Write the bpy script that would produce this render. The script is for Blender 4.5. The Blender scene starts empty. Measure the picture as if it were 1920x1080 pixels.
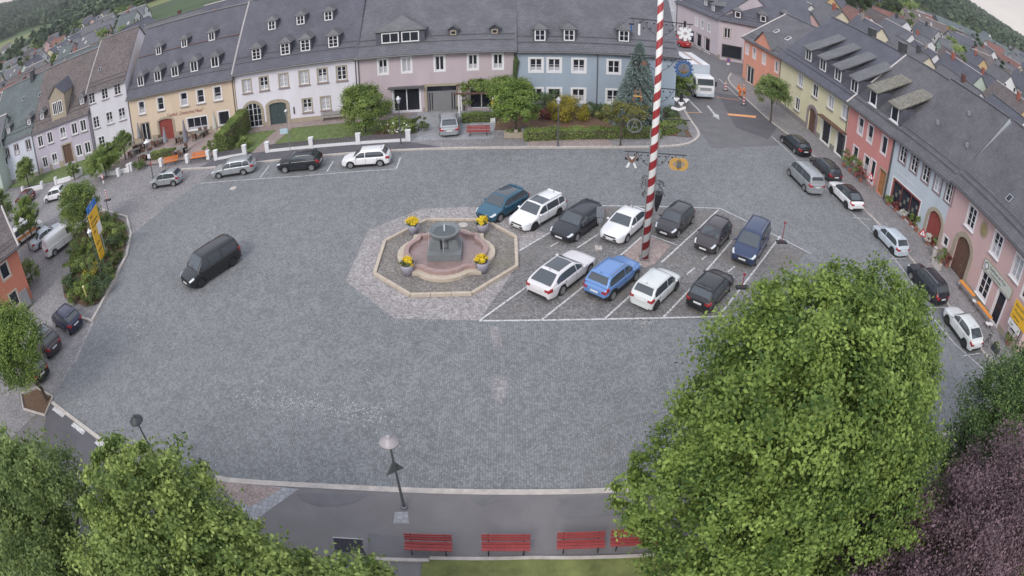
import bpy, bmesh, math, random
import numpy as np
from mathutils import Vector, Matrix
random.seed(7); np.random.seed(7)
R = math.radians
scene = bpy.context.scene
col = scene.collection
# ---------------------------------------------------------------- camera (wide fisheye webcam on the tower)
H = 22.5
A1, A3, PITCH, ROLL = 0.77618, 0.13958, 0.60107, -0.00817
cd = bpy.data.cameras.new('camera'); cam = bpy.data.objects.new('camera', cd); col.objects.link(cam)
cam.matrix_world = Matrix.Translation((0, 0, H)) @ Matrix.Rotation(math.pi/2-PITCH, 4, 'X') @ Matrix.Rotation(ROLL, 4, 'Z')
cd.type = 'PANO'; cd.panorama_type = 'FISHEYE_LENS_POLYNOMIAL'
cd.sensor_fit = 'HORIZONTAL'; cd.sensor_width = 36; cd.sensor_height = 20.25
cd.fisheye_fov = R(180)
cd.fisheye_polynomial_k0 = 0; cd.fisheye_polynomial_k1 = -A1/18.75; cd.fisheye_polynomial_k2 = 0
cd.fisheye_polynomial_k3 = -A3/18.75**3; cd.fisheye_polynomial_k4 = 0
cd.clip_start = 0.1; cd.clip_end = 20000
scene.camera = cam
# ---------------------------------------------------------------- sky and sun: bright overcast morning
SUN_EL, SUN_AZ = 40, 203     # degrees; azimuth clockwise from the camera's forward direction
w = bpy.data.worlds.new('World'); scene.world = w; w.use_nodes = True
nt = w.node_tree; N = nt.nodes; L = nt.links
bg = N['Background']; bg.inputs['Strength'].default_value = 0.13
sky = N.new('ShaderNodeTexSky'); sky.sky_type = 'NISHITA'; sky.sun_disc = False
sky.sun_elevation = R(SUN_EL); sky.sun_rotation = R(SUN_AZ)
tc = N.new('ShaderNodeTexCoord'); sp = N.new('ShaderNodeSeparateXYZ'); L.new(tc.outputs['Generated'], sp.inputs[0])
mx = N.new('ShaderNodeMath'); mx.operation = 'MAXIMUM'; mx.inputs[1].default_value = 0.06; L.new(sp.outputs['Z'], mx.inputs[0])
cb = N.new('ShaderNodeCombineXYZ'); L.new(sp.outputs['X'], cb.inputs[0]); L.new(sp.outputs['Y'], cb.inputs[1]); L.new(mx.outputs[0], cb.inputs[2])
L.new(cb.outputs[0], sky.inputs[0])
mp = N.new('ShaderNodeMapping'); mp.inputs['Scale'].default_value = (1, 1, 7); L.new(tc.outputs['Generated'], mp.inputs[0])
cn = N.new('ShaderNodeTexNoise'); cn.inputs['Scale'].default_value = 2.3; cn.inputs['Detail'].default_value = 5; L.new(mp.outputs[0], cn.inputs[0])
cr = N.new('ShaderNodeValToRGB'); cr.color_ramp.elements[0].position = .3; cr.color_ramp.elements[1].position = .75
cr.color_ramp.elements[0].color = (3.8, 3.1, 2.95, 1); cr.color_ramp.elements[1].color = (5.6, 4.8, 4.4, 1); L.new(cn.outputs['Fac'], cr.inputs[0])
zr = N.new('ShaderNodeMapRange'); zr.inputs['From Min'].default_value = .05; zr.inputs['From Max'].default_value = .35; L.new(sp.outputs['Z'], zr.inputs['Value'])
up = N.new('ShaderNodeMix'); up.data_type = 'RGBA'; L.new(zr.outputs[0], up.inputs['Factor']); L.new(cr.outputs[0], up.inputs['A']); up.inputs['B'].default_value = (5.3, 5.45, 6.0, 1)
mix = N.new('ShaderNodeMix'); mix.data_type = 'RGBA'; mix.inputs['Factor'].default_value = .82
L.new(sky.outputs[0], mix.inputs['A']); L.new(up.outputs['Result'], mix.inputs['B']); L.new(mix.outputs['Result'], bg.inputs['Color'])
sd = bpy.data.lights.new('sun', 'SUN'); sd.energy = 1.3; sd.angle = R(24); sd.color = (1, .95, .88)
sun = bpy.data.objects.new('sun', sd); col.objects.link(sun)
sun.rotation_euler = (R(90-SUN_EL), 0, R(180-SUN_AZ))
scene.view_settings.view_transform = 'Standard'; scene.view_settings.look = 'None'
scene.view_settings.exposure = 0.64; scene.view_settings.gamma = 1
scene.cycles.max_bounces = 5; scene.cycles.transparent_max_bounces = 8; scene.cycles.diffuse_bounces = 3
scene.cycles.use_denoising = True
# ---------------------------------------------------------------- helpers
def ray(px, py):
    """direction through a pixel of the 1920x1080 photograph"""
    x, y = px-960., py-540.
    r = math.hypot(x, y)/1000; th = A1*r+A3*r**3; ph = math.atan2(-y, x)
    d = Vector((math.sin(th)*math.cos(ph), math.sin(th)*math.sin(ph), -math.cos(th)))
    return (cam.matrix_world.to_3x3() @ d).normalized()
def P(px, py, z=0.):
    d = ray(px, py); t = (z-H)/d.z
    return Vector((d.x*t, d.y*t, z))
def Z(ox, oy, s, pts): return [(ox+p[0]/s, oy+p[1]/s)+tuple(p[2:]) for p in pts]
def tag(o, label=None, cat=None, group=None, kind=None):
    if label: o['label'] = label
    if cat: o['category'] = cat
    if group: o['group'] = group
    if kind: o['kind'] = kind
    return o
def empty(name, loc=(0, 0, 0), rz=0., label=None, cat=None, group=None):
    o = bpy.data.objects.new(name, None); col.objects.link(o); o.empty_display_size = .3
    o.location = loc; o.rotation_euler = (0, 0, rz)
    return tag(o, label, cat, group)
def copy_tree(o, parent=None):
    c = o.copy(); col.objects.link(c)
    if parent: c.parent = parent
    for ch in list(o.children): copy_tree(ch, c)
    return c
class MB:
    """collects simple shapes and links them as ONE mesh"""
    def __init__(s): s.v = []; s.f = []; s.m = []; s.uv = {}; s.M = None
    def add(s, vs, fs, m=0, uvs=None):
        b = len(s.v)
        if s.M: vs = [s.M @ Vector(v) for v in vs]
        s.v += [tuple(v) for v in vs]
        for i, f in enumerate(fs):
            if uvs: s.uv[len(s.f)] = uvs[i]
            s.f.append(tuple(b+k for k in f)); s.m.append(m)
        return s
    def box(s, c, d, m=0, rz=0.):
        x, y, z = d[0]/2, d[1]/2, d[2]/2; cz, sz = math.cos(rz), math.sin(rz)
        vs = []
        for k in (-z, z):
            for (i, j) in ((-x, -y), (x, -y), (x, y), (-x, y)):
                vs.append((c[0]+i*cz-j*sz, c[1]+i*sz+j*cz, c[2]+k))
        return s.add(vs, [(3, 2, 1, 0), (4, 5, 6, 7), (0, 1, 5, 4), (1, 2, 6, 5), (2, 3, 7, 6), (3, 0, 4, 7)], m)
    def prism(s, poly, z0, z1, m=0):
        n = len(poly); vs = [(p[0], p[1], z0) for p in poly]+[(p[0], p[1], z1) for p in poly]
        fs = [tuple(range(n-1, -1, -1)), tuple(range(n, 2*n))]+[(i, (i+1) % n, (i+1) % n+n, i+n) for i in range(n)]
        return s.add(vs, fs, m)
    def xprism(s, poly, y0, y1, m=0):
        """poly in (x, z), extruded along y"""
        n = len(poly); vs = [(p[0], y0, p[1]) for p in poly]+[(p[0], y1, p[1]) for p in poly]
        fs = [tuple(range(n)), tuple(range(2*n-1, n-1, -1))]+[((i+1) % n, i, i+n, (i+1) % n+n) for i in range(n)]
        return s.add(vs, fs, m)
    def tube(s, path, r, m=0, n=8):
        path = [Vector(p) for p in path]; k = len(path); rs = r if isinstance(r, (list, tuple)) else [r]*k
        vs = []
        for i, p in enumerate(path):
            t = (path[min(i+1, k-1)]-path[max(i-1, 0)]).normalized()
            a = t.cross(Vector((0, 0, 1)))
            if a.length < .05: a = t.cross(Vector((0, 1, 0)))
            a.normalize(); b = t.cross(a)
            for j in range(n):
                q = 2*math.pi*j/n; vs.append(p+(a*math.cos(q)+b*math.sin(q))*rs[i])
        fs = [tuple(range(n)), tuple(range((k-1)*n+n-1, (k-1)*n-1, -1))]
        for i in range(k-1):
            for j in range(n):
                fs.append((i*n+(j+1) % n, i*n+j, (i+1)*n+j, (i+1)*n+(j+1) % n))
        return s.add(vs, fs, m)
    def lathe(s, prof, m=0, n=20, c=(0, 0, 0), cap=True):
        vs = [(c[0]+r*math.cos(2*math.pi*j/n), c[1]+r*math.sin(2*math.pi*j/n), c[2]+z) for r, z in prof for j in range(n)]
        fs = [(i*n+j, i*n+(j+1) % n, (i+1)*n+(j+1) % n, (i+1)*n+j) for i in range(len(prof)-1) for j in range(n)]
        if cap: fs += [tuple(range(n-1, -1, -1)), tuple(range((len(prof)-1)*n, len(prof)*n))]
        return s.add(vs, fs, m)
    def quad(s, a, b, c, d, m=0, uv=None): return s.add([a, b, c, d], [(0, 1, 2, 3)], m, [uv] if uv else None)
    def build(s, name, mats, parent=None, smooth=False, loc=None):
        me = bpy.data.meshes.new(name); me.from_pydata(s.v, [], s.f)
        if not isinstance(mats, (list, tuple)): mats = [mats]
        for k in mats: me.materials.append(k)
        if len(mats) > 1: me.polygons.foreach_set('material_index', s.m)
        if s.uv:
            ul = me.uv_layers.new(name='UVMap')
            for fi, uv in s.uv.items():
                for k, li in enumerate(me.polygons[fi].loop_indices): ul.data[li].uv = uv[k]
        if smooth: me.polygons.foreach_set('use_smooth', [True]*len(me.polygons))
        me.update()
        o = bpy.data.objects.new(name, me); col.objects.link(o)
        if parent: o.parent = parent
        if loc: o.location = loc
        return o
def npmesh(name, V, F, mats, parent=None, attr=None, smooth=False):
    """V (n,3), F (m,4) numpy -> mesh object"""
    me = bpy.data.meshes.new(name); n, m, k = len(V), len(F), F.shape[1]
    me.vertices.add(n); me.vertices.foreach_set('co', V.astype(np.float32).ravel())
    me.loops.add(m*k); me.loops.foreach_set('vertex_index', F.astype(np.int32).ravel())
    me.polygons.add(m); me.polygons.foreach_set('loop_start', np.arange(0, m*k, k, dtype=np.int32))
    try: me.polygons.foreach_set('loop_total', np.full(m, k, dtype=np.int32))
    except Exception: pass
    if attr is not None:
        a = me.attributes.new('tone', 'FLOAT', 'FACE'); a.data.foreach_set('value', attr.astype(np.float32))
    me.materials.append(mats)
    if smooth: me.polygons.foreach_set('use_smooth', np.ones(m, dtype=bool))
    me.update(calc_edges=True); me.validate()
    o = bpy.data.objects.new(name, me); col.objects.link(o)
    if parent: o.parent = parent
    return o
# ---------------------------------------------------------------- materials
def c4(c): return (c[0], c[1], c[2], 1)
def hexc(r, g, b, k=1.):
    f = lambda v: (v/255/12.92 if v < 10 else ((v/255+.055)/1.055)**2.4)*k
    return (f(r), f(g), f(b))
def newmat(name):
    m = bpy.data.materials.new(name); m.use_nodes = True
    return m, m.node_tree.nodes, m.node_tree.links, m.node_tree.nodes['Principled BSDF']
def mat(name, c, rough=.75, var=.12, scale=2., bump=0., metal=0., coat=0., spec=.5, detail=6, streak=0., bscale=None):
    m, N, L, b = newmat(name)
    b.inputs['Roughness'].default_value = rough; b.inputs['Metallic'].default_value = metal
    b.inputs['Coat Weight'].default_value = coat; b.inputs['Coat Roughness'].default_value = .05
    b.inputs['Specular IOR Level'].default_value = spec
    if var <= 0 and not bump:
        b.inputs['Base Color'].default_value = c4(c); return m
    tc = N.new('ShaderNodeTexCoord'); n = N.new('ShaderNodeTexNoise')
    n.inputs['Scale'].default_value = scale; n.inputs['Detail'].default_value = detail; n.inputs['Roughness'].default_value = .65
    src = tc.outputs['Object']
    if streak:
        mp = N.new('ShaderNodeMapping'); mp.inputs['Scale'].default_value = (1, 1, streak); L.new(src, mp.inputs[0]); src = mp.outputs[0]
    L.new(src, n.inputs['Vector'])
    r = N.new('ShaderNodeValToRGB'); r.color_ramp.elements[0].position = .28; r.color_ramp.elements[1].position = .74
    r.color_ramp.elements[0].color = c4([v*(1-var) for v in c]); r.color_ramp.elements[1].color = c4([min(1, v*(1+var)) for v in c])
    L.new(n.outputs['Fac'], r.inputs[0]); L.new(r.outputs[0], b.inputs['Base Color'])
    if bump:
        n2 = N.new('ShaderNodeTexNoise'); n2.inputs['Scale'].default_value = bscale or scale*6; n2.inputs['Detail'].default_value = 4
        L.new(tc.outputs['Object'], n2.inputs['Vector'])
        bp = N.new('ShaderNodeBump'); bp.inputs['Strength'].default_value = bump; bp.inputs['Distance'].default_value = .02
        L.new(n2.outputs['Fac'], bp.inputs['Height']); L.new(bp.outputs[0], b.inputs['Normal'])
    return m
def cobble(name, c, scale=7., var=.3, joint=.55, big=.12, tint=None, rnd=.6, bump=.35, arcs=False):
    """small granite setts: one tone per stone, dark joints, broad worn patches"""
    m, N, L, b = newmat(name); b.inputs['Roughness'].default_value = .8
    tc = N.new('ShaderNodeTexCoord')
    src = tc.outputs['Object']
    if arcs:   # setts laid in segmental arcs about 1.5 m wide
        sx = N.new('ShaderNodeSeparateXYZ'); L.new(src, sx.inputs[0]); a1 = N.new('ShaderNodeMath'); a1.operation = 'MULTIPLY'; a1.inputs[1].default_value = 2.1; L.new(sx.outputs['X'], a1.inputs[0])
        a2 = N.new('ShaderNodeMath'); a2.operation = 'SINE'; L.new(a1.outputs[0], a2.inputs[0]); a3 = N.new('ShaderNodeMath'); a3.operation = 'ABSOLUTE'; L.new(a2.outputs[0], a3.inputs[0])
        a4 = N.new('ShaderNodeMath'); a4.operation = 'MULTIPLY_ADD'; a4.inputs[1].default_value = .42; L.new(a3.outputs[0], a4.inputs[0]); L.new(sx.outputs['Y'], a4.inputs[2])
        cx = N.new('ShaderNodeCombineXYZ'); L.new(sx.outputs['X'], cx.inputs[0]); L.new(a4.outputs[0], cx.inputs[1]); src = cx.outputs[0]
    v = N.new('ShaderNodeTexVoronoi'); v.inputs['Scale'].default_value = scale; v.inputs['Randomness'].default_value = rnd; L.new(src, v.inputs['Vector'])
    e = N.new('ShaderNodeTexVoronoi'); e.feature = 'DISTANCE_TO_EDGE'; e.inputs['Scale'].default_value = scale; e.inputs['Randomness'].default_value = rnd; L.new(src, e.inputs['Vector'])
    sp = N.new('ShaderNodeSeparateColor'); L.new(v.outputs['Color'], sp.inputs[0])
    r = N.new('ShaderNodeValToRGB'); r.color_ramp.elements[0].color = c4([x*(1-var) for x in c]); r.color_ramp.elements[1].color = c4([x*(1+var) for x in c])
    L.new(sp.outputs['Red'], r.inputs[0])
    jr = N.new('ShaderNodeMapRange'); jr.inputs['From Max'].default_value = .16; jr.inputs['To Min'].default_value = joint; jr.inputs['To Max'].default_value = 1.08; L.new(e.outputs['Distance'], jr.inputs['Value'])
    n = N.new('ShaderNodeTexNoise'); n.inputs['Scale'].default_value = .16; n.inputs['Detail'].default_value = 7; n.inputs['Roughness'].default_value = .62; L.new(tc.outputs['Object'], n.inputs['Vector'])
    nr = N.new('ShaderNodeMapRange'); nr.inputs['From Min'].default_value = .3; nr.inputs['From Max'].default_value = .7; nr.inputs['To Min'].default_value = 1-big; nr.inputs['To Max'].default_value = 1+big; L.new(n.outputs['Fac'], nr.inputs['Value'])
    n3 = N.new('ShaderNodeTexNoise'); n3.inputs['Scale'].default_value = 1.3; n3.inputs['Detail'].default_value = 6; L.new(tc.outputs['Object'], n3.inputs['Vector'])
    nr3 = N.new('ShaderNodeMapRange'); nr3.inputs['From Min'].default_value = .3; nr3.inputs['From Max'].default_value = .7; nr3.inputs['To Min'].default_value = .9; nr3.inputs['To Max'].default_value = 1.1; L.new(n3.outputs['Fac'], nr3.inputs['Value'])
    m0 = N.new('ShaderNodeMath'); m0.operation = 'MULTIPLY'; L.new(nr3.outputs[0], m0.inputs[0]); L.new(nr.outputs[0], m0.inputs[1])
    m1 = N.new('ShaderNodeMath'); m1.operation = 'MULTIPLY'; L.new(jr.outputs[0], m1.inputs[0]); L.new(m0.outputs[0], m1.inputs[1])
    sc = N.new('ShaderNodeVectorMath'); sc.operation = 'SCALE'; L.new(r.outputs[0], sc.inputs[0]); L.new(m1.outputs[0], sc.inputs['Scale'])
    out = sc.outputs[0]
    if tint:
        n2 = N.new('ShaderNodeTexNoise'); n2.inputs['Scale'].default_value = .35; n2.inputs['Detail'].default_value = 8; L.new(tc.outputs['Object'], n2.inputs['Vector'])
        tr = N.new('ShaderNodeMapRange'); tr.inputs['From Min'].default_value = .5; tr.inputs['From Max'].default_value = .75; tr.inputs['To Max'].default_value = .8; L.new(n2.outputs['Fac'], tr.inputs['Value'])
        mxx = N.new('ShaderNodeMix'); mxx.data_type = 'RGBA'; L.new(tr.outputs[0], mxx.inputs['Factor']); L.new(out, mxx.inputs['A']); mxx.inputs['B'].default_value = c4(tint); out = mxx.outputs['Result']
    L.new(out, b.inputs['Base Color'])
    bp = N.new('ShaderNodeBump'); bp.inputs['Strength'].default_value = bump; bp.inputs['Distance'].default_value = .02
    L.new(jr.outputs[0], bp.inputs['Height']); L.new(bp.outputs[0], b.inputs['Normal'])
    return m
def roofmat(name, c, var=.12, bw=.32, rh=.22, moss=None, joint=.55):
    """slates or tiles laid in courses along the roof's own UVs (metres)"""
    m, N, L, b = newmat(name); b.inputs['Roughness'].default_value = .62
    uv = N.new('ShaderNodeUVMap'); br = N.new('ShaderNodeTexBrick')
    br.inputs['Scale'].default_value = 1; br.inputs['Brick Width'].default_value = bw; br.inputs['Row Height'].default_value = rh
    br.inputs['Mortar Size'].default_value = .018; br.inputs['Bias'].default_value = 0
    br.inputs['Color1'].default_value = c4([x*(1-var) for x in c]); br.inputs['Color2'].default_value = c4([x*(1+var) for x in c]); br.inputs['Mortar'].default_value = c4([x*joint for x in c])
    L.new(uv.outputs[0], br.inputs['Vector'])
    tc = N.new('ShaderNodeTexCoord'); n = N.new('ShaderNodeTexNoise'); n.inputs['Scale'].default_value = .5; n.inputs['Detail'].default_value = 8; L.new(tc.outputs['Object'], n.inputs['Vector'])
    nr = N.new('ShaderNodeMapRange'); nr.inputs['From Min'].default_value = .3; nr.inputs['From Max'].default_value = .7; nr.inputs['To Min'].default_value = .84; nr.inputs['To Max'].default_value = 1.18; L.new(n.outputs['Fac'], nr.inputs['Value'])
    sc = N.new('ShaderNodeVectorMath'); sc.operation = 'SCALE'; L.new(br.outputs['Color'], sc.inputs[0]); L.new(nr.outputs[0], sc.inputs['Scale'])
    out = sc.outputs[0]
    if moss:
        n2 = N.new('ShaderNodeTexNoise'); n2.inputs['Scale'].default_value = 5; n2.inputs['Detail'].default_value = 6; L.new(tc.outputs['Object'], n2.inputs['Vector'])
        tr = N.new('ShaderNodeMapRange'); tr.inputs['From Min'].default_value = .5; tr.inputs['From Max'].default_value = .62; tr.inputs['To Max'].default_value = .75; L.new(n2.outputs['Fac'], tr.inputs['Value'])
        mxx = N.new('ShaderNodeMix'); mxx.data_type = 'RGBA'; L.new(tr.outputs[0], mxx.inputs['Factor']); L.new(out, mxx.inputs['A']); mxx.inputs['B'].default_value = c4(moss); out = mxx.outputs['Result']
    L.new(out, b.inputs['Base Color'])
    bp = N.new('ShaderNodeBump'); bp.inputs['Strength'].default_value = .5; bp.inputs['Distance'].default_value = .02; L.new(br.outputs['Fac'], bp.inputs['Height']); bp.invert = True; L.new(bp.outputs[0], b.inputs['Normal'])
    return m
def leafmat(name, dark, light, trans=.25):
    """leaves: each carries its own tone, light passes partly through"""
    m, N, L, b = newmat(name); b.inputs['Roughness'].default_value = .55; b.inputs['Specular IOR Level'].default_value = .3
    at = N.new('ShaderNodeAttribute'); at.attribute_name = 'tone'
    r = N.new('ShaderNodeValToRGB'); r.color_ramp.elements[0].color = c4(dark); r.color_ramp.elements[1].color = c4(light)
    L.new(at.outputs['Fac'], r.inputs[0]); L.new(r.outputs[0], b.inputs['Base Color'])
    t = N.new('ShaderNodeBsdfTranslucent'); L.new(r.outputs[0], t.inputs['Color'])
    ms = N.new('ShaderNodeMixShader'); ms.inputs[0].default_value = trans; L.new(b.outputs[0], ms.inputs[1]); L.new(t.outputs[0], ms.inputs[2])
    L.new(ms.outputs[0], N['Material Output'].inputs['Surface'])
    return m
M = {}
M['cobble'] = cobble('granite_setts', (.202, .209, .218), 8.5, .22, .58, .085, rnd=.36, arcs=True)
M['cobble_warm'] = cobble('warm_setts', (.262, .25, .258), 8, .24, .68, .08)
M['cobble_park'] = cobble('bay_setts', (.195, .19, .192), 8, .3, .6, .14, tint=(.175, .155, .135))
M['cobble_brown'] = cobble('weedy_setts', (.22, .2, .185), 9, .3, .6, .1, tint=(.2, .19, .12))
M['plaza'] = cobble('plaza_setts', (.325, .303, .305), 8, .26, .66, .09)
M['slabs'] = cobble('pale_slabs', (.3, .305, .325), 4, .12, .75, .1, rnd=.3)
M['redpave'] = cobble('reddish_setts', (.33, .265, .25), 9, .2, .7, .12)
M['asphalt'] = mat('asphalt', (.155, .152, .162), .85, .16, .7, .3, bscale=60)
M['asphalt_dark'] = mat('asphalt_dark', (.105, .102, .115), .85, .2, .6, .3, bscale=60)
M['asphalt_warm'] = mat('asphalt_warm', (.178, .168, .175), .85, .14, .5, .3, bscale=50)
M['kerb'] = mat('kerb_granite', (.48, .44, .41), .8, .22, 2.5, .3)
M['white_paint'] = mat('road_paint', (.62, .62, .63), .7, .22, 3)
def worn(m, lo=.42, hi=.56, sc=6.):
    nt = m.node_tree; N, L = nt.nodes, nt.links; b = N['Principled BSDF']; tc = N.new('ShaderNodeTexCoord'); n = N.new('ShaderNodeTexNoise'); n.inputs['Scale'].default_value = sc; n.inputs['Detail'].default_value = 8; n.inputs['Roughness'].default_value = .75
    L.new(tc.outputs['Object'], n.inputs['Vector']); r = N.new('ShaderNodeMapRange'); r.inputs['From Min'].default_value = lo; r.inputs['From Max'].default_value = hi; r.inputs['To Min'].default_value = 1; r.inputs['To Max'].default_value = .12; L.new(n.outputs['Fac'], r.inputs['Value']); L.new(r.outputs[0], b.inputs['Alpha']); return m
worn(M['white_paint'], .5, .62)
M['orange_paint'] = mat('orange_paint', (.78, .36, .16), .7, .15, 3)
M['grass'] = mat('lawn', (.13, .175, .06), .95, .45, 2.2, .6, bscale=40)
M['drygrass'] = mat('dry_lawn', (.16, .18, .06), .95, .45, 1.1, .6, bscale=40)
M['soil'] = mat('bark_mulch', (.14, .085, .055), .95, .35, 5, .5)
M['white'] = mat('white_paint', (.74, .74, .76), .6, .04, 3)
M['frame'] = mat('window_white', (.78, .78, .8), .45, 0)
M['glass'] = mat('window_glass', (.018, .02, .03), .06, 0, spec=.6)
M['curtain'] = mat('curtain', (.42, .42, .46), .7, .25, 9)
M['stone'] = mat('sandstone', (.36, .31, .24), .85, .15, 3, .3)
M['mauvestone'] = mat('mauve_stone', (.26, .2, .22), .85, .15, 3, .3)
M['gutter'] = mat('zinc_gutter', (.12, .12, .13), .5, .1, 3, metal=.3)
M['zinc'] = mat('pale_zinc', (.5, .47, .46), .55, .12, 2)
M['greyplinth'] = mat('plinth', (.25, .23, .22), .9, .12, 2, .2)
M['wood_red'] = mat('red_wood', (.26, .055, .045), .6, .2, 4)
M['wood_brown'] = mat('brown_wood', (.13, .07, .05), .6, .25, 4)
M['wood_amber'] = mat('amber_wood', (.36, .17, .07), .6, .2, 4)
M['door_green'] = mat('green_door', (.045, .07, .075), .6, .1, 4)
M['darkgrey'] = mat('dark_grey_paint', (.05, .055, .06), .5, .1, 3)
M['metal'] = mat('grey_metal', (.16, .17, .19), .45, .1, 4, metal=.6)
M['steel'] = mat('galvanised', (.4, .41, .43), .4, .1, 4, metal=.6)
M['black'] = mat('black_iron', (.02, .02, .022), .5, .1, 5)
M['red'] = mat('signal_red', (.5, .03, .04), .5, .08, 4)
M['bark'] = mat('bark', (.085, .065, .05), .95, .3, 5, .6)
M['yellow'] = mat('sign_yellow', (.8, .46, .03), .5, .05, 3)
M['orange'] = mat('orange_boards', (.72, .28, .06), .6, .15, 4)
M['blue'] = mat('sign_blue', (.03, .16, .5), .5, .05, 4)
M['slate'] = roofmat('slate', (.098, .1, .128))
M['slate3'] = roofmat('lit_slate', (.145, .148, .158), bw=.35, rh=.25)  # paler slate for dormer roofs: light on their flatter pitch put into colour
M['slate2'] = roofmat('slate_grey', (.12, .123, .143), bw=.4, rh=.25)
M['tile_grey'] = roofmat('grey_tiles', (.125, .124, .138), bw=.3, rh=.32, joint=.45)
M['tile_flat'] = roofmat('flat_tiles', (.112, .11, .124), .12, .34, .32, joint=.45)
M['tile_brown'] = roofmat('brown_tiles', (.135, .11, .108), .3, .26, .22, joint=.5)
M['tile_red'] = roofmat('red_tiles', (.2, .09, .075), .25, .3, .3, joint=.5)
M['tile_moss'] = roofmat('mossy_tiles', (.18, .17, .15), .3, .3, .3, moss=(.27, .25, .17))
M['tile_green'] = roofmat('greenish_slate', (.1, .125, .13), bw=.35, rh=.25)
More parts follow.
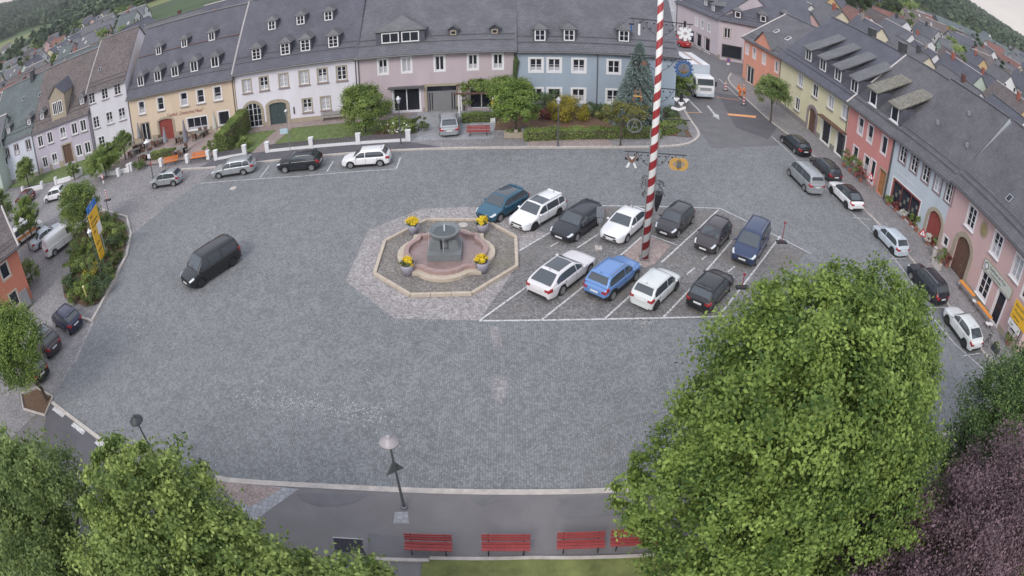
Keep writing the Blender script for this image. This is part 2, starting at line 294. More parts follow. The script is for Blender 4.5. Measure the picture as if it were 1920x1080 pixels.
# ================================================================ houses
class House:
    def __init__(s, name, label, A, B, he, hr, rd, wall, roof, cat='house', ov=.35, depth=None, group=None, hipL=0, hipR=0, verge=None, back=True):
        s.A = Vector((A[0], A[1], 0)); s.B = Vector((B[0], B[1], 0)); d = s.B-s.A; s.L = d.length
        s.rz = math.atan2(d.y, d.x); sl = (hr-he)/(rd+ov); s.hr, s.rd = hr, rd; s.he = he = he+.12+ov*sl; s.slope = sl
        s.root = empty(name, s.A, s.rz, label, cat, group)
        s.W = Matrix.Translation(s.A) @ Matrix.Rotation(s.rz, 4, 'Z'); s.I = s.W.inverted()
        s.wm, s.rm = wall, roof; s.rc = random.Random(int(A[0]*10)+7); s.holes = []; s.spand = []; s.ov = ov; s.depth = depth or 2*rd; s.hips = (hipL, hipR); s.verge = verge
    def lray(s, px, py):
        return s.I @ Vector((0, 0, H)), s.I.to_3x3() @ ray(px, py)
    def uz(s, px, py, y=0):
        o, d = s.lray(px, py); t = (y-o.y)/d.y; q = o+d*t; return q.x, q.z
    def roofpt(s, px, py):
        o, d = s.lray(px, py); t = (s.he+s.slope*o.y-o.z)/(d.z-s.slope*d.y); return o+d*t
    def top(s, y): return s.he+s.slope*y
    # -------- openings
    def window(s, u, z, w, h, nx=2, nz=1, sur=None, sw=.14, sill=None, frame=None, curtain=0., arch=0., kind='window', fw=.065, bar=.03):
        x0, x1, z0, z1 = u-w/2, u+w/2, z-h/2, z+h/2
        s.holes.append((x0, x1, z0, z1)); frame = frame or M['frame']
        if arch: s.spand.append((x0, x1, z1, arch))
        f = MB(); ya, yb = .07, .12
        f.box((x0+fw/2, (ya+yb)/2, z), (fw, yb-ya, h)); f.box((x1-fw/2, (ya+yb)/2, z), (fw, yb-ya, h))
        f.box((u, (ya+yb)/2, z0+fw/2), (w-2*fw, yb-ya, fw)); f.box((u, (ya+yb)/2, z1-fw/2), (w-2*fw, yb-ya, fw))
        for i in range(1, nx):
            b = .1 if (nx % 2 == 0 and i == nx//2) else .05
            f.box((x0+w*i/nx, (ya+yb)/2+.002, z), (b, yb-ya-.006, h-2*fw))
        for i in range(1, nz): f.box((u, (ya+yb)/2+.004, z0+h*i/nz), (w-2*fw, yb-ya-.02, bar))
        if arch: f.xprism([(x0+(x1-x0)*k/10, z1-arch*(1-math.sqrt(max(0, 1-(k/5-1)**2)))-fw) for k in range(11)]+[(x1, z1), (x0, z1)], ya-.01, yb-.002)
        o = f.build(kind, frame, s.root)
        MB().box((u, .128, z), (w-.02, .012, h-.02)).build('pane', M['glass'], o)
        if curtain: MB().box((u, .117, z0+h*curtain/2+fw*.5), (w-2*fw-.02, .006, h*curtain-fw)).build('curtain', M['curtain'], o)
        if sur:
            b = MB(); t = sw
            if arch:
                n = 14; pi, po = [], []
                for k in range(n+1):
                    a = math.pi*k/n; pi.append((u-math.cos(a)*w/2, z1-arch+math.sin(a)*arch)); po.append((u-math.cos(a)*(w/2+t), z1-arch+math.sin(a)*(arch+t)))
                pi = [(x0, z0)]+pi+[(x1, z0)]; po = [(x0-t, z0)]+po+[(x1+t, z0)]
                for k in range(len(pi)-1): b.xprism([pi[k], pi[k+1], po[k+1], po[k]], -.05, .002)
            else:
                b.box((x0-t/2, -.014, z), (t, .034, h)); b.box((x1+t/2, -.014, z), (t, .034, h))
                b.box((u, -.014, z1+t/2), (w+2*t, .034, t))
                b.box((u, -.014, z0-t/2), (w+2*t, .034, t))
            b.build('surround', sur, o)
        if sill: MB().box((u, -.08, z0-(sw if sur else .04)-.0), (w+2*(sw if sur else .08)+.1, .2, .07)).build('sill', sill, o)
        return o
    def door(s, u, w, h, m, sur=None, sw=.25, arch=0., z0=.02, glass=0, leaves=2, panels=True):
        x0, x1 = u-w/2, u+w/2; s.holes.append((x0, x1, z0, z0+h))
        if arch: s.spand.append((x0, x1, z0+h, arch))
        d = MB(); d.box((u, .2, z0+h/2), (w, .06, h-.001))
        lw = w/leaves
        if panels:
            for i in range(leaves):
                for (a, b) in ((.06, .42), (.46, .78)):
                    d.box((x0+lw*(i+.5), .165, z0+h*(a+b)/2), (lw-.24, .02, h*(b-a)-.08))
        for i in range(1, leaves): d.box((x0+lw*i, .16, z0+h/2-.02), (.05, .03, h-.1))
        o = d.build('door', m, s.root)
        MB().box((x1-w/leaves+.12 if leaves > 1 else x1-.15, .14, z0+1.05), (.04, .05, .16)).build('handle', M['steel'], o)
        if glass: MB().box((u, .15, z0+h*(1-glass/2)-.04), (w-.12, .02, h*glass-.1)).build('fanlight', M['glass'], o)
        if sur:
            b = MB(); t = sw; z1 = z0+h
            if arch:
                n = 14; pi, po = [], []
                for k in range(n+1):
                    a = math.pi*k/n; pi.append((u-math.cos(a)*w/2, z1-arch+math.sin(a)*arch)); po.append((u-math.cos(a)*(w/2+t), z1-arch+math.sin(a)*(arch+t)))
                pi = [(x0, z0)]+pi+[(x1, z0)]; po = [(x0-t, z0)]+po+[(x1+t, z0)]
                for k in range(len(pi)-1): b.xprism([pi[k], pi[k+1], po[k+1], po[k]], -.06, .002)
            else:
                b.box((x0-t/2, -.02, z0+h/2), (t, .05, h)); b.box((x1+t/2, -.02, z0+h/2), (t, .05, h)); b.box((u, -.02, z1+t/2), (w+2*t, .05, t))
            b.build('door_frame', sur, o)
        return o
    # -------- dormers
    def dormer(s, px, py, w, h, kind='hip', ww=.75, wh=1.0, nx=2, nz=3, wall=None, roof=None, s2=.3, rh=None, pt=None, nwin=1, frame=None, sillm=None, ovf=.22):
        q = pt or s.roofpt(px, py); u, y0 = q.x, q.y; zb = s.top(y0)-.12; sl = s.slope
        wall = wall or M['slate']; roof = roof or M['slate3']; zt = zb+.12+h; rh = rh if rh is not None else w*.42
        b = MB(); hw = w/2; y1 = y0+(zt-zb)/sl
        vs = [(u-hw, y0, zb), (u+hw, y0, zb), (u+hw, y0, zt), (u-hw, y0, zt), (u-hw, y1, zt), (u+hw, y1, zt)]
        b.add(vs, [(0, 1, 2, 3), (0, 3, 4), (1, 5, 2), (3, 2, 5, 4)], 0, [[(0, 0), (w, 0), (w, h), (0, h)], [(0, 0), (0, h), (h, h)], [(0, 0), (h, h), (0, h)], [(0, 0), (w, 0), (w, h), (0, h)]])
        o = b.build('dormer', wall, s.root)
        r = MB(); e = .14; ya = y0-ovf
        if kind == 'shed':
            y2 = y0+h/(sl-s2)+.1; za = zt-s2*ovf+.05; zz = zt+.05+s2*(y2-y0); t = .1; Ln = y2-ya
            vs = [(u-hw-e, ya, za), (u+hw+e, ya, za), (u+hw+e, y2, zz), (u-hw-e, y2, zz)]; vs += [(a, c, d-t) for a, c, d in vs]
            uv = [(0, 0), (w+2*e, 0), (w+2*e, Ln), (0, Ln)]; z4 = [(0, 0), (1, 0), (1, .1), (0, .1)]
            r.add(vs, [(0, 1, 2, 3), (7, 6, 5, 4), (0, 4, 5, 1), (1, 5, 6, 2), (3, 7, 4, 0)], 0, [uv, uv, z4, z4, z4])
        else:
            back = .0 if kind == 'gable' else hw*.75
            zr = zt+rh; y2 = y0+(zr-zb)/sl+.05; zl = zt-.06; yl = y0+(zl-zb)/sl; E = hw+e
            vs = [(u-E, ya, zl), (u, ya+back, zr), (u, y2, zr), (u-E, yl+.3, zl), (u+E, ya, zl), (u+E, yl+.3, zl)]
            Ls = math.hypot(E, zr-zl)
            uvq = [(ya, 0), (ya+back, Ls), (y2, Ls), (yl, 0)]
            fs = [(0, 1, 2, 3), (4, 5, 2, 1)]; uv = [uvq, [uvq[0], uvq[3], uvq[2], uvq[1]]]
            if back: fs.append((0, 4, 1)); uv.append([(0, 0), (2*E, 0), (E, Ls)])
            else: MB().add([(u-hw, y0-.001, zt), (u+hw, y0-.001, zt), (u, y0-.001, zr-.02)], [(0, 1, 2)], 0, [[(0, 0), (w, 0), (w/2, rh)]]).build('gable', wall, o)
            r.add(vs, fs, 0, uv)
        ro = r.build('roof', roof, o)
        md = ro.modifiers.new('thick', 'SOLIDIFY'); md.thickness = .05; md.offset = 1 if kind != 'shed' else 0
        for k in range(nwin):
            uu = u+(k-(nwin-1)/2)*(ww+.35)
            f = MB(); zc = zb+.12+h*.5; y = y0-.03; t = .11
            f.box((uu-ww/2, y, zc), (t, .08, wh+t)); f.box((uu+ww/2, y, zc), (t, .08, wh+t)); f.box((uu, y, zc+wh/2), (ww-t, .08, t)); f.box((uu, y, zc-wh/2), (ww-t, .08, t))
            for i in range(1, nx): f.box((uu-ww/2+ww*i/nx, y-.003, zc), (.07 if nx == 2 else .05, .07, wh-t))
            for i in range(1, nz): f.box((uu, y+.002, zc-wh/2+wh*i/nz), (ww-t, .06, .035))
            wn = f.build('window', frame or M['frame'], o)
        if not nwin: return o
        MB().box((uu if nwin == 1 else u, y0-.008, zb+.12+h*.5), ((ww-.04)*1 if nwin == 1 else nwin*(ww+.35)-.4, .03, wh-.04)).build('pane', M['glass'], o)
        if sillm: MB().box((u, y0-.1, zc-wh/2-.12), (ww+.4, .2, .12)).build('sill', sillm, o)
        return o
    def chimney(s, u, y, w=.7, d=.7, h=1.0, m=None):
        zb = min(s.top(y), 2*s.hr-s.top(y))-.6
        b = MB().box((u, y, zb+.5+h/2), (w, d, h+1.0)); b.box((u, y, zb+1.04+h), (w+.16, d+.16, .08), 1)
        return b.build('chimney', [m or M['darkgrey'], M['gutter']], s.roofo)
    def skylight(s, px, py, w=.6, h=.8, m=None):
        q = s.roofpt(px, py); a = math.atan(s.slope); b = MB()
        b.M = Matrix.Translation(q) @ Matrix.Rotation(a, 4, 'X')
        b.box((0, 0, .05), (w, h, .1)); b.box((0, 0, .105), (w-.16, h-.16, .012), 1)
        return b.build('skylight', [m or M['steel'], M['glass']], s.roofo)
    # -------- shell
    def roof_build(s, ext=(.12, .12)):
        he, hr, rd, ov, Lw = s.he, s.hr, s.rd, s.ov, s.L; b = MB(); t = .16
        a0, a1 = -ext[0], Lw+ext[1]; hl, hh = s.hips; ye = -ov; ze = s.top(-ov)+t*.3; zr = hr+t*.3; yb = 2*rd+ov
        F = [(a0, ye, ze), (a1, ye, ze), (a1-hh, rd, zr), (a0+hl, rd, zr)]
        Bk = [(a1, yb, ze), (a0, yb, ze), (a0+hl, rd, zr), (a1-hh, rd, zr)]
        Ls = math.hypot(rd+ov, zr-ze)
        for Q in (F, Bk):
            uv = [(q[0], 0 if i < 2 else Ls) for i, q in enumerate(Q)]
            b.add(Q, [(0, 1, 2, 3)], 0, [uv]); b.add([(x, y, z-t) for x, y, z in Q], [(3, 2, 1, 0)], 0, [uv[::-1]])
            for i, j in ((0, 1), (1, 2), (3, 0)):
                p, q = Q[i], Q[j]; b.add([p, (p[0], p[1], p[2]-t), (q[0], q[1], q[2]-t), q], [(0, 1, 2, 3)], 0, [[(0, 0), (0, .1), (1, .1), (1, 0)]])
        if hl: b.add([(a0, yb, ze), (a0, ye, ze), (a0+hl, rd, zr)], [(0, 1, 2)], 0, [[(0, 0), (2*rd, 0), (rd, Ls)]])
        if hh: b.add([(a1, ye, ze), (a1, yb, ze), (a1-hh, rd, zr)], [(0, 1, 2)], 0, [[(0, 0), (2*rd, 0), (rd, Ls)]])
        s.roofo = b.build('roof', s.rm, s.root)
        MB().tube([(a0+hl, rd, zr+.03), (a1-hh, rd, zr+.03)], .13, n=6).build('ridge_cap', M['gutter'], s.roofo)
        for yy, rr_ in ((.35, .035), (.85, .03)):
            zz = s.top(yy)+t*.3+.1; MB().tube([(a0+.2, yy, zz), (a1-.2, yy, zz)], rr_, n=4).build('snow_guard', M['gutter'], s.roofo)
        MB().tube([(a0, ye-.06, ze-.12), (a1, ye-.06, ze-.12)], .085, n=6).build('gutter', M['gutter'], s.roofo)
        if s.verge:
            for side in s.verge:
                x = a0+.02 if side in 'lL' else a1-.02
                MB().tube([(x, ye, ze+.03), (x, rd, zr+.04)]+([(x, yb, ze+.03)] if side.isupper() else []), .11, n=4).build('verge', M['zinc'], s.roofo)
    def shell(s, plinth=None, ph=.6):
        Lw, he, dp = s.L, s.he, s.depth; b = MB(); hs = s.holes
        xs = sorted(set([0, Lw]+[v for h in hs for v in h[:2] if 0 < v < Lw])); zs = sorted(set([-.3, he]+[v for h in hs for v in h[2:] if -.3 < v < he]))
        for i in range(len(xs)-1):
            for j in range(len(zs)-1):
                cx, cz = (xs[i]+xs[i+1])/2, (zs[j]+zs[j+1])/2
                if any(h[0] < cx < h[1] and h[2] < cz < h[3] for h in hs): continue
                b.add([(xs[i], 0, zs[j]), (xs[i+1], 0, zs[j]), (xs[i+1], 0, zs[j+1]), (xs[i], 0, zs[j+1])], [(0, 1, 2, 3)])
        for x0, x1, z0, z1 in hs:
            for p, q in (((x0, z0), (x0, z1)), ((x0, z1), (x1, z1)), ((x1, z1), (x1, z0)), ((x1, z0), (x0, z0))):
                b.add([(p[0], 0, p[1]), (q[0], 0, q[1]), (q[0], .24, q[1]), (p[0], .24, p[1])], [(0, 1, 2, 3)])
        for x0, x1, z1, ar in s.spand:
            n = 12; u = (x0+x1)/2; w = x1-x0
            pt = [(u-math.cos(math.pi*k/n)*w/2, z1-ar+math.sin(math.pi*k/n)*ar) for k in range(n+1)]
            for k in range(n): b.xprism([pt[k], pt[k+1], (pt[k+1][0], z1), (pt[k][0], z1)], .0, .15)
        g = s.he+s.slope*s.rd-.12; hl, hh = s.hips; z0 = -.3
        top = lambda x: [(x, s.rd, g)]
        b.add([(0, 0, z0), (0, dp, z0), (0, dp, he)]+([] if hl else top(0))+[(0, 0, he)], [tuple(range(4 if hl else 5))][::1])
        b.add([(Lw, 0, z0), (Lw, 0, he)]+([] if hh else top(Lw))+[(Lw, dp, he), (Lw, dp, z0)], [tuple(range(4 if hh else 5))])
        b.add([(0, dp, z0), (Lw, dp, z0), (Lw, dp, he), (0, dp, he)], [(3, 2, 1, 0)])
        b.add([(0, .3, z0), (Lw, .3, z0), (Lw, .3, he-.05), (0, .3, he-.05)], [(0, 1, 2, 3)])
        s.wallo = b.build('wall', s.wm, s.root)
        if plinth:
            segs = [(0, Lw)]
            for x0, x1, za, zb in hs:
                if za < ph:
                    ns = []
                    for a, c in segs:
                        if x1+.3 < a or x0-.3 > c: ns.append((a, c))
                        else:
                            if x0-.3 > a: ns.append((a, x0-.3))
                            if x1+.3 < c: ns.append((x1+.3, c))
                    segs = ns
            for a, c in segs: MB().box(((a+c)/2, -.012, ph/2-.15), (c-a, .03, ph+.3)).build('plinth', plinth, s.root)
    def downpipe(s, u):
        MB().tube([(u, -.12, s.he-.1), (u, -.07, s.he-.5), (u, -.07, .1)], .05, n=6).build('downpipe', M['gutter'], s.root)
    def row(s, pts, w, h, z=None, **k):
        q = [s.uz(a, b) for a, b in pts]; zz = z or sum(p[1] for p in q)/len(q)
        for i, (u, _) in enumerate(q):
            kk = dict(k)
            if 'curtain' not in kk: kk['curtain'] = s.rc.choice([0, 0, .3, .35, .5, .96])
            if isinstance(kk.get('curtain'), (list, tuple)): kk['curtain'] = kk['curtain'][i % len(kk['curtain'])]
            s.window(u, zz, w, h, **kk)
def text(body, size, m, parent, loc, rot, ext=.01, name='lettering', align='LEFT', sx=1.):
    c = bpy.data.curves.new(name, 'FONT'); c.body = body; c.size = size; c.extrude = ext; c.align_x = align; c.resolution_u = 2
    c.materials.append(m); o = bpy.data.objects.new(name, c); col.objects.link(o); bpy.context.view_layer.update()
    me = bpy.data.meshes.new_from_object(o); bpy.data.objects.remove(o); o = bpy.data.objects.new(name, me); col.objects.link(o); o.parent = parent; o.location = loc; o.rotation_euler = rot; o.scale.x = sx
    return o
plaster = lambda n, c, v=.09: mat('plaster_'+n, tuple(min(.78, x*1.13) for x in c), .9, v, .5, .12, streak=.3, bscale=30, detail=9)
PF = M['frame']
# ---------------- north row, west to east
h = House('white_house', 'pale blue-white town house with green slate roof at the far west end of the row', (-75.5, 59.6), (-64.7, 61.3), 6.5, 13.8, 7, plaster('bluish', (.5, .53, .6)), M['tile_green'], verge='l')
h.row(Z(0, 30, 4, [(55, 1030), (125, 1003), (212, 965)]), .95, 1.5, sur=M['mauvestone'], curtain=(0, .4, 0))
h.row([(3, 375), (20, 345)], .95, 1.4, z=1.9, sur=M['white'])
for p in Z(0, 30, 4, [(68, 882), (222, 818)]): h.dormer(p[0], p[1], 1.2, 1.1, 'hip', .6, .8)
h.shell(M['greyplinth']); h.roof_build(); h.downpipe(h.L-.1); h.skylight(45, 185); h.skylight(75, 178); h.chimney(8, 6.5)
h = House('mauve_house', 'mauve town house with brown door and stepped stone gable dormer above it', (-64.6, 61.3), (-53.4, 63.6), 6.3, 13.9, 7, plaster('mauve', (.43, .39, .47)), M['tile_brown'])
h.row(Z(0, 30, 4, [(303, 935), (375, 910), (472, 875), (558, 847), (625, 825)]), .95, 1.55, sur=M['white'], sill=M['greyplinth'], curtain=(0, 0, .5, 0, 0))
h.row(Z(0, 230, 4, [(337, 285), (410, 266), (595, 215), (660, 195)]), .95, 1.5, sur=M['white'], curtain=(0, .4, 0))
u, _ = h.uz(512/4, 30+1040/4); h.door(u, 1.7, 2.7, M['wood_brown'], M['stone'], .22, z0=.3)
h.shell(M['stone'], .9); h.roof_build(); h.downpipe(h.L-.15)
q = h.roofpt(442/4, 30+790/4)
h.dormer(0, 0, 3.0, 3.4, 'gable', .75, 1.7, 2, 1, wall=M['stone'], roof=M['slate'], pt=Vector((q.x, .15, 0)), nwin=2, rh=1.5)
for p in Z(0, 30, 4, [(320, 778), (618, 665)]): h.dormer(p[0], p[1], 1.15, 1.1, 'hip', .6, .8)
h = House('white_house', 'tall white three-storey house with brown tiled roof left of the peach inn', (-53.3, 63.7), (-46.9, 65.0), 8.9, 14.9, 7.2, plaster('white_a', (.56, .55, .6)), M['tile_brown'], ov=.3, verge='l')
h.row(Z(0, 30, 4, [(688, 615), (785, 582), (880, 548)]), 1.0, 1.5, nz=3, sur=M['white'], sw=.08, sill=M['mauvestone'])
h.row(Z(0, 30, 4, [(722, 795), (822, 765), (915, 735)]), 1.0, 1.6, nz=3, sur=M['white'], sw=.08, sill=M['mauvestone'])
h.window(5.0, 1.7, 1.0, 1.5, nz=3, sur=M['white']); h.window(1.3, 1.7, 1.0, 1.5, nz=3, sur=M['white'])
h.shell(M['greyplinth']); h.roof_build(); h.skylight(748/4, 30+400/4, .5, .6); h.skylight(185, 33); h.downpipe(.12)
h = House('peach_inn', 'peach inn with dark red double door, terrace and two rows of dormers', (-46.6, 64.9), (-29.9, 64.05), 6.3, 14.2, 6.5, plaster('peach', (.54, .44, .34)), M['slate'], cat='inn', ov=.5)
h.row(Z(0, 30, 4, [(1065, 700), (1205, 662), (1380, 622), (1503, 597), (1630, 567)]), .95, 1.6, nx=1, nz=2, sur=M['white'], sill=M['greyplinth'], curtain=(.4, 0, .5, 0, .3), sw=.16)
u, z_ = h.uz(1100/4, 30+890/4); h.window(u, 1.5, 1.35, 2.4, nz=1, sur=M['stone'])
u, z_ = h.uz(1255/4, 30+885/4); h.door(u, 2.3, 2.75, M['wood_red'], M['stone'], .3, arch=.25, leaves=2)
u, z_ = h.uz(1480/4, 30+805/4); h.window(u, z_, 3.0, 1.55, nx=3, sur=M['white'], sill=M['greyplinth'], curtain=.25)
u, z_ = h.uz(1680/4, 30+765/4); h.window(u, z_, 1.5, 1.65, nx=1, sur=M['white'], sill=M['greyplinth'])
h.shell(M['stone'], .9); h.roof_build(); h.downpipe(h.L-.2)
for p in Z(0, 30, 4, [(1060, 522), (1187, 485), (1316, 450), (1460, 413), (1616, 380)]): h.dormer(p[0], p[1]+1, 1.3, 1.4, 'hip', .98, 1.22, 2, 1)
for p in Z(0, 30, 4, [(1193, 290), (1385, 235), (1590, 185)]): h.dormer(p[0], p[1], 1.1, 1.15, 'hip', .8, .98, 2, 1)
a = h.uz(*Z(230, 150, 5.683, [(475, 385)])[0]); b_ = h.uz(*Z(230, 150, 5.683, [(890, 285)])[0])
t = text('Gasthof „Deutsches Haus“', .62, M['wood_red'], h.root, (a[0], -.02, (a[1]+b_[1])/2-.3), (R(90), 0, 0)); t.scale.x = .86
zz = h.top(3.4)+.12; MB().tube([(.1, 3.4, zz), (h.L-.1, 3.4, zz)], .07, n=4).build('roof_break', mat('copper_strip', (.14, .085, .085), .7, .1, 3), h.roofo)
h = House('white_house', 'white house with arched lattice window, green door and two rows of slate dormers', (-29.8, 64.05), (-15.4, 64.2), 6.72, 14.4, 6.5, plaster('white_b', (.6, .58, .64)), M['slate'], ov=.5, verge='l')
N5 = h
h.row(Z(400, 30, 4, [(253, 535), (380, 510), (527, 483), (680, 458), (818, 440), (962, 422)]), .98, 1.5, nz=3, sur=M['stone'], sill=M['mauvestone'])
h.row(Z(400, 30, 4, [(705, 668), (843, 655)]), .98, 1.45, nz=3, sur=M['stone'], sill=M['mauvestone'])
u, _ = h.uz(400+303/4, 30+770/4); h.window(u, 1.55, 2.1, 2.9, nx=4, nz=4, sur=M['stone'], sw=.34, arch=1.0)
u, _ = h.uz(400+487/4, 30+740/4); h.door(u, 2.1, 2.65, M['door_green'], M['stone'], .4, arch=.3)
MB().box((u+1.95, -.04, 1.5), (.14, .06, .8)).build('letter_panel', M['darkgrey'], h.root)
h.shell(M['stone'], .55); h.roof_build(); h.downpipe(h.L-.2)
for p in Z(400, 30, 4, [(327, 325), (542, 288), (693, 260), (902, 233)]): h.dormer(p[0], p[1]+1, 1.35, 1.45, 'hip', .98, 1.25, 2, 3)
for p in Z(400, 30, 4, [(441, 105), (656, 66), (865, 35)]): h.dormer(p[0], p[1], 1.15, 1.2, 'hip', .82, 1.0, 2, 2)
h = House('grey_pink_house', 'greyish pink house with grey garage door and wide flat roofed dormer', (-15.4, 64.2), (.55, 64.0), 6.6, 14.1, 6.8, plaster('greypink', (.42, .355, .385)), M['slate2'], ov=.6, verge='')
N6 = h
h.row(Z(400, 30, 4, [(1273, 385), (1450, 370), (1697, 355)])+Z(800, 30, 4, [(347, 343), (535, 333)]), .85, 1.55, sur=M['white'], sw=.18)
u, _ = h.uz(400+1450/4, 30+615/4); h.window(u, 1.55, 2.7, 2.5, nx=2, sur=M['white'])
MB().box((u, -.35, 3.05), (3.6, .7, .1)).build('canopy', M['gutter'], h.root)
u, _ = h.uz(400+1715/4, 30+625/4); d = h.door(u, 3.0, 2.9, mat('garage_grey', (.2, .2, .21), .6, .1, 3), M['stone'], .28, leaves=1, glass=.2, panels=False)
for k in (-1.25, -1.0, 1.0, 1.25): MB().box((u+k, .155, 1.2), (.1, .02, 1.9)).build('slot_pane', M['glass'], d)
for a in Z(800, 30, 4, [(370, 635), (452, 622)]):
    u, _ = h.uz(*a); h.window(u, 1.45, 1.2, 2.2, nx=1, frame=M['white'])
h.shell(M['greyplinth']); h.roof_build(); h.downpipe(.12); h.downpipe(h.L-.1)
h.dormer(400+1403/4, 30+208/4, 5.0, 1.5, 'hip', 1.7, 1.05, 2, 1, nwin=2, rh=1.3)
for p in Z(400, 30, 4, [(1800, 150)])+Z(800, 30, 4, [(510, 140)]): h.dormer(p[0], p[1], .95, .75, 'gable', .5, .4, 1, 1, frame=M['stone'])
h = House('blue_house', 'grey-blue house with white framed windows and three small dormers behind the spruce', (.6, 64.0), (16.9, 64.3), 6.45, 14.3, 6.8, plaster('blue', (.285, .34, .41)), M['slate2'], ov=.35)
N7 = h
h.row(Z(800, 30, 4, [(820, 372), (957, 372), (1142, 370), (1404, 375)]), 1.15, 1.35, nz=2, sur=M['white'], sw=.2, curtain=(.35, .35, .35, 0))
h.row(Z(800, 30, 4, [(820, 600), (957, 598), (1138, 597), (1397, 592)]), 1.2, 1.4, nz=2, sur=M['white'], sw=.2, curtain=(0, 0, .5, .3))
h.shell(M['greyplinth'], .4); h.roof_build(ext=(.02, .2)); u, _ = h.uz(800+1280/4, 130); h.downpipe(u)
for p in Z(800, 30, 4, [(850, 190), (1068, 190), (1478, 195)]): h.dormer(p[0], p[1], 1.35, 1.4, 'hip', .95, 1.15, 2, 2)
MB().tube([(-.1, -.1, 2.2), (-.15, -.12, 4), (0, -.15, 5.5), (-.1, -.1, 6.2)], [.3, .22, .3, .12], n=8).build('wall_ivy', mat('ivy', (.05, .08, .025), .9, .4, 8), h.root)
# ---------------- east row, north to south
XE = [(31.0, 81.5), (32.45, 72.0), (34.0, 55.5), (34.75, 46.75), (36.0, 37.5), (36.75, 23.7)]
h = House('orange_house', 'orange house with small gable and shop windows at the street mouth', XE[0], XE[1], 6.3, 10.9, 7, plaster('orange', (.6, .27, .19)), M['tile_grey'], verge='lR')
h.row(Z(1200, 0, 4, [(805, 362), (858, 395), (930, 447), (1025, 503), (1085, 543)]), .8, 1.45, sur=M['white'], sw=.1, curtain=(.96, .5, .96, 0, .96))
for k, a in enumerate(Z(1200, 0, 4, [(825, 565), (940, 640)])):
    u, _ = h.uz(*a); h.window(u, 1.5, 1.9 if k == 0 else 1.6, 2.4, sur=M['stone'], sw=.18)
h.window(8.2, 1.6, 1.3, 1.8, sur=M['white'])
h.shell(M['greyplinth'], .5); h.roof_build()
q = h.roofpt(1200+940/4, 345/4); h.dormer(0, 0, 4.3, .3, 'gable', .5, .2, 1, 1, wall=h.wm, roof=M['tile_grey'], pt=Vector((q.x, -.12, 0)), rh=1.9, nwin=0)
for p in Z(1200, 0, 4, [(1025, 235), (1112, 290)]): h.skylight(*p, .7, .9, M['white'])
h = House('yellow_house', 'pale yellow house with four long flat dormers and a stone portal', XE[1], XE[2], 6.4, 13.3, 8, plaster('yellow', (.6, .56, .38)), M['slate'], ov=.5)
E2 = h
h.row(Z(1200, 0, 4, [(1205, 597), (1315, 678), (1432, 768), (1535, 850)]), 1.15, 1.5, sur=M['white'], sw=.1, sill=M['greyplinth'], curtain=(.96, 0, .96, .96))
u, z_ = h.uz(1200+1180/4, 780/4); h.window(u, z_, 1.1, 1.5, sur=M['white'], sw=.1, sill=M['greyplinth'])
u, _ = h.uz(1200+1290/4, 890/4); h.door(u, 1.7, 2.9, M['wood_brown'], M['mauvestone'], .42, arch=.6)
for a in Z(1200, 0, 4, [(1395, 975)])+Z(1440, 200, 4, [(545, 265)]):
    u, _ = h.uz(*a); h.window(u, 1.45, 1.75, 2.5, nx=1, sur=M['white'], sw=.2)
u0 = h.uz(1200+1365/4, 880/4)[0]; u1 = h.uz(1440+590/4, 200+215/4)[0]
MB().box(((u0+u1)/2, -.4, 3.1), (u1-u0, .8, .12)).build('canopy', M['wood_brown'], h.root)
h.shell(M['greyplinth'], .7); h.roof_build(ext=(.12, .05)); h.downpipe(.3); h.downpipe(h.L-.1)
for p in Z(1440, 0, 4, [(303, 462), (410, 537), (522, 612), (645, 700)]): h.dormer(p[0], p[1], 1.75, 1.75, 'shed', 1.25, 1.4, 2, 1, roof=M['slate3'], s2=.46, ovf=.35)
h.chimney(9.0, 8.3, .85, .85, 1.0); h.chimney(15.4, 8.3, .85, .85, 1.2)
h = House('red_house', 'salmon red house with two mossy roofed dormers and an amber wooden door', XE[2], XE[3], 6.45, 13.45, 8, plaster('red', (.5, .215, .2)), M['tile_grey'], ov=.5, verge='L')
h.row(Z(1560, 180, 4.906, [(265, 275), (352, 348), (480, 455)]), .9, 1.75, nx=1, sur=M['white'], sw=.13, curtain=(.5, .3, 0))
h.row(Z(1560, 180, 4.906, [(213, 535), (315, 620)]), .95, 1.7, nx=1, z=1.75, sur=M['white'], sw=.13)
u, _ = h.uz(1560+455/4.906, 180+790/4.906); h.door(u, 1.2, 2.5, M['wood_amber'], M['stone'], .18, z0=.15, leaves=1)
h.window(u-1.9, 1.6, .8, 2.3, nx=1, sur=M['white'])
h.shell(M['greyplinth'], .5); h.roof_build(ext=(.02, .02)); h.downpipe(h.L-.1)
for p in Z(1440, 0, 4, [(785, 795), (945, 920)]): h.dormer(p[0], p[1], 1.9, 1.85, 'shed', 1.15, 1.45, 1, 1, roof=M['tile_moss'], s2=.42, ovf=.35, sillm=M['white'])
h = House('blue_grey_shop_house', 'light blue-grey shop house with red shop front and arched gate', XE[3], XE[4], 6.55, 13.7, 8, plaster('bluegrey', (.42, .47, .52)), M['tile_flat'], ov=.5)
E4 = h
h.row(Z(1440, 200, 4, [(1015, 345), (1100, 415), (1187, 495), (1275, 575), (1360, 655)]), .95, 1.75, nz=3, sur=M['mauvestone'], sw=.2)
a = h.uz(*Z(1640, 280, 4.5, [(140, 330)])[0]); b_ = h.uz(*Z(1640, 280, 4.5, [(365, 560)])[0]); wS = b_[0]-a[0]; u = (a[0]+b_[0])/2
h.window(u, 1.55, wS, 2.7, nx=3, sur=M['white'], sw=.12, frame=mat('shop_red', (.3, .07, .06), .5, .1, 4), fw=.22)
dg = mat('display_goods', (.16, .17, .15), .7, .3, 3)
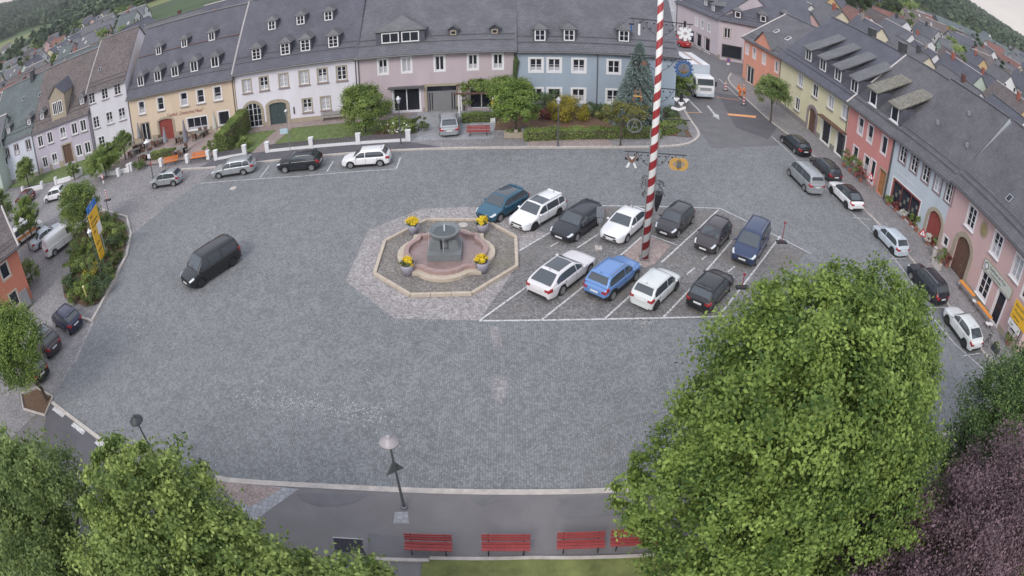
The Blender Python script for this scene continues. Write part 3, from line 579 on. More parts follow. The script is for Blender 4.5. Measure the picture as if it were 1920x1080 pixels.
for k in range(9): MB().box((a[0]+.4+wS*.1*k, .09, 1.0+.5*(k % 3)), (.3, .03, .35)).build('shop_display', dg, h.root)
u2 = h.uz(*Z(1640, 280, 4.5, [(495, 660)])[0])[0]; h.door(u2, 2.1, 3.2, M['wood_red'], M['stone'], .35, arch=1.0)
h.shell(M['stone'], .6); h.roof_build(ext=(.1, -.02)); h.downpipe(.05)
t = text('Blumen und Geschenke', .42, M['white'], h.root, (a[0]+.35, -.02, 3.55), (R(90), 0, 0)); t.scale.x = .8
for p in Z(1440, 0, 4, [(1270, 935), (1505, 865)])+Z(1440, 200, 4, [(1490, 305)]):
    q = h.roofpt(*p); MB().tube([q, q+Vector((0, 0, .42))], .2, n=10).build('roof_vent', M['steel'], h.roofo)
h = House('pink_inn', 'pink inn with round stone gateway, octagonal emblem and long hanging sign board', XE[4], XE[5], 6.85, 13.75, 8, plaster('pink', (.5, .35, .345)), M['tile_flat'], cat='inn', ov=.5)
E5 = h
h.row(Z(1440, 200, 4, [(1527, 830), (1720, 1030)])+Z(1440, 420, 4, [(1870, 335)]), 1.1, 1.75, nz=3, sur=M['white'], sw=.16, sill=M['white'])
u, _ = h.uz(1440+1440/4, 420+270/4); h.door(u, 2.3, 3.5, M['wood_brown'], M['stone'], .45, arch=1.1)
u, _ = h.uz(1440+1625/4, 420+455/4); h.window(u, 1.8, 1.35, 1.9, nx=2, nz=3, sur=M['white'], sw=.2, sill=M['white'])
u, _ = h.uz(1440+1735/4, 420+600/4); h.window(u, 1.45, 1.1, 2.6, nx=1, sur=M['white'], sw=.2)
u, z_ = h.uz(1440+1330/4, 420+130/4); h.window(u, z_, .7, .8, nx=1, sur=M['white'], sw=.14)
h.window(12.6, 1.7, .8, 1.2, nx=1, sur=M['white']); h.window(h.L-1.2, 4.9, 1.1, 1.75, nz=3, sur=M['white'], sw=.16)
h.shell(M['stone'], .6); h.roof_build(ext=(.02, .2)); h.downpipe(h.L-.2)
h.skylight(1440+1810/4, 200+690/4, .6, .8)
u, z_ = h.uz(1440+1622/4, 420+40/4)
e = MB().xprism([(u+.62*math.cos(math.pi*(k+.5)/4), z_+.75*math.sin(math.pi*(k+.5)/4)) for k in range(8)], -.05, -.002).xprism([(u+.45*math.cos(math.pi*(k+.5)/4), z_+.55*math.sin(math.pi*(k+.5)/4)) for k in range(8)], -.07, -.05, 1).build('emblem_plaque', [M['stone'], mat('emblem_ochre', (.3, .24, .12), .8, .5, 8)], h.root)
a = h.uz(*Z(1440, 420, 4, [(1622, 300)])[0]); b_ = h.uz(*Z(1440, 420, 4, [(1835, 520)])[0]); zc = (a[1]+b_[1])/2; wS = b_[0]-a[0]
sg = MB().box(((a[0]+b_[0])/2, -.09, zc), (wS, .1, .95)).build('sign_board', M['stone'], h.root)
MB().box(((a[0]+b_[0])/2, -.145, zc), (wS-.14, .014, .81)).build('sign_face', mat('sign_pale', (.52, .55, .5), .6, .05, 3), sg)
text('Gasthaus zur Post', .34, M['darkgrey'], sg, (a[0]+.95, -.155, zc+.06), (R(90), 0, 0)); text('Fränkische Küche', .24, M['door_green'], sg, (a[0]+1.2, -.155, zc-.28), (R(90), 0, 0))
MB().xprism([(a[0]+.5+.3*math.cos(k*math.pi/8), zc+.3*math.sin(k*math.pi/8)) for k in range(16)], -.165, -.152).xprism([(a[0]+.5+.22*math.cos(k*math.pi/8), zc+.22*math.sin(k*math.pi/8)) for k in range(16)], -.172, -.165, 1).build('round_logo', [M['door_green'], M['white']], sg)
# ================================================================ ground, paving, kerbs
def sheet(name, pts, z, m, kind='structure', lift=0.):
    me = bpy.data.meshes.new(name); bm = bmesh.new()
    vs = [bm.verts.new((p[0], p[1], z)) for p in pts]; f = bm.faces.new(vs)
    if f.normal.z < 0: f.normal_flip()
    bmesh.ops.triangulate(bm, faces=[f]); bm.to_mesh(me); bm.free(); me.materials.append(m)
    o = bpy.data.objects.new(name, me); col.objects.link(o); return tag(o, kind=kind)
PX = lambda L_, z=0.: [tuple(P(a, b, z))[:2] for a, b in L_]
def kerbline(name, pts, m, wd=.2, z0=-.05, z1=.12, kind='structure'):
    b = MB(); n = len(pts); off = []
    for i in range(n):
        a = Vector(pts[max(0, i-1)]); c = Vector(pts[min(n-1, i+1)]); t = (c-a).normalized(); nn = Vector((-t.y, t.x))*wd/2
        off.append((Vector(pts[i])+nn, Vector(pts[i])-nn))
    for i in range(n-1):
        (a, d), (b2, c) = off[i], off[i+1]
        b.prism([a, b2, c, d], z0, z1)
    return tag(b.build(name, m), kind=kind)
def smooth(pts, k=3):
    for _ in range(k):
        q = [pts[0]]
        for a, b in zip(pts[:-1], pts[1:]):
            a, b = Vector(a), Vector(b); q += [tuple(a.lerp(b, .25)), tuple(a.lerp(b, .75))]
        pts = q+[pts[-1]]
    return pts
# terrain: level under the town, wooded hills around it
def crest(az):
    if az < -20: return np.interp(az, [-60, -49, -45, -43, -36, -20], [3.4, 2.9, 1.9, 1.2, .9, 1.0])
    return np.interp(az, [-20, 30, 40, 42, 44, 46, 48, 50, 60], [1.0, .9, .5, .12, -.2, -.5, -.72, -.85, -.9])
def ground_h(x, y):
    r = math.hypot(x, y); az = math.degrees(math.atan2(x, y)); D = 1500. if az < 0 else 1300.
    if abs(az) > 80: return -.08
    hc = H+D*math.tan(R(crest(az))); t = min(1, max(0, (r-330)/(D-330))); t = t*t*(3-2*t)
    hz = -.08+hc*t
    if r > D: hz -= (r-D)*.06
    return hz+(6*math.sin(x*.009+1)*math.sin(y*.007)*t*(1-t)*3)
rs = [0, 20, 40, 60, 80, 110, 150, 200, 260, 330, 420, 520, 640, 780, 940, 1100, 1200, 1300, 1400, 1500, 1600, 2000, 3000]
azs = np.radians(np.concatenate([np.arange(-180, -62, 12), np.arange(-60, 60.1, 1.5), np.arange(72, 180, 12)]))
V = []; F = []
for r in rs:
    for a in azs: x, y = r*math.sin(a), r*math.cos(a); V.append((x, y, ground_h(x, y)))
n = len(azs)
for i in range(len(rs)-1):
    for j in range(n): F.append((i*n+j, (i+1)*n+j, (i+1)*n+(j+1) % n, i*n+(j+1) % n))
b = MB(); b.add(V, [f[::-1] for f in F]); 
m, N_, L_, bs = newmat('meadows_and_fields'); bs.inputs['Roughness'].default_value = .95
tc = N_.new('ShaderNodeTexCoord'); v = N_.new('ShaderNodeTexVoronoi'); v.inputs['Scale'].default_value = .009; L_.new(tc.outputs['Object'], v.inputs['Vector'])
sp = N_.new('ShaderNodeSeparateColor'); L_.new(v.outputs['Color'], sp.inputs[0]); r = N_.new('ShaderNodeValToRGB'); cr = r.color_ramp; cr.interpolation = 'CONSTANT'
for k, (p, c) in enumerate([(0, (.045, .075, .03)), (.3, (.1, .14, .045)), (.5, (.075, .115, .04)), (.7, (.17, .19, .07)), (.85, (.05, .085, .03))]):
    e = cr.elements[k] if k < 2 else cr.elements.new(p); e.position = p; e.color = c4(c)
L_.new(sp.outputs['Red'], r.inputs[0]); nn = N_.new('ShaderNodeTexNoise'); nn.inputs['Scale'].default_value = .05; nn.inputs['Detail'].default_value = 8; L_.new(tc.outputs['Object'], nn.inputs['Vector'])
sc = N_.new('ShaderNodeVectorMath'); sc.operation = 'SCALE'; mr = N_.new('ShaderNodeMapRange'); mr.inputs['To Min'].default_value = .5; mr.inputs['To Max'].default_value = 1.5; L_.new(nn.outputs['Fac'], mr.inputs['Value'])
L_.new(r.outputs[0], sc.inputs[0]); L_.new(mr.outputs[0], sc.inputs['Scale']); L_.new(sc.outputs[0], bs.inputs['Base Color'])
tag(b.build('ground', m, smooth=True), kind='structure')
# town ground under the houses and yards
sheet('yard_ground', [(-110, -25), (95, -25), (120, 60), (110, 150), (-60, 150), (-140, 120)], -.03, M['asphalt_warm'])
# the cobbled square
west = PX([(398, 330), (380, 338), (300, 396), (242, 442), (236, 480), (215, 530), (175, 602), (140, 680), (98, 748)])
south = PX([(98, 748), (215, 850), (330, 890), (430, 903), (600, 913), (760, 921), (960, 925), (1150, 922)])+[(12, 17.4), (20, 17.4), (28, 18.6), (33, 20.5)]
east = [(33.4, 21.8), (32.8, 23.8), (32.4, 30.6), (32.1, 36.7), (31.1, 42.6), (30.5, 46), (30.0, 53), (29.3, 60), (28.6, 66)]
north = [(19, 66), (18.2, 58.6), (17, 56.6), (15.2, 55), (10.4, 54.2), (1.9, 53.7), (-10, 54.0), (-23.3, 53.6), (-28.4, 53.4)]
sheet('square_paving', west+south[1:]+east+north, 0.0, M['cobble'])
# reddish setts west of the square
sheet('west_paving', [(-120, 56.5), (-60, 57.5), (-45, 57.6), (-29, 55), (-28.4, 53.4)]+west[1:]+[(-34, 12), (-80, 5), (-120, 30)], -.012, M['cobble_warm'])
sheet('west_road', PX([(0, 402), (60, 378), (140, 372), (262, 352), (345, 349)])+PX([(300, 396), (262, 430)])+[(-41, 37), (-60, 36), (-80, 45)], -.006, M['cobble_warm'])
kerbline('west_kerb', west[2:-1], M['plaza'], .22, -.05, .01)
# fountain plaza and parking bays
plaza = PX([(648, 527), (690, 432), (792, 391), (905, 388), (985, 418), (1045, 450), (1065, 500), (900, 601), (740, 597)])
sheet('fountain_plaza_paving', plaza, .004, M['plaza'])
park = PX([(898, 602), (1370, 593), (1420, 560), (1515, 472), (1350, 392), (1120, 388), (975, 470), (969, 500)])
sheet('parking_paving', park, .008, M['cobble_park'])
# northern pavement, kerb, verge
nk = smooth([(-33.5, 54.4), (-28.4, 53.6), (-23.3, 53.8), (-10, 54.2), (1.9, 53.9), (10.4, 54.4), (15.4, 55.3), (17.3, 56.9), (18.4, 59), (18.3, 63), (19, 74)], 2)
kerbline('north_kerb', nk[1:], M['kerb'], .26)
sheet('north_pavement', nk[4:16]+[(-10, 56.4), (-29.3, 56.2), (-30.5, 54.1)], .1, M['asphalt_dark'])
sheet('corner_pavement', nk[15:]+[(17.4, 74), (16.9, 64.4), (-10, 64.4), (-10, 55.6)], .09, M['cobble_warm'])
sheet('red_paving', PX([(985, 277), (1045, 276), (1150, 274), (1130, 250), (1030, 245), (1000, 255)], .1), .106, M['redpave'])
sheet('driveway', [(-9.0, 56.0), (-1.5, 56.0), (-1.5, 58.2), (-1.0, 63.95), (-9.3, 64.1)], .1, M['slabs'])
sheet('front_lawn', [(-29.4, 56.7), (-9.3, 56.3), (-9.4, 63.2), (-15, 62.6), (-29.4, 62.6)], .05, M['grass'])
sheet('house_path', [(-29.4, 62.4), (-9.4, 62.4), (-9.4, 64.3), (-29.4, 64.3)], .07, M['redpave'])
sheet('garden_path', PX([(497, 285), (470, 288), (522, 240), (548, 240)], .08), .078, M['redpave'])
sheet('mulch_bed', PX([(690, 258), (775, 262), (790, 235), (730, 232)], .07), .072, M['soil'])
sheet('garden_bed', [(-1.5, 58.2), (17.2, 57.6), (17.4, 64.4), (-1.2, 64)], .13, M['soil'])
sheet('inn_terrace', [(-47, 57.2), (-29.9, 56.8), (-29.9, 64.1), (-47, 65)], .06, M['redpave'])
sheet('front_yard', [(-62, 57.6), (-47, 57.4), (-47, 65), (-64, 61.3), (-75, 59.5)], .04, M['grass'])
# street towards the north-east
road = [(18.6, 55.4), (18.5, 60), (18.6, 64), (19.2, 75), (19, 88), (17, 100), (9, 140), (4, 175), (14, 178), (20, 145), (25, 118), (29.6, 103), (31, 92), (30, 84), (28.7, 70), (29.3, 60), (26.5, 57.5)]
sheet('north_road', road, .012, M['asphalt'])
sheet('side_road', [(30, 92.5), (31, 85), (70, 92), (70, 98)], .008, M['asphalt'])
sheet('road_patch', PX([(1345, 175), (1395, 182), (1470, 222), (1440, 262), (1380, 240)]), .018, M['asphalt_dark'])
# eastern pavement
ek = smooth([(30.4, 84.5), (28.3, 80.5), (28.3, 73), (28.6, 64.6), (30.05, 59.5), (30.3, 53), (30.7, 44.4), (31.1, 42.6), (31.8, 36.7), (32.3, 30.6), (32.6, 25), (33.2, 23.2), (34.6, 21.6), (37.5, 20.8), (60, 21)], 2)
kerbline('east_kerb', ek, M['kerb'], .2, -.05, .12)
sheet('east_pavement', ek+[(60, 23), (37.2, 23.7), (36.3, 37.6), (35, 47), (34.3, 55.6), (32.7, 72), (31.2, 82)], .1, M['cobble_warm'])
# southern pavement and lawn
sk = smooth(PX([(405, 898), (430, 903), (600, 913), (760, 921), (960, 925), (1150, 922)])+[(12, 17.4), (20, 17.3), (28, 18.4), (34, 20), (60, 19)], 2)
kerbline('south_kerb', sk, M['kerb'], .3)
sheet('south_pavement', sk+[(60, -5), (-22, -5), (-21, 12), (-13.6, 16.9)], .1, M['asphalt_warm'])
sheet('south_stone_apron', PX([(455, 905), (560, 917), (500, 960), (470, 985), (440, 960)], .1), .106, M['slabs'])
sheet('south_red_paving', PX([(400, 898), (530, 915), (470, 950), (440, 940)], .1), .112, M['redpave'])
sheet('pavement_slab', PX([(740, 960), (765, 960), (767, 982), (738, 982)], .1), .112, M['slabs'])
for pl in ([(555, 925), (690, 927), (670, 940), (640, 948), (600, 950), (565, 938)], [(880, 932), (960, 935), (925, 942), (905, 950), (890, 943)], [(1045, 935), (1160, 928), (1168, 965), (1060, 973), (1040, 958), (1052, 945)]):
    q = PX(pl, .1); rj = random.Random(len(q)); jq = []
    for i in range(len(q)):
        a, c = Vector(q[i]), Vector(q[(i+1) % len(q)]); L0 = (c-a).length; n_ = max(1, int(L0/.25))
        for k in range(n_): t_ = a.lerp(c, k/n_); jq.append((t_.x+rj.uniform(-.07, .07)*(k > 0), t_.y+rj.uniform(-.07, .07)*(k > 0)))
    sheet('asphalt_repair', jq, .112, M['asphalt'])
sheet('dark_pavement_strip', PX([(690, 1000), (805, 1010), (806, 1050), (770, 1052), (690, 1045)], .1), .116, M['asphalt'])
lk = PX([(806, 1048), (1000, 1047), (1240, 1041)], .1)
kerbline('lawn_kerb', lk+[(9, 13.9)], M['kerb'], .16, .0, .2)
sheet('south_lawn', lk+[(20, 14), (30, 10), (30, -5), (-4, -5), (-3.6, 13.8)], .16, M['drygrass'])
kerbline('lawn_kerb_return', PX([(700, 1049), (805, 1052)], .1), M['kerb'], .16, .0, .2)
# bus lane markings in the south-west corner, tree pit
sheet('corner_road', PX([(99, 757), (217, 855), (210, 1000), (60, 1000), (86, 784)]), .008, M['asphalt_dark'])
def stroke(name, a, b, wd, m, z=.016, kind='structure'):
    a, b = Vector(a), Vector(b); t = (b-a).normalized(); nn = Vector((-t.y, t.x))*wd/2
    return sheet(name, [a+nn, a-nn, b-nn, b+nn], z, m, kind)
for a, b in (((100, 765), (120, 780)), ((136, 795), (158, 812)), ((180, 827), (205, 848))): stroke('road_marking', *PX([a, b]), .35, M['white_paint'])
kerbline('south_west_kerb', PX([(98, 755), (150, 795), (200, 832), (222, 858)]), M['kerb'], .25, -.05, .08)
# parking bay markings
ML = []
def line(a, b, wd=.12): stroke('bay_marking', *PX([a, b]), wd, M['white_paint'], .02)
line((898, 602), (1370, 593), .13)
line((1120, 386), (1350, 391)); line((1350, 391), (1520, 476)); 
Z5 = lambda *q: Z(1140, 340, 4, q); Z4 = lambda *q: Z(880, 330, 4, q)
u_ = Vector((math.cos(R(50.8)), math.sin(R(50.8))))
def bay(px, py, l0, l1): p = P(px, py).xy; a, b = p+u_*l0, p+u_*l1; stroke('bay_marking', a, b, .12, M['white_paint'], .024)
bay(900, 601, 0, 4.9); bay(1017, 599, 0, 4.9); bay(1135, 597, 0, 4.8); bay(1244, 595, 0, 4.6); bay(1347, 593.5, 0, 13.2-.9)
p = P(1244, 595).xy
for a, b in ((Z4((370, 565), (620, 415))), (Z4((810, 540), (985, 425))), (Z4((1130, 600), (1290, 460))), (Z5((400, 610), (830, 213))), (Z5((720, 690), (930, 445)))): line(a, b)
for a, b in (Z4((1340, 440), (1560, 520)), Z5((590, 700), (650, 650)), Z5((700, 590), (740, 560)), Z5((900, 680), (950, 640)), Z4((610, 530), (670, 495))): line(a, b, .1)
sheet('maypole_plinth_paving', PX(Z4((1150, 585), (1290, 455), (1380, 460), (1510, 520), (1390, 660), (1310, 690))), .014, M['redpave'])
# north row bays, east row bays, street markings
line((376, 344), (560, 331), .1); line((560, 331), (745, 317), .1)
for a, b in Z(380, 240, 4.8, [(517, 447), (600, 340)]), Z(380, 240, 4.8, [(1115, 398), (1175, 300)]), Z(380, 240, 4.8, [(1742, 370), (1782, 265)]): line(a, b, .12)
for a, b in zip([(1446, 255), (1500, 305), (1545, 352), (1600, 402), (1640, 440), (1700, 515), (1745, 592), (1790, 645)], [(1500, 305), (1545, 352), (1600, 402), (1640, 440), (1700, 515), (1745, 592), (1790, 645), (1858, 706)]): line(a, b, .1)
for a, b in (Z(1440, 200, 4, [(640, 830), (770, 850)]), Z(1440, 420, 4, [(915, 260), (1040, 262)]), Z(1440, 420, 4, [(1215, 630), (1330, 625)]), Z(1440, 420, 4, [(1465, 990), (1590, 970)])): line(a, b, .1)
ZR = lambda *q: PX(Z(1200, 0, 4, q))
stroke('lane_marking', *ZR((305, 690), (462, 848)), .2, M['white_paint'], .022)
stroke('lane_marking', *ZR((590, 590), (760, 750)), .1, M['white_paint'], .022)
sheet('stop_marking_orange', ZR((655, 852), (872, 870), (868, 886), (660, 866)), .026, M['orange_paint'])
stroke('marking_orange', *ZR((540, 725), (740, 752)), .12, M['orange_paint'], .026); stroke('marking_orange', *ZR((310, 845), (462, 846)), .12, M['orange_paint'], .024)
sheet('turn_arrow', ZR((500, 795), (515, 793), (565, 855), (590, 862), (596, 900), (540, 868), (556, 866)), .026, M['white_paint'])
for (px, py, rr) in ((437, 353, .35), (1325, 244, .55), (1330, 244.5, .6), (1085, 295, .01)):
    if rr < .05: continue
    p = P(px, py); o = MB().lathe([(rr, .0), (rr, .03)], n=20).build('manhole_cover', M['kerb'] if px < 500 else M['asphalt_warm'], loc=(p.x, p.y, .0))
    if px == 1330: bpy.data.objects.remove(o); continue
    tag(o, 'pale round manhole cover in the cobbles near the parked silver wagon' if px < 500 else 'large round manhole cover in the road by the street corner', 'manhole cover')
# scattered light stones in the cobbles
b = MB(); rnd = random.Random(3)
for (x0, y0, x1, y1, n_, sp_) in ((350, 470, 395, 420, 80, 12), (225, 590, 270, 620, 60, 12), (250, 580, 285, 570, 30, 8), (500, 740, 700, 780, 130, 18), (430, 745, 560, 760, 60, 12), (640, 775, 740, 770, 60, 14), (1190, 600, 1225, 603, 40, 5), (130, 760, 170, 760, 30, 12), (260, 740, 290, 700, 18, 10), (900, 297, 1170, 293, 90, 3), (1370, 290, 1440, 300, 40, 6), (850, 500, 900, 580, 0, 3)):
    for k in range(n_):
        t_ = rnd.random(); px = x0+(x1-x0)*t_+rnd.gauss(0, sp_); py = y0+(y1-y0)*t_+rnd.gauss(0, sp_*.7)
        p = P(px, py); s_ = rnd.uniform(.04, .075); a = rnd.random()*3; vs = [(p.x+s_*math.cos(a+q), p.y+s_*math.sin(a+q), .006) for q in (0, 1.57, 3.14, 4.71)]
        b.add(vs, [(0, 1, 2, 3)])
for k in range(500):
    p = P(rnd.uniform(150, 1700), rnd.uniform(300, 915)); s_ = rnd.uniform(.03, .055); a = rnd.random()*3
    if -4 < p.x < 20 and 29 < p.y < 46: continue
    b.add([(p.x+s_*math.cos(a+q), p.y+s_*math.sin(a+q), .005) for q in (0, 1.57, 3.14, 4.71)], [(0, 1, 2, 3)])
tag(b.build('pale_setts', mat('pale_setts', (.36, .355, .36), .8, .2, 9)), 'scattered pale stones among the grey cobbles', 'stones', kind='stuff')
sheet('paving_repair', PX([(924, 710), (950, 707), (950, 735), (945, 760), (922, 745)]), .006, M['cobble_warm']); sheet('paving_repair', PX([(918, 612), (936, 612), (942, 650), (926, 655)]), .006, M['cobble_warm'])
# ================================================================ cars
def paint(name, c, metal=.0, rough=.28): return mat('paint_'+name, c, rough, .0, 1, coat=.55, metal=metal)
PT = dict(white=paint('white', (.78, .78, .8)), pearl=paint('pearl', (.7, .68, .7)), silver=paint('silver', (.36, .38, .4), .35), black=paint('black', (.012, .013, .016)),
          ink=paint('ink', (.014, .016, .024)), charcoal=paint('charcoal', (.035, .034, .04)), brownblack=paint('brownblack', (.045, .036, .042)), teal=paint('teal', (.035, .12, .19), .3), sky=paint('sky', (.14, .27, .56), .1),
          navy=paint('navy', (.03, .05, .115), .2), mint=paint('mint', (.66, .69, .69), .0), darkblue=paint('darkblue', (.02, .024, .06), .2), maroon=paint('maroon', (.1, .012, .02)), red=paint('red', (.42, .02, .02)), lightblue=paint('lightblue', (.5, .56, .62)))
CG = mat('car_glass', (.06, .072, .085), .07, 0, spec=1.0); TY = mat('tyre', (.018, .018, .019), .85, 0); RIM = mat('alloy', (.42, .43, .45), .3, 0, metal=.7); RIMD = mat('dark_alloy', (.07, .07, .075), .35, 0, metal=.6)
PLAS = mat('black_plastic', (.025, .026, .028), .6, 0); HL = mat('headlamp', (.62, .66, .7), .1, 0, coat=1); TL = mat('tail_lamp', (.35, .015, .02), .15, 0, coat=1); PLT = mat('number_plate', (.7, .7, .72), .5, 0)
WM = {}
def wheel_mesh(r, dark):
    k = (round(r, 3), dark)
    if k not in WM:
        def mk(f):
            b = MB(); b.M = Matrix.Rotation(R(-90), 4, 'X'); f(b); o = b.build('wheel', [TY, RIMD if dark else RIM, PLAS], smooth=False); me = o.data; bpy.data.objects.remove(o); return me
        wdt = .1
        def tyre(b): b.lathe([(r*.66, -wdt), (r*.93, -wdt), (r, -wdt*.7), (r, wdt*.7), (r*.93, wdt), (r*.66, wdt), (r*.64, wdt*.3)], 0, 20, cap=False)
        def rim(b):
            b.lathe([(r*.67, wdt*.2), (r*.69, wdt*1.03), (r*.6, wdt*1.03), (r*.56, wdt*.55), (.05, wdt*.5)], 1, 20, cap=False)
            for i in range(5):
                a = 2*math.pi*i/5; c, s_ = math.cos(a), math.sin(a); p = (-s_*.06, c*.06)
                b.add([(c*.04+p[0], s_*.04+p[1], wdt*.9), (c*.04-p[0], s_*.04-p[1], wdt*.9), (c*r*.62-p[0]*.7, s_*r*.62-p[1]*.7, wdt), (c*r*.62+p[0]*.7, s_*r*.62+p[1]*.7, wdt)], [(0, 1, 2, 3)], 1)
            b.lathe([(.05, wdt*.3), (.06, wdt*.95)], 1, 8)
        WM[k] = (mk(tyre), mk(rim))
    return WM[k]
BASE = dict(L=4.2, W=1.78, H=1.47, wb=2.6, fo=.82, belt=.92, hood=.8, r=.315, xa=1.02, xb=1.75, xc=3.55, xd=4.05, rearz=.95, nose=.6, tumble=.2, top2=.97, zb=.24)
SPEC = dict(
    hatch=dict(), small=dict(L=3.85, W=1.68, H=1.5, wb=2.48, fo=.76, xa=.88, xb=1.5, xc=3.3, xd=3.74, belt=.93, hood=.84),
    wagon=dict(L=4.6, W=1.8, H=1.48, wb=2.68, fo=.88, xa=1.12, xb=1.85, xc=4.05, xd=4.45, belt=.93, hood=.8),
    brake=dict(L=4.95, W=1.88, H=1.41, wb=2.87, fo=.86, xa=1.4, xb=2.2, xc=3.8, xd=4.75, belt=.93, hood=.84, tumble=.27, r=.34),
    suv=dict(L=4.15, W=1.8, H=1.6, wb=2.58, fo=.84, xa=1.08, xb=1.72, xc=3.55, xd=4.0, belt=1.05, hood=.97, r=.34, zb=.3, nose=.75),
    coupe=dict(L=4.4, W=1.82, H=1.42, wb=2.62, fo=.92, xa=1.2, xb=1.98, xc=3.25, xd=4.15, belt=.92, hood=.8, tumble=.25),
    fastsuv=dict(L=4.48, W=1.86, H=1.58, wb=2.7, fo=.88, xa=1.2, xb=1.95, xc=3.45, xd=4.25, belt=1.05, hood=.95, tumble=.24, r=.35, zb=.3, nose=.75),
    mpv=dict(L=4.75, W=1.86, H=1.66, wb=2.85, fo=.95, xa=1.05, xb=1.95, xc=4.1, xd=4.6, belt=1.02, hood=.93, r=.33),
    sedan=dict(L=4.65, W=1.82, H=1.45, wb=2.75, fo=.85, xa=1.3, xb=2.05, xc=3.3, xd=3.95, belt=.93, hood=.82, rearz=1.0),
    micro=dict(L=3.6, W=1.64, H=1.48, wb=2.4, fo=.68, xa=.8, xb=1.35, xc=3.1, xd=3.5, belt=.93, hood=.84, r=.29),
    van=dict(L=4.95, W=1.92, H=1.95, wb=3.05, fo=.92, xa=.85, xb=1.6, xc=4.6, xd=4.86, belt=1.15, hood=1.0, r=.34, tumble=.16, zb=.28, nose=.75, rearz=1.15),
    midvan=dict(L=4.8, W=1.86, H=1.86, wb=3.05, fo=.85, xa=.95, xb=1.75, xc=4.45, xd=4.7, belt=1.12, hood=1.0, r=.33, tumble=.14, zb=.28, nose=.75, rearz=1.12))
def make_car(kind, color, label, rimd=False, clad=False, roofglass=None, rails=False, darkroof=None, cat='car', name='parked_car', group='cars parked around the square', panel=False, plates=True, spoiler=False):
    S = dict(BASE); S.update(SPEC[kind]); Lc, W, hh, r = S['L'], S['W']/2, S['H'], S['r']
    root = empty(name, label=label, cat=cat, group=group); P_ = PT[color]; axF, axR = S['fo'], S['fo']+S['wb']; zb = S['zb']; arch = r+.07
    ztop = lambda s: float(np.interp(s, [0, .03, .12, .35, S['xa'], S['xa']+.3, S['xd'], Lc-.1, Lc-.03, Lc], [S['nose'], S['nose']+.08, S['hood']-.1, S['hood']-.02, S['belt'], S['belt']+.02, S['belt']+.04, S['rearz'], S['rearz']-.06, S['rearz']-.22]))
    hw = lambda s: W*float(np.interp(s, [0, .03, .12, .35, .8, Lc-.9, Lc-.35, Lc-.1, Lc-.03, Lc], [.66, .76, .87, .955, 1, 1, .965, .9, .83, .74]))
    def zbot(s):
        z = zb+(.05 if s < .15 or s > Lc-.15 else 0)
        for a in (axF, axR):
            d = abs(s-a)
            if d < arch: z = max(z, r+math.sqrt(max(0, arch**2-d*d)))
        return z
    def sec(s):
        w_, zt, z0 = hw(s), ztop(s), zbot(s); zs = zt-.07
        return [(w_*.965, z0), (w_*1.0, z0+(zs-z0)*.35), (w_*1.0, z0+(zs-z0)*.7), (w_*.985, zs), (w_*.93, zs+.045), (w_*.55, zt), (0, zt+.02)]
    ss = [0, .03, .12, .35]
    for a in (axF, axR): ss += [a-arch-.03]+[a-arch*math.cos(R(q)) for q in (8, 30, 55, 90, 125, 150, 172)]+[a+arch+.03]
    ss += [(axF+axR)/2-.5, (axF+axR)/2+.3, Lc-.35, Lc-.1, Lc-.03, Lc]; ss = sorted(x for x in ss if 0 <= x <= Lc)
    b = MB(); vs = []; fs = []; ms = []
    for s in ss:
        q = sec(s); vs += [(Lc/2-s, y, z) for y, z in q]+[(Lc/2-s, -y, z) for y, z in q[-2::-1]]
    for i in range(len(ss)-1):
        for j in range(12): fs.append((i*13+j, i*13+j+1, (i+1)*13+j+1, (i+1)*13+j))
    b.add(vs, fs); b.add([vs[j] for j in range(13)], [tuple(range(12, -1, -1))]); b.add(vs[-13:], [tuple(range(13))])
    if clad: b.m = [1 if (k < len(fs) and k % 12 in (0, 11)) else 0 for k in range(len(b.f))]
    bo = b.build('body', [P_, PLAS], root, smooth=True); md = bo.modifiers.new('s', 'SUBSURF'); md.levels = md.render_levels = 1
    MB().box((0, 0, .42), (Lc-.5, 2*W-.42, .42)).build('underbody', PLAS, root)
    # cabin
    xa, xb, xc, xd, bt = S['xa'], S['xb'], S['xc'], S['xd'], S['belt']-.03; Hg = hh-bt
    hx = [xa, xa+(xb-xa)*.5, xb, xb+.35, (xb+xc)/2, xc-.3, xc, (xc+xd)/2, xd]; hv = [0, .5, .93, .985, 1, .985, .93, .5, .06]
    h = lambda s: Hg*float(np.interp(s, hx, hv)); wb_ = lambda s: hw(s)*.945; wt = lambda s: hw(s)*.945-W*S['tumble']
    yy = lambda s, z: wb_(s)-(wb_(s)-wt(s))*(z/Hg)**1.25
    def csec(s):
        q = h(s); Y = lambda f: yy(s, max(0, q*f))
        return [(Y(0), 0), (Y(.5), q*.5), (Y(.86), q*.86), (Y(.96)*.94, q*.965), (Y(1)*.5, q), (0, q+.012)]
    cs = sorted(set(hx+[xa+.02, xa+(xb-xa)*.25, xa+(xb-xa)*.78, xd-.02, xc+(xd-xc)*.25, xc+(xd-xc)*.8])); b = MB(); vs = []; fs = []
    for s in cs:
        q = csec(s); vs += [(Lc/2-s, y, bt+z) for y, z in q]+[(Lc/2-s, -y, bt+z) for y, z in q[-2::-1]]
    for i in range(len(cs)-1):
        for j in range(10): fs.append((i*11+j, i*11+j+1, (i+1)*11+j+1, (i+1)*11+j))
    b.add(vs, fs); b.add(vs[:11], [tuple(range(10, -1, -1))]); b.add(vs[-11:], [tuple(range(11))])
    co = b.build('cabin', PT[darkroof] if darkroof else P_, root, smooth=True)
    def top(s, l, off=.014):   # roof-side surface, l in -1..1
        q = h(s); y = yy(s, q)*l; return (Lc/2-s+(off if s < xb else -off if s > xc else 0), y, bt+q*(1-.035*l*l)+.012*(1-abs(l))+off)
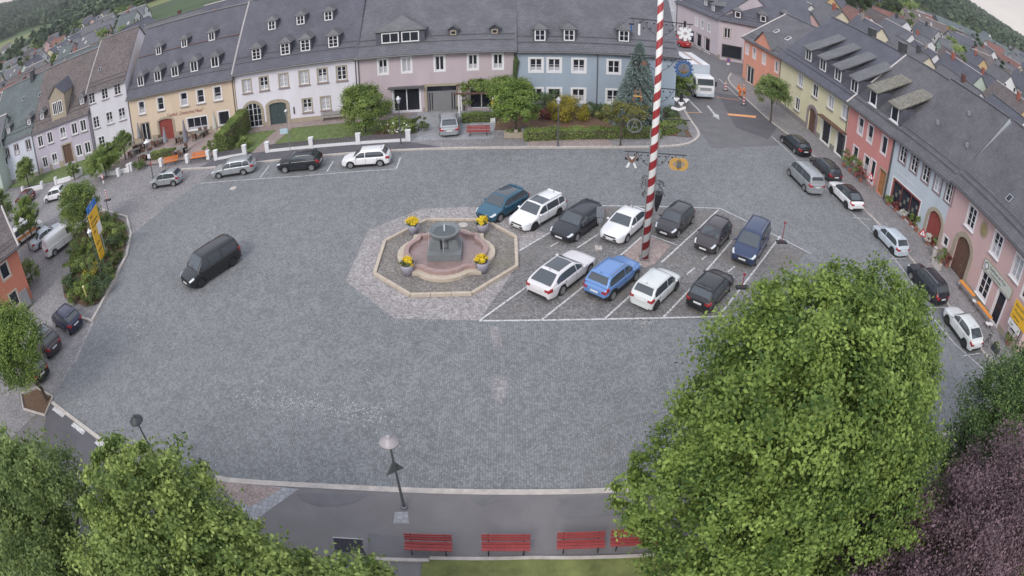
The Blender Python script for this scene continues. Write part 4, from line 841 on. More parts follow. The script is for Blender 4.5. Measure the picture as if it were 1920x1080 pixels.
    def patch(f, s0, s1, l0, l1, n=6, m=6):
        vs = [f(s0+(s1-s0)*i/n, l0+(l1-l0)*j/m) for i in range(n+1) for j in range(m+1)]
        return vs, [(i*(m+1)+j, i*(m+1)+j+1, (i+1)*(m+1)+j+1, (i+1)*(m+1)+j) for i in range(n) for j in range(m)]
    MB().add(*patch(top, xa+.08, xb-.04, -.86, .86)).build('windscreen', CG, root, smooth=True)
    if not panel: MB().add(*patch(top, xc+.06, xd-.1, -.84, .84)).build('rear_window', CG, root, smooth=True)
    if roofglass: MB().add(*patch(top, xb+.12, xb+.12+(xc-xb-.3)*roofglass, -.8, .8)).build('glass_roof', CG, root, smooth=True)
    seg = {'van': 3, 'midvan': 3, 'wagon': 3, 'mpv': 3, 'brake': 2, 'coupe': 2, 'micro': 2}.get(kind, 2)
    s0, s1 = xa+(xb-xa)*.36, xc+(xd-xc)*.45
    if kind in ('van', 'midvan'): cuts = [s0, 1.95, 3.15, s1-.05]
    else:
        mid = axF+S['wb']*.5+.02; cuts = [s0, mid, s1] if seg == 2 else [s0, mid, axR-.02, s1]
    for sd_ in (1, -1):
        for k in range(len(cuts)-1):
            if panel and k > 0: continue
            def side(s, f):
                q = h(s)*.84; lo = .055; z = lo+(max(q, lo+.01)-lo)*f; return (Lc/2-s, sd_*(yy(s, z)+.012), bt+z)
            MB().add(*patch(side, cuts[k]+.035, cuts[k+1]-.035, 0, 1, 6, 4)).build('side_window', CG, root, smooth=True)
    sc_ = [axF+arch+.12, (axF+axR)/2+.05]+([axR-arch+.12] if kind not in ('coupe', 'micro') else [])
    for sd_ in (1, -1):
        for s0_ in sc_:
            def sm(s, k): q = sec(s); i = min(5, int(k)); f = k-i; return (Lc/2-s, sd_*((q[i][0]*(1-f)+q[i+1][0]*f)+.004), q[i][1]*(1-f)+q[i+1][1]*f)
            MB().add(*patch(sm, s0_, s0_+.018, .35, 3.3, 1, 6)).build('door_seam', PLAS, root)
        MB().box((0, sd_*(W-.035), zb+.05), (S['wb']-2*arch-.1, .05, .1)).build('sill', PLAS, root)
    # lamps, grille, bumpers, plates
    xn, xr = Lc/2, -Lc/2; zh = S['nose']
    for sd_ in (1, -1):
        def fl(s, k):
            q = sec(s); i = min(5, int(k)); f = k-i; y = q[i][0]*(1-f)+q[i+1][0]*f; z = q[i][1]*(1-f)+q[i+1][1]*f; return (Lc/2-s+.012, sd_*(y*1.012), z+.01)
        MB().add(*patch(fl, .03, .42, 2.75, 4.25, 5, 4)).build('headlight', HL, root, smooth=True)
        def rl(s, k): p = fl(s, k); return (p[0]-.03, p[1]*1.004, p[2]-.004)
        t_ = MB().add(*patch(rl, Lc-.3, Lc-.02, 2.1, 3.95, 5, 4)); t_.box((xr+.02, sd_*W*.68, S['rearz']-.17), (.07, W*.26, .14)); t_.build('tail_light', TL, root)
        q = Vector((Lc/2-xa-.28, sd_*(W+.05), S['belt']+.06))
        MB().lathe([(.02, -.07), (.085, -.045), (.1, 0), (.085, .05), (.02, .07)], 0, 10, tuple(q)).build('mirror', P_, root, smooth=True)
        for a in ((axF+axR)/2-.1, (axF+axR)/2+.85)[:1 if kind in ('coupe', 'van') else 2]: MB().box((Lc/2-a, sd_*(W*.995), S['belt']-.13), (.16, .035, .03)).build('door_handle', P_, root)
    g = MB().box((xn-.015, 0, zh-.02), (.06, W*.95, .1)); g.box((xn-.02, 0, zb+.16), (.07, W*1.1, .13)); g.build('grille', PLAS, root)
    MB().box((xr+.03, 0, zb+.1), (.09, W*1.35, .14)).build('bumper', PLAS if clad or kind in ('brake', 'fastsuv') else P_, root)
    if plates:
        MB().box((xn+.025, 0, zh-.17), (.02, .52, .11)).build('number_plate', PLT, root)
        MB().box((xr-.012, 0, S['rearz']-.27), (.03, .52, .11)).build('number_plate', PLT, root)
    if kind in ('hatch', 'small', 'suv', 'wagon', 'mpv', 'micro', 'fastsuv'): MB().box((Lc/2-xc-.04, 0, bt+Hg*.955), (.2, wt(xc)*1.75, .03)).build('roof_spoiler', PT[darkroof] if darkroof else P_, root)
    if rails:
        for sd_ in (1, -1): MB().tube([(Lc/2-s, sd_*(wt(s)*.93), bt+h(s)*.985+.05) for s in np.linspace(xb+.1, xc-.1, 6)], .022, n=6).build('roof_rail', RIM, root)
    MB().tube([(Lc/2-xc+.1, .0, hh-.02), (Lc/2-xc-.02, 0, hh+.09)], .018, n=5).build('aerial', PLAS, root)
    ty, rm = wheel_mesh(r, rimd)
    for a in (axF, axR):
        for sd_ in (1, -1):
            o = bpy.data.objects.new('wheel', ty); col.objects.link(o); o.parent = root; o.location = (Lc/2-a, sd_*(W-.115), r)
            if sd_ < 0: o.rotation_euler = (0, 0, math.pi)
            q = bpy.data.objects.new('rim', rm); col.objects.link(q); q.parent = o
    return root, S
def put(car, side, F=None, Rr=None, head=None, z=0.):
    """stand the car so that the wheels of one side ('L'/'R') touch the road where they do in the photo"""
    root, S = car; W = S['W']/2-.02
    f = P(*F, z) if F else None; r_ = P(*Rr, z) if Rr else None
    if head is None: d = f-r_; head = math.atan2(d.y, d.x)
    else: head = R(head)
    u = Vector((math.cos(head), math.sin(head), 0)); n = Vector((-u.y, u.x, 0))*(1 if side == 'L' else -1)
    xf = S['L']/2-S['fo']; xr = xf-S['wb']; cs = []
    if f: cs.append(f-u*xf-n*W)
    if r_: cs.append(r_-u*xr-n*W)
    c = sum(cs, Vector())/len(cs); root.location = (c.x, c.y, z); root.rotation_euler = (0, 0, head); return root
z1 = lambda ox, oy, s, a: (ox+a[0]/s, oy+a[1]/s)
A = lambda *a: z1(880, 330, 4, a); B_ = lambda *a: z1(1140, 340, 4, a); NN = lambda *a: z1(380, 240, 4.8, a); E1_ = lambda *a: z1(1440, 200, 4, a); E2_ = lambda *a: z1(1440, 420, 4, a); W1 = lambda *a: z1(0, 230, 4, a); W2 = lambda *a: z1(0, 420, 4, a)
BG = 'cars parked in the bays beside the fountain'
put(make_car('brake', 'pearl', 'white estate coupe with long black glass roof beside the fountain, near bay row', roofglass=1.0, group=BG), 'R', A(915, 725), A(690, 905), 50.8)
put(make_car('suv', 'sky', 'light blue compact SUV with roof rails, second in the near bay row', clad=True, rails=True, group=BG), 'R', A(1255, 785), A(1070, 940), 50)
put(make_car('small', 'mint', 'white small hatchback right of the light blue SUV', rimd=True, group=BG), 'R', A(1560, 855), A(1395, 1015), 50)
put(make_car('hatch', 'black', 'black hatchback with red tail lights in the near bay row', group=BG), 'R', B_(915, 830), B_(795, 975), 50.6)
put(make_car('hatch', 'teal', 'teal blue hatchback with dark glass roof nearest the flower tubs of the fountain', roofglass=.9, group=BG), 'L', A(235, 345), None, -129.5)
put(make_car('wagon', 'white', 'white estate car with dark sunroof between the teal and the black car', rimd=True, roofglass=.45, rails=True, group=BG), 'L', A(485, 412), A(685, 300), -131)
put(make_car('wagon', 'ink', 'black estate car with twin kidney grille facing the near row', group=BG), 'L', A(810, 492), None, -128)
put(make_car('coupe', 'white', 'white three-door hatchback standing just left of the maypole', group=BG), 'L', A(1185, 500), None, -126.5)
put(make_car('small', 'charcoal', 'dark grey small hatchback just right of the maypole', group=BG), 'L', B_(525, 425), B_(632, 320), -128)
put(make_car('small', 'brownblack', 'brownish black small hatchback left of the blue van', group=BG), 'L', B_(815, 545), B_(910, 430), -128)
put(make_car('midvan', 'navy', 'dark blue van with silver roof rails at the right end of the bays', rails=True, group=BG, cat='van', name='parked_van'), 'L', B_(1110, 630), None, -125)
put(make_car('van', 'black', 'black passenger van driving across the open cobbles', rimd=True, cat='van', name='driving_van', group=None), 'L', (376, 542), (444, 496))
NG = 'cars parked along the north kerb'
put(make_car('wagon', 'silver', 'silver estate car parked before the hedge and low white wall', group=NG), 'L', NN(155, 458), NN(362, 428))
put(make_car('suv', 'ink', 'black compact SUV parked between the silver and the white car', group=NG), 'L', NN(740, 410), NN(985, 390))
put(make_car('hatch', 'white', 'white hatchback parked before the round clipped tree', group=NG), 'L', NN(1330, 368), NN(1600, 350))
put(make_car('small', 'silver', 'silver-green small hatchback by the inn terrace benches', roofglass=.4, group=NG), 'L', W1(1165, 498), W1(1303, 480))
put(make_car('micro', 'white', 'small white car on the far west road behind the clipped tree', group=NG), 'L', W1(362, 605), W1(440, 585))
q = put(make_car('mpv', 'silver', 'silver estate car parked in the paved driveway', group=None), 'R', None, z1(800, 30, 4, (245, 880)), 97, .1)
EG = 'cars parked along the east kerb'
put(make_car('wagon', 'black', 'black estate car parked in front of the yellow house', group=EG), 'L', E1_(108, 275), E1_(190, 350), 97)
q, S_ = make_car('wagon', 'charcoal', 'black estate car hidden behind the silver van', group=EG); q.location = (*P(*E1_(425, 500)).xy, 0); q.rotation_euler.z = R(95)
put(make_car('van', 'silver', 'silver passenger van standing in the road beside the black estate car', cat='van', name='parked_van', group=EG), 'L', E1_(172, 520), E1_(245, 635), 96)
put(make_car('fastsuv', 'white', 'white crossover with black roof parked beside the red house', rimd=True, darkroof='black', group=EG), 'L', E1_(468, 650), E1_(575, 765), 97)
put(make_car('hatch', 'lightblue', 'white hatchback parked in front of the flower shop', rimd=True, group=EG), 'L', E2_(790, 90), E2_(930, 235), 98)
put(make_car('mpv', 'ink', 'black people carrier parked in front of the round gateway', rails=True, group=EG), 'L', E2_(1058, 415), E2_(1205, 580), 98)
put(make_car('fastsuv', 'mint', 'white crossover with black wheels parked before the orange benches', rimd=True, group=EG), 'L', E2_(1322, 740), E2_(1460, 935), 94.5)
WG = 'cars parked at the west side'
put(make_car('small', 'darkblue', 'dark blue small hatchback beside the corner of the flower bed', group=WG), 'L', None, W2(520, 835), 160)
put(make_car('suv', 'brownblack', 'dark brown compact SUV partly under the left tree', roofglass=.9, group=WG), 'L', None, W2(355, 1010), 160)
put(make_car('hatch', 'black', 'black car almost hidden under the left tree', group=WG), 'L', None, (66, 722), 160)
put(make_car('van', 'white', 'white delivery van with closed panels in the west yard', panel=True, cat='van', name='parked_van', group=WG), 'R', W2(560, 130), W2(440, 225), 62)
put(make_car('sedan', 'lightblue', 'pale saloon car parked beside the white delivery van', group=WG), 'R', W2(430, 90), W2(335, 175), 60)
o_ = put(make_car('van', 'white', 'white van with orange side stripes in the west yard', cat='van', name='parked_van', group=WG), 'R', W2(270, 60), W2(175, 185), 58)
for sy in (-.965, .965): MB().box((-.2, sy, .85), (3.2, .02, .3)).build('side_stripe', M['orange'], o_)
put(make_car('hatch', 'maroon', 'dark red car on the far west road', group=WG), 'L', W1(120, 640), W1(215, 590), 176)
# street beyond the truck
SG = 'cars in the street behind the truck'
for px, py, kd, cl, lb, hd in ((1272, 84, 'sedan', 'red', 'bright red car directly behind the truck', 115), (1256, 74, 'sedan', 'red', 'red car farther up the street behind the first red one', 113)):
    q, S_ = make_car(kd, cl, lb, group=SG); q.location = (*P(px, py).xy, .02); q.rotation_euler.z = R(hd)
for px, py, kd, cl, lb in ((1206, 38, 'hatch', 'black', 'black car far up the street near the red shop'), (1186, 26, 'hatch', 'silver', 'silver car far up the street behind the blue roof'), (1240, 28, 'wagon', 'ink', 'dark car far up the street right of the maypole top')):
    q, S_ = make_car(kd, cl, lb, group=SG); q.location = (*P(px, py).xy, .02); q.rotation_euler.z = R(120)
# lorry
tr = empty('box_truck', label='white box lorry waiting at the mouth of the north street', cat='truck')
b = MB()   # cab: profile extruded across, front at +x
prof = [(3.0, .5), (3.05, 1.2), (3.0, 1.75), (2.72, 2.75), (1.3, 2.8), (1.25, .5)]
cab = b.xprism(prof, -1.2, 1.2).build('cab', PT['white'], tr); md = cab.modifiers.new('b', 'BEVEL'); md.width = .1; md.segments = 3
def slab(x0, z0, x1, z1_, y0, y1, m, nm, off=.015):
    d = Vector((x1-x0, 0, z1_-z0)).normalized(); nn = Vector((d.z, 0, -d.x))*off*(1 if d.z > 0 else -1)
    return MB().add([(x0+nn.x, y0, z0+nn.z), (x0+nn.x, y1, z0+nn.z), (x1+nn.x, y1, z1_+nn.z), (x1+nn.x, y0, z1_+nn.z)], [(0, 1, 2, 3)]).build(nm, m, tr)
slab(2.985, 1.8, 2.78, 2.55, -1.05, 1.05, CG, 'windscreen')
for sd_ in (1, -1):
    MB().add([(2.75, sd_*1.212, 1.75), (1.75, sd_*1.212, 1.75), (1.75, sd_*1.212, 2.4), (2.6, sd_*1.212, 2.4)], [(0, 1, 2, 3)]).build('side_window', CG, tr)
    MB().box((3.03, sd_*.95, .85), (.08, .34, .2)).build('headlight', HL, tr)
    MB().box((2.85, sd_*1.4, 2.0), (.08, .22, .6)).build('mirror', PLAS, tr)
    for xw in (2.1, -2.6):
        ty, rm = wheel_mesh(.45, False); o = bpy.data.objects.new('wheel', ty); col.objects.link(o); o.parent = tr; o.location = (xw, sd_*1.05, .45); o.scale = (1, 1.5, 1); o.rotation_euler.z = 0 if sd_ > 0 else math.pi
        q = bpy.data.objects.new('rim', rm); col.objects.link(q); q.parent = o
MB().box((3.06, 0, 1.35), (.06, 1.5, .35)).build('grille', mat('pale_grille', (.3, .32, .34), .4, 0), tr); MB().box((3.08, 0, .6), (.14, 2.3, .35)).build('bumper', PT['lightblue'], tr); MB().box((3.16, 0, .6), (.02, .52, .11)).build('number_plate', PLT, tr)
bx = MB().box((-1.85, 0, 2.4), (6.0, 2.5, 3.0)).build('cargo_box', PT['lightblue'], tr)
MB().box((-1.85, 0, 3.91), (5.98, 2.48, .02)).build('box_roof', PT['white'], tr); MB().box((-1.75, 0, 3.93), (5.8, .5, .02)).build('roof_panel', mat('lorry_roof_band', (.45, .36, .33), .6, .1, 3), tr)
MB().box((-1.6, 0, .75), (5.4, 1.0, .3)).build('chassis', PLAS, tr)
c0 = (P(1306, 188)+P(1337, 186))/2; hd = math.atan2(c0.y-P(1283, 100, 0).y, c0.x-P(1283, 100, 0).x); u = Vector((math.cos(R(-83)), math.sin(R(-83)), 0)); tr.location = c0-u*3.0+Vector((0, 0, .012)); tr.rotation_euler.z = R(-83)
# ================================================================ vegetation
LM = dict(linden=leafmat('linden_leaves', (.045, .1, .022), (.43, .56, .14), .36), maple=leafmat('maple_leaves', (.07, .13, .036), (.55, .66, .2), .38),
          olive=leafmat('olive_leaves', (.07, .125, .042), (.4, .5, .17), .36), clipped=leafmat('clipped_leaves', (.075, .13, .035), (.38, .48, .13), .3), dark=leafmat('dark_leaves', (.05, .085, .04), (.2, .27, .13), .3),
          purple=leafmat('copper_leaves', (.045, .031, .036), (.34, .22, .255), .25), blue=leafmat('blue_needles', (.08, .12, .11), (.4, .5, .48), .15), gold=leafmat('golden_leaves', (.11, .11, .018), (.55, .46, .06)),
          yellowish=leafmat('yellowish_leaves', (.09, .1, .025), (.36, .35, .11)), rosy=leafmat('rosy_leaves', (.12, .04, .04), (.42, .13, .13)), wood=leafmat('forest_crowns', (.04, .075, .045), (.14, .19, .105), .15), hedge=leafmat('hedge_leaves', (.09, .14, .045), (.44, .54, .17), .3),
          flowers=leafmat('yellow_blossoms', (.75, .5, .02), (.95, .78, .06), .1), white=leafmat('white_blossoms', (.5, .5, .45), (.8, .8, .75), .1), mid=leafmat('mid_leaves', (.035, .08, .028), (.26, .38, .12), .3), grassy=leafmat('tussocks', (.06, .09, .03), (.2, .25, .09)))
def leaves(name, m, blobs, n, size, parent=None, seed=1, clump=.28, ncl=None, flat=.35, inner=.25, aspect=.62, up=.45, dens=1.):
    """leaf-sized faces gathered into clumps over and inside a set of ellipsoids"""
    g = np.random.default_rng(seed); B = np.array([b[:6] for b in blobs], float)
    area = (B[:, 3]*B[:, 4]+B[:, 4]*B[:, 5]+B[:, 3]*B[:, 5]); wgt = area/area.sum()
    ncl = ncl or max(12, int(n/130)); bi = g.choice(len(B), ncl, p=wgt)
    d = g.normal(size=(ncl, 3)); d /= np.linalg.norm(d, axis=1)[:, None]; d[:, 2] = np.where(d[:, 2] < -.75, -d[:, 2], d[:, 2])
    rad = np.where(g.random(ncl) < inner, g.random(ncl)**.4*.85, g.normal(.95, .075, ncl))
    cc = B[bi, :3]+d*B[bi, 3:6]*rad[:, None]; cs = clump*g.uniform(.55, 1.35, ncl)*np.cbrt(B[bi, 3:6].prod(axis=1))
    ct = g.random(ncl)
    k = g.integers(0, ncl, n); off = g.normal(size=(n, 3))*.5; off[:, 2] *= .75
    pos = cc[k]+off*cs[k][:, None]
    nrm = d[k]*.9+g.normal(size=(n, 3))*.75+np.array([0, 0, up]); nrm /= np.linalg.norm(nrm, axis=1)[:, None]
    t = np.cross(nrm, g.normal(size=(n, 3))); t /= np.linalg.norm(t, axis=1)[:, None]; b = np.cross(nrm, t)
    s = (size*g.uniform(.65, 1.3, n))[:, None]*.5
    V = np.stack([pos-t*s, pos-b*s*aspect+nrm*s*.15, pos+t*s, pos+b*s*aspect+nrm*s*.15], 1).reshape(-1, 3)
    F = np.arange(n*4).reshape(n, 4)
    tone = np.clip(.42+.5*(ct[k]-.5)+.5*(g.random(n)-.5), 0, 1)
    return npmesh(name, V, F, m, parent, tone)
def tree(name, label, base, th, blobs, n, size, m, r=.22, group=None, seed=1, cat='tree', clump=.28, limbs=6, inner=.25, **k):
    root = empty(name, base, label=label, cat=cat, group=group)
    g = random.Random(seed); b = MB()
    cx = sum(q[0] for q in blobs)/len(blobs); cy = sum(q[1] for q in blobs)/len(blobs); cz = sum(q[2] for q in blobs)/len(blobs)
    b.tube([(0, 0, -.1), (.02, .03, th*.5), (cx*.3, cy*.3, th), (cx*.8, cy*.8, max(th+.2, cz+.3))], [r*1.25, r, r*.8, r*.3], n=8)
    for i in range(limbs):
        q = blobs[i % len(blobs)]; a = i*2.4+g.random(); e = Vector((q[0]+math.cos(a)*q[3]*.7, q[1]+math.sin(a)*q[4]*.7, q[2]+g.uniform(-.2, .6)*q[5])); s = Vector((cx*.3, cy*.3, th*g.uniform(.85, 1.05)))
        b.tube([s, s.lerp(e, .5)+Vector((0, 0, .15)), e], [r*.5, r*.3, r*.1], n=5)
    b.build('trunk', M['bark'], root)
    leaves('crown', m, blobs, n, size, root, seed, clump, inner=inner, **k)
    return root
def shrub(name, label, p, blobs, n, size, m, group=None, seed=1, cat='shrub', **k):
    root = empty(name, p, label=label, cat=cat, group=group)
    b = MB()
    for i in range(3): b.tube([(0, 0, -.05), (math.cos(i*2.1)*.1, math.sin(i*2.1)*.1, blobs[0][2]*1.1)], [.04, .015], n=5)
    b.build('stem', M['bark'], root); leaves('foliage', m, blobs, n, size, root, seed, **k); return root
# the great linden right of centre
tree('linden_tree', 'huge dense green linden filling the lower right of the square', (11.2, 13.2, .15), 2.4,
     [(-.8, 1.0, 7.6, 5.0, 4.3, 4.2), (-4.2, -.2, 4.6, 3.5, 3.4, 3.2), (2.6, 2.2, 6.4, 3.2, 3.6, 4.0), (-1.4, 1.8, 9.6, 2.9, 2.6, 2.3), (1.6, 2.6, 9.0, 3.2, 2.8, 2.6), (-.5, -2.0, 4.6, 4.6, 3.3, 3.7), (2.1, -1.4, 4.6, 3.5, 3.6, 3.6), (-6.2, .6, 3.9, 1.6, 1.8, 1.5), (-3.0, .8, 6.9, 3.0, 2.9, 3.0), (.6, .2, 7.8, 3.2, 3.0, 3.4), (-4.2, -2.0, 3.4, 2.7, 2.4, 2.6), (-1.2, -3.4, 3.2, 3.0, 2.2, 2.6)],
     250000, .165, LM['linden'], r=.42, seed=4, clump=.16, limbs=12, ncl=1700, inner=.3)
tree('maple_tree', 'olive green tree at the lower left edge of the picture', (-18.0, 7.2, .15), 2.2,
     [(.2, 1.5, 5.2, 3.3, 3.1, 3.6), (-2.6, .5, 4.6, 3.0, 3.0, 3.4), (.6, -1.6, 4.4, 3.2, 3.0, 3.4), (.2, 1.4, 8.0, 2.2, 2.0, 1.9)], 66000, .165, LM['olive'], r=.3, seed=5, clump=.17, ncl=650)
tree('maple_tree', 'light green tree between the lower left tree and the low shrubby tree', (-11.2, 8.0, .15), 2.2,
     [(-.5, 1.9, 5.6, 3.0, 2.6, 3.1), (1.3, .9, 4.6, 2.8, 2.5, 2.7), (-.9, -.8, 5.0, 3.0, 2.8, 3.2), (-.9, 1.7, 8.0, 1.9, 1.7, 1.6), (2.2, 1.8, 4.6, 1.6, 1.5, 1.8)], 70000, .165, LM['maple'], r=.28, seed=6, clump=.17, ncl=620)
tree('low_tree', 'low light green tree at the bottom edge beside the info board', (-6.0, 8.9, .15), 1.6,
     [(-1.9, .1, 3.9, 2.4, 1.9, 2.4), (.3, .6, 3.6, 2.2, 1.8, 2.1), (-.2, -1.2, 4.4, 2.8, 1.8, 2.4), (2.2, -.2, 3.4, 1.7, 1.5, 1.7)], 34000, .18, LM['maple'], r=.18, seed=7, clump=.22, ncl=450)
tree('copper_beech', 'dark purple leaved tree in the lower right corner', (16.9, 6.6, .15), 2.2,
     [(-.6, .6, 5.4, 3.4, 3.2, 3.8), (1.9, 1.6, 5.9, 3.1, 3.0, 3.7), (2.9, -.8, 4.9, 3.4, 3.0, 3.6), (-2.9, -1.0, 3.8, 3.0, 2.8, 3.0), (-4.9, -.4, 4.3, 2.3, 2.2, 2.6), (-2.4, 3.3, 3.9, 2.3, 2.1, 2.4), (-4.2, 2.8, 2.9, 1.9, 1.8, 1.9)], 150000, .12, LM['purple'], r=.3, seed=8, clump=.22, limbs=10)
tree('dark_tree', 'dark green tree behind the purple one at the right edge', (23.0, 12.0, .15), 2.2,
     [(.5, 1.6, 5.0, 3.0, 2.8, 3.6), (3.0, .8, 5.8, 3.0, 2.8, 3.9), (-1.4, .4, 3.6, 2.5, 2.4, 2.6)], 70000, .15, LM['mid'], r=.25, seed=9, clump=.2, ncl=650)
tree('young_tree', 'bushy green tree over the parked cars at the left edge', (-29.6, 20.6, .12), 1.8,
     [(.2, -.6, 4.7, 2.2, 2.2, 2.5), (-1.9, -1.0, 4.9, 2.5, 2.3, 2.7), (-.4, -.9, 6.2, 1.7, 1.7, 1.6)], 42000, .15, LM['linden'], r=.13, seed=10)
b = MB()
for sd_ in (0,): kerbline('tree_pit_kerb', PX([(70, 728), (100, 745), (85, 780), (45, 768), (40, 740), (70, 728)]), M['kerb'], .12, 0, .14)
sheet('tree_pit_soil', PX([(70, 730), (98, 746), (84, 778), (47, 766), (43, 741)]), .02, M['soil'])
# clipped round trees
def ball_tree(px, py, zc, rad, label, base=None, n=15000, m='clipped', rz=None, size=.16, seed=1, group='clipped round trees', yoff=0, name='clipped_tree', r=.1):
    c = P(px, py, zc); bx = Vector((c.x, c.y+yoff, .1)); z = zc-.1; rz = rz or rad*.92; g = random.Random(seed)
    bl = [(0, -yoff, z, rad*.86, rad*.86, rz*.86)]+[(math.cos(a)*rad*.35, -yoff+math.sin(a)*rad*.35, z+g.uniform(-.25, .35)*rz, rad*.62, rad*.62, rz*.6) for a in (0.3, 1.7, 3.2, 4.6)]
    return tree(name, label, bx, max(.4, z-rz*.7), bl, n, size, LM[m], r=r, group=group, seed=seed, clump=.26, limbs=4)
ball_tree(682, 200, 2.75, 2.6, 'large round clipped tree on the lawn before the white house', n=26000, seed=11, m='clipped')
ball_tree(966, 192, 3.3, 2.35, 'round light green tree with a stone planter at its foot', n=20000, seed=12, m='linden')
ball_tree(1450, 173, 3.7, 2.35, 'round street tree on the pavement before the orange house', n=17000, seed=13, m='olive')
ball_tree(150, 392, 3.1, 2.5, 'tall oval tree beside the yellow direction sign', n=24000, seed=14, rz=3.0, m='clipped')
ball_tree(193, 300, 2.2, 2.6, 'wide light green bushy tree before the white three-storey house', n=20000, seed=15, rz=1.9)
ball_tree(47, 318, 2.6, 1.9, 'small clipped tree in the front yard of the mauve house', n=13000, seed=16, rz=2.2)
ball_tree(50, 408, 2.8, 1.9, 'small bushy tree in front of the white van with orange stripes', n=12000, seed=17, m='linden', rz=2.4)
ball_tree(2, 395, 3.2, 1.9, 'oval tree cut by the left edge of the picture', n=14000, seed=18, rz=3.0, m='olive')
ball_tree(230, 268, 2.3, 1.6, 'dark leafy bush by the inn terrace', n=9000, seed=19, m='olive')
ball_tree(1277, 162, 2.2, 1.9, 'leafy bush between the blue house and the lorry', n=10000, seed=20, m='clipped', rz=1.8)
ball_tree(136, 318, 1.4, 1.0, 'grey green shrub beside the brown house door', n=4000, seed=21, m='olive', rz=1.3)
c = P(1163, 273, .1)
tree('crab_apple', 'small yellowish tree with bare grey trunk beside the right brown bench', c, 2.0, [(.3, .2, 3.0, 1.7, 1.3, 1.0), (-.9, .3, 2.8, 1.2, 1.1, .9), (1.4, .2, 3.3, 1.1, 1.0, .8)], 7000, .15, LM['yellowish'], r=.11, seed=22, inner=.4)
# blue spruce
sp_ = empty('blue_spruce', (12.2, 60.8, .1), label='tall blue-grey spruce standing before the blue house', cat='tree')
MB().tube([(0, 0, 0), (0, 0, 9.0)], [.2, .03], n=7).build('trunk', M['bark'], sp_)
g = np.random.default_rng(5); n = 30000; lv = g.integers(0, 24, n); hz_ = .5+lv*.36+g.normal(0, .1, n); R0 = (1-hz_/9.3)*3.1+.1; a = g.random(n)*6.283; ka = np.round(a/(6.283/11)+.5*lv)*(6.283/11); a = ka+(a-ka)*.55; rr = R0*g.random(n)**.55
pos = np.stack([np.cos(a)*rr, np.sin(a)*rr, hz_-rr*.3+.35], 1); t = np.stack([np.cos(a), np.sin(a), -.25+0*a], 1)+g.normal(0, .35, (n, 3)); t /= np.linalg.norm(t, axis=1)[:, None]; bb = np.cross(t, g.normal(size=(n, 3))); bb /= np.linalg.norm(bb, axis=1)[:, None]
s = .17*g.uniform(.6, 1.3, n)[:, None]; V = np.stack([pos-t*s, pos-bb*s*.22, pos+t*s, pos+bb*s*.22], 1).reshape(-1, 3)
npmesh('crown', V, np.arange(n*4).reshape(n, 4), LM['blue'], sp_, np.clip(g.normal(.4, .2, n), 0, 1)); sp_.scale = (1, 1, .92)
# hedges: boxes of leaves
def hedge(name, label, a, b, wd, h, n, m, seed=1, group=None, size=.11, z=.1, cat='hedge', slope=0.):
    a, b = Vector(a[:2]), Vector(b[:2]); d = b-a; Lh = d.length; root = empty(name, (a.x, a.y, z), math.atan2(d.y, d.x), label=label, cat=cat, group=group)
    g = np.random.default_rng(seed); u = g.random(n); f = g.integers(0, 5, n); x = g.random(n)*Lh; hh_ = h*(1+slope*(x/Lh-.5)); y = (g.random(n)-.5)*wd; zz = g.random(n)*hh_
    y = np.where(f == 0, -wd/2, np.where(f == 1, wd/2, y)); zz = np.where((f == 2) | (f == 3), hh_, zz); x = np.where(f == 4, np.where(g.random(n) < .5, 0, Lh)*1.0, x)
    y = y*(1-.25*(zz/hh_)**3); pos = np.stack([x, y, zz], 1)+g.normal(0, .055, (n, 3))+ (np.sin(x*3.1+seed)*.05)[:, None]*np.array([0, .5, 1])
    nn = g.normal(size=(n, 3)); nn /= np.linalg.norm(nn, axis=1)[:, None]; t = np.cross(nn, g.normal(size=(n, 3))); t /= np.linalg.norm(t, axis=1)[:, None]; bb = np.cross(nn, t); s = size*.5*g.uniform(.6, 1.4, n)[:, None]
    V = np.stack([pos-t*s, pos-bb*s*.7, pos+t*s, pos+bb*s*.7], 1).reshape(-1, 3); tone = np.clip(g.normal(.42, .2, n)+.1*np.sin(x*1.7), 0, 1)
    npmesh('leaves', V, np.arange(4*n).reshape(n, 4), LM[m], root, tone)
    MB().box((Lh/2, 0, h*.46*(1-abs(slope)*.3)), (Lh-.2, wd-.2, h*.9*(1-abs(slope)*.3))).build('branches', M['bark'], root); return root
hedge('garden_hedge', 'long low leafy hedge behind the brown benches', P(985, 262), P(1235, 257), 1.4, .8, 22000, 'hedge', 31)
hedge('corner_hedge', 'low leafy hedge at the street corner right of the maypole', P(1238, 252), P(1276, 240), 1.6, .9, 6000, 'hedge', 32)
hedge('clipped_hedge', 'tall sloping hedge with yellowish top between the inn terrace and the lawn', (-29.2, 57.0), (-28.9, 63.6), 1.5, 2.3, 16000, 'hedge', 33, slope=.15)
hedge('terrace_hedge', 'low hedge between the inn terrace and the pavement benches', P(288, 299), P(330, 292), .8, .8, 3500, 'hedge', 34)
hedge('drive_hedge', 'low dark hedge behind the parked car in the driveway', P(868, 228, .1), P(925, 226, .1), .9, .8, 5000, 'olive', 35)
def bush(px, py, label, rad, h, m='hedge', n=2500, seed=1, group=None, name='bush', z0=.1, size=.12, **k):
    p = P(px, py, z0); return shrub(name, label, (p.x, p.y, z0), [(0, 0, h*.5, rad, rad, h*.52)], n, size, LM[m], group, seed, clump=.3, **k)
bush(457, 276, 'round clipped box ball in front of the tall sloping hedge', .75, 1.1, seed=41, name='box_ball')
bush(1065, 222, 'golden yellow bush in the garden of the blue house', 1.9, 2.0, 'gold', 9000, 42)
bush(1018, 222, 'rose red low bush left of the golden bush', .85, .9, 'rosy', 2000, 43)
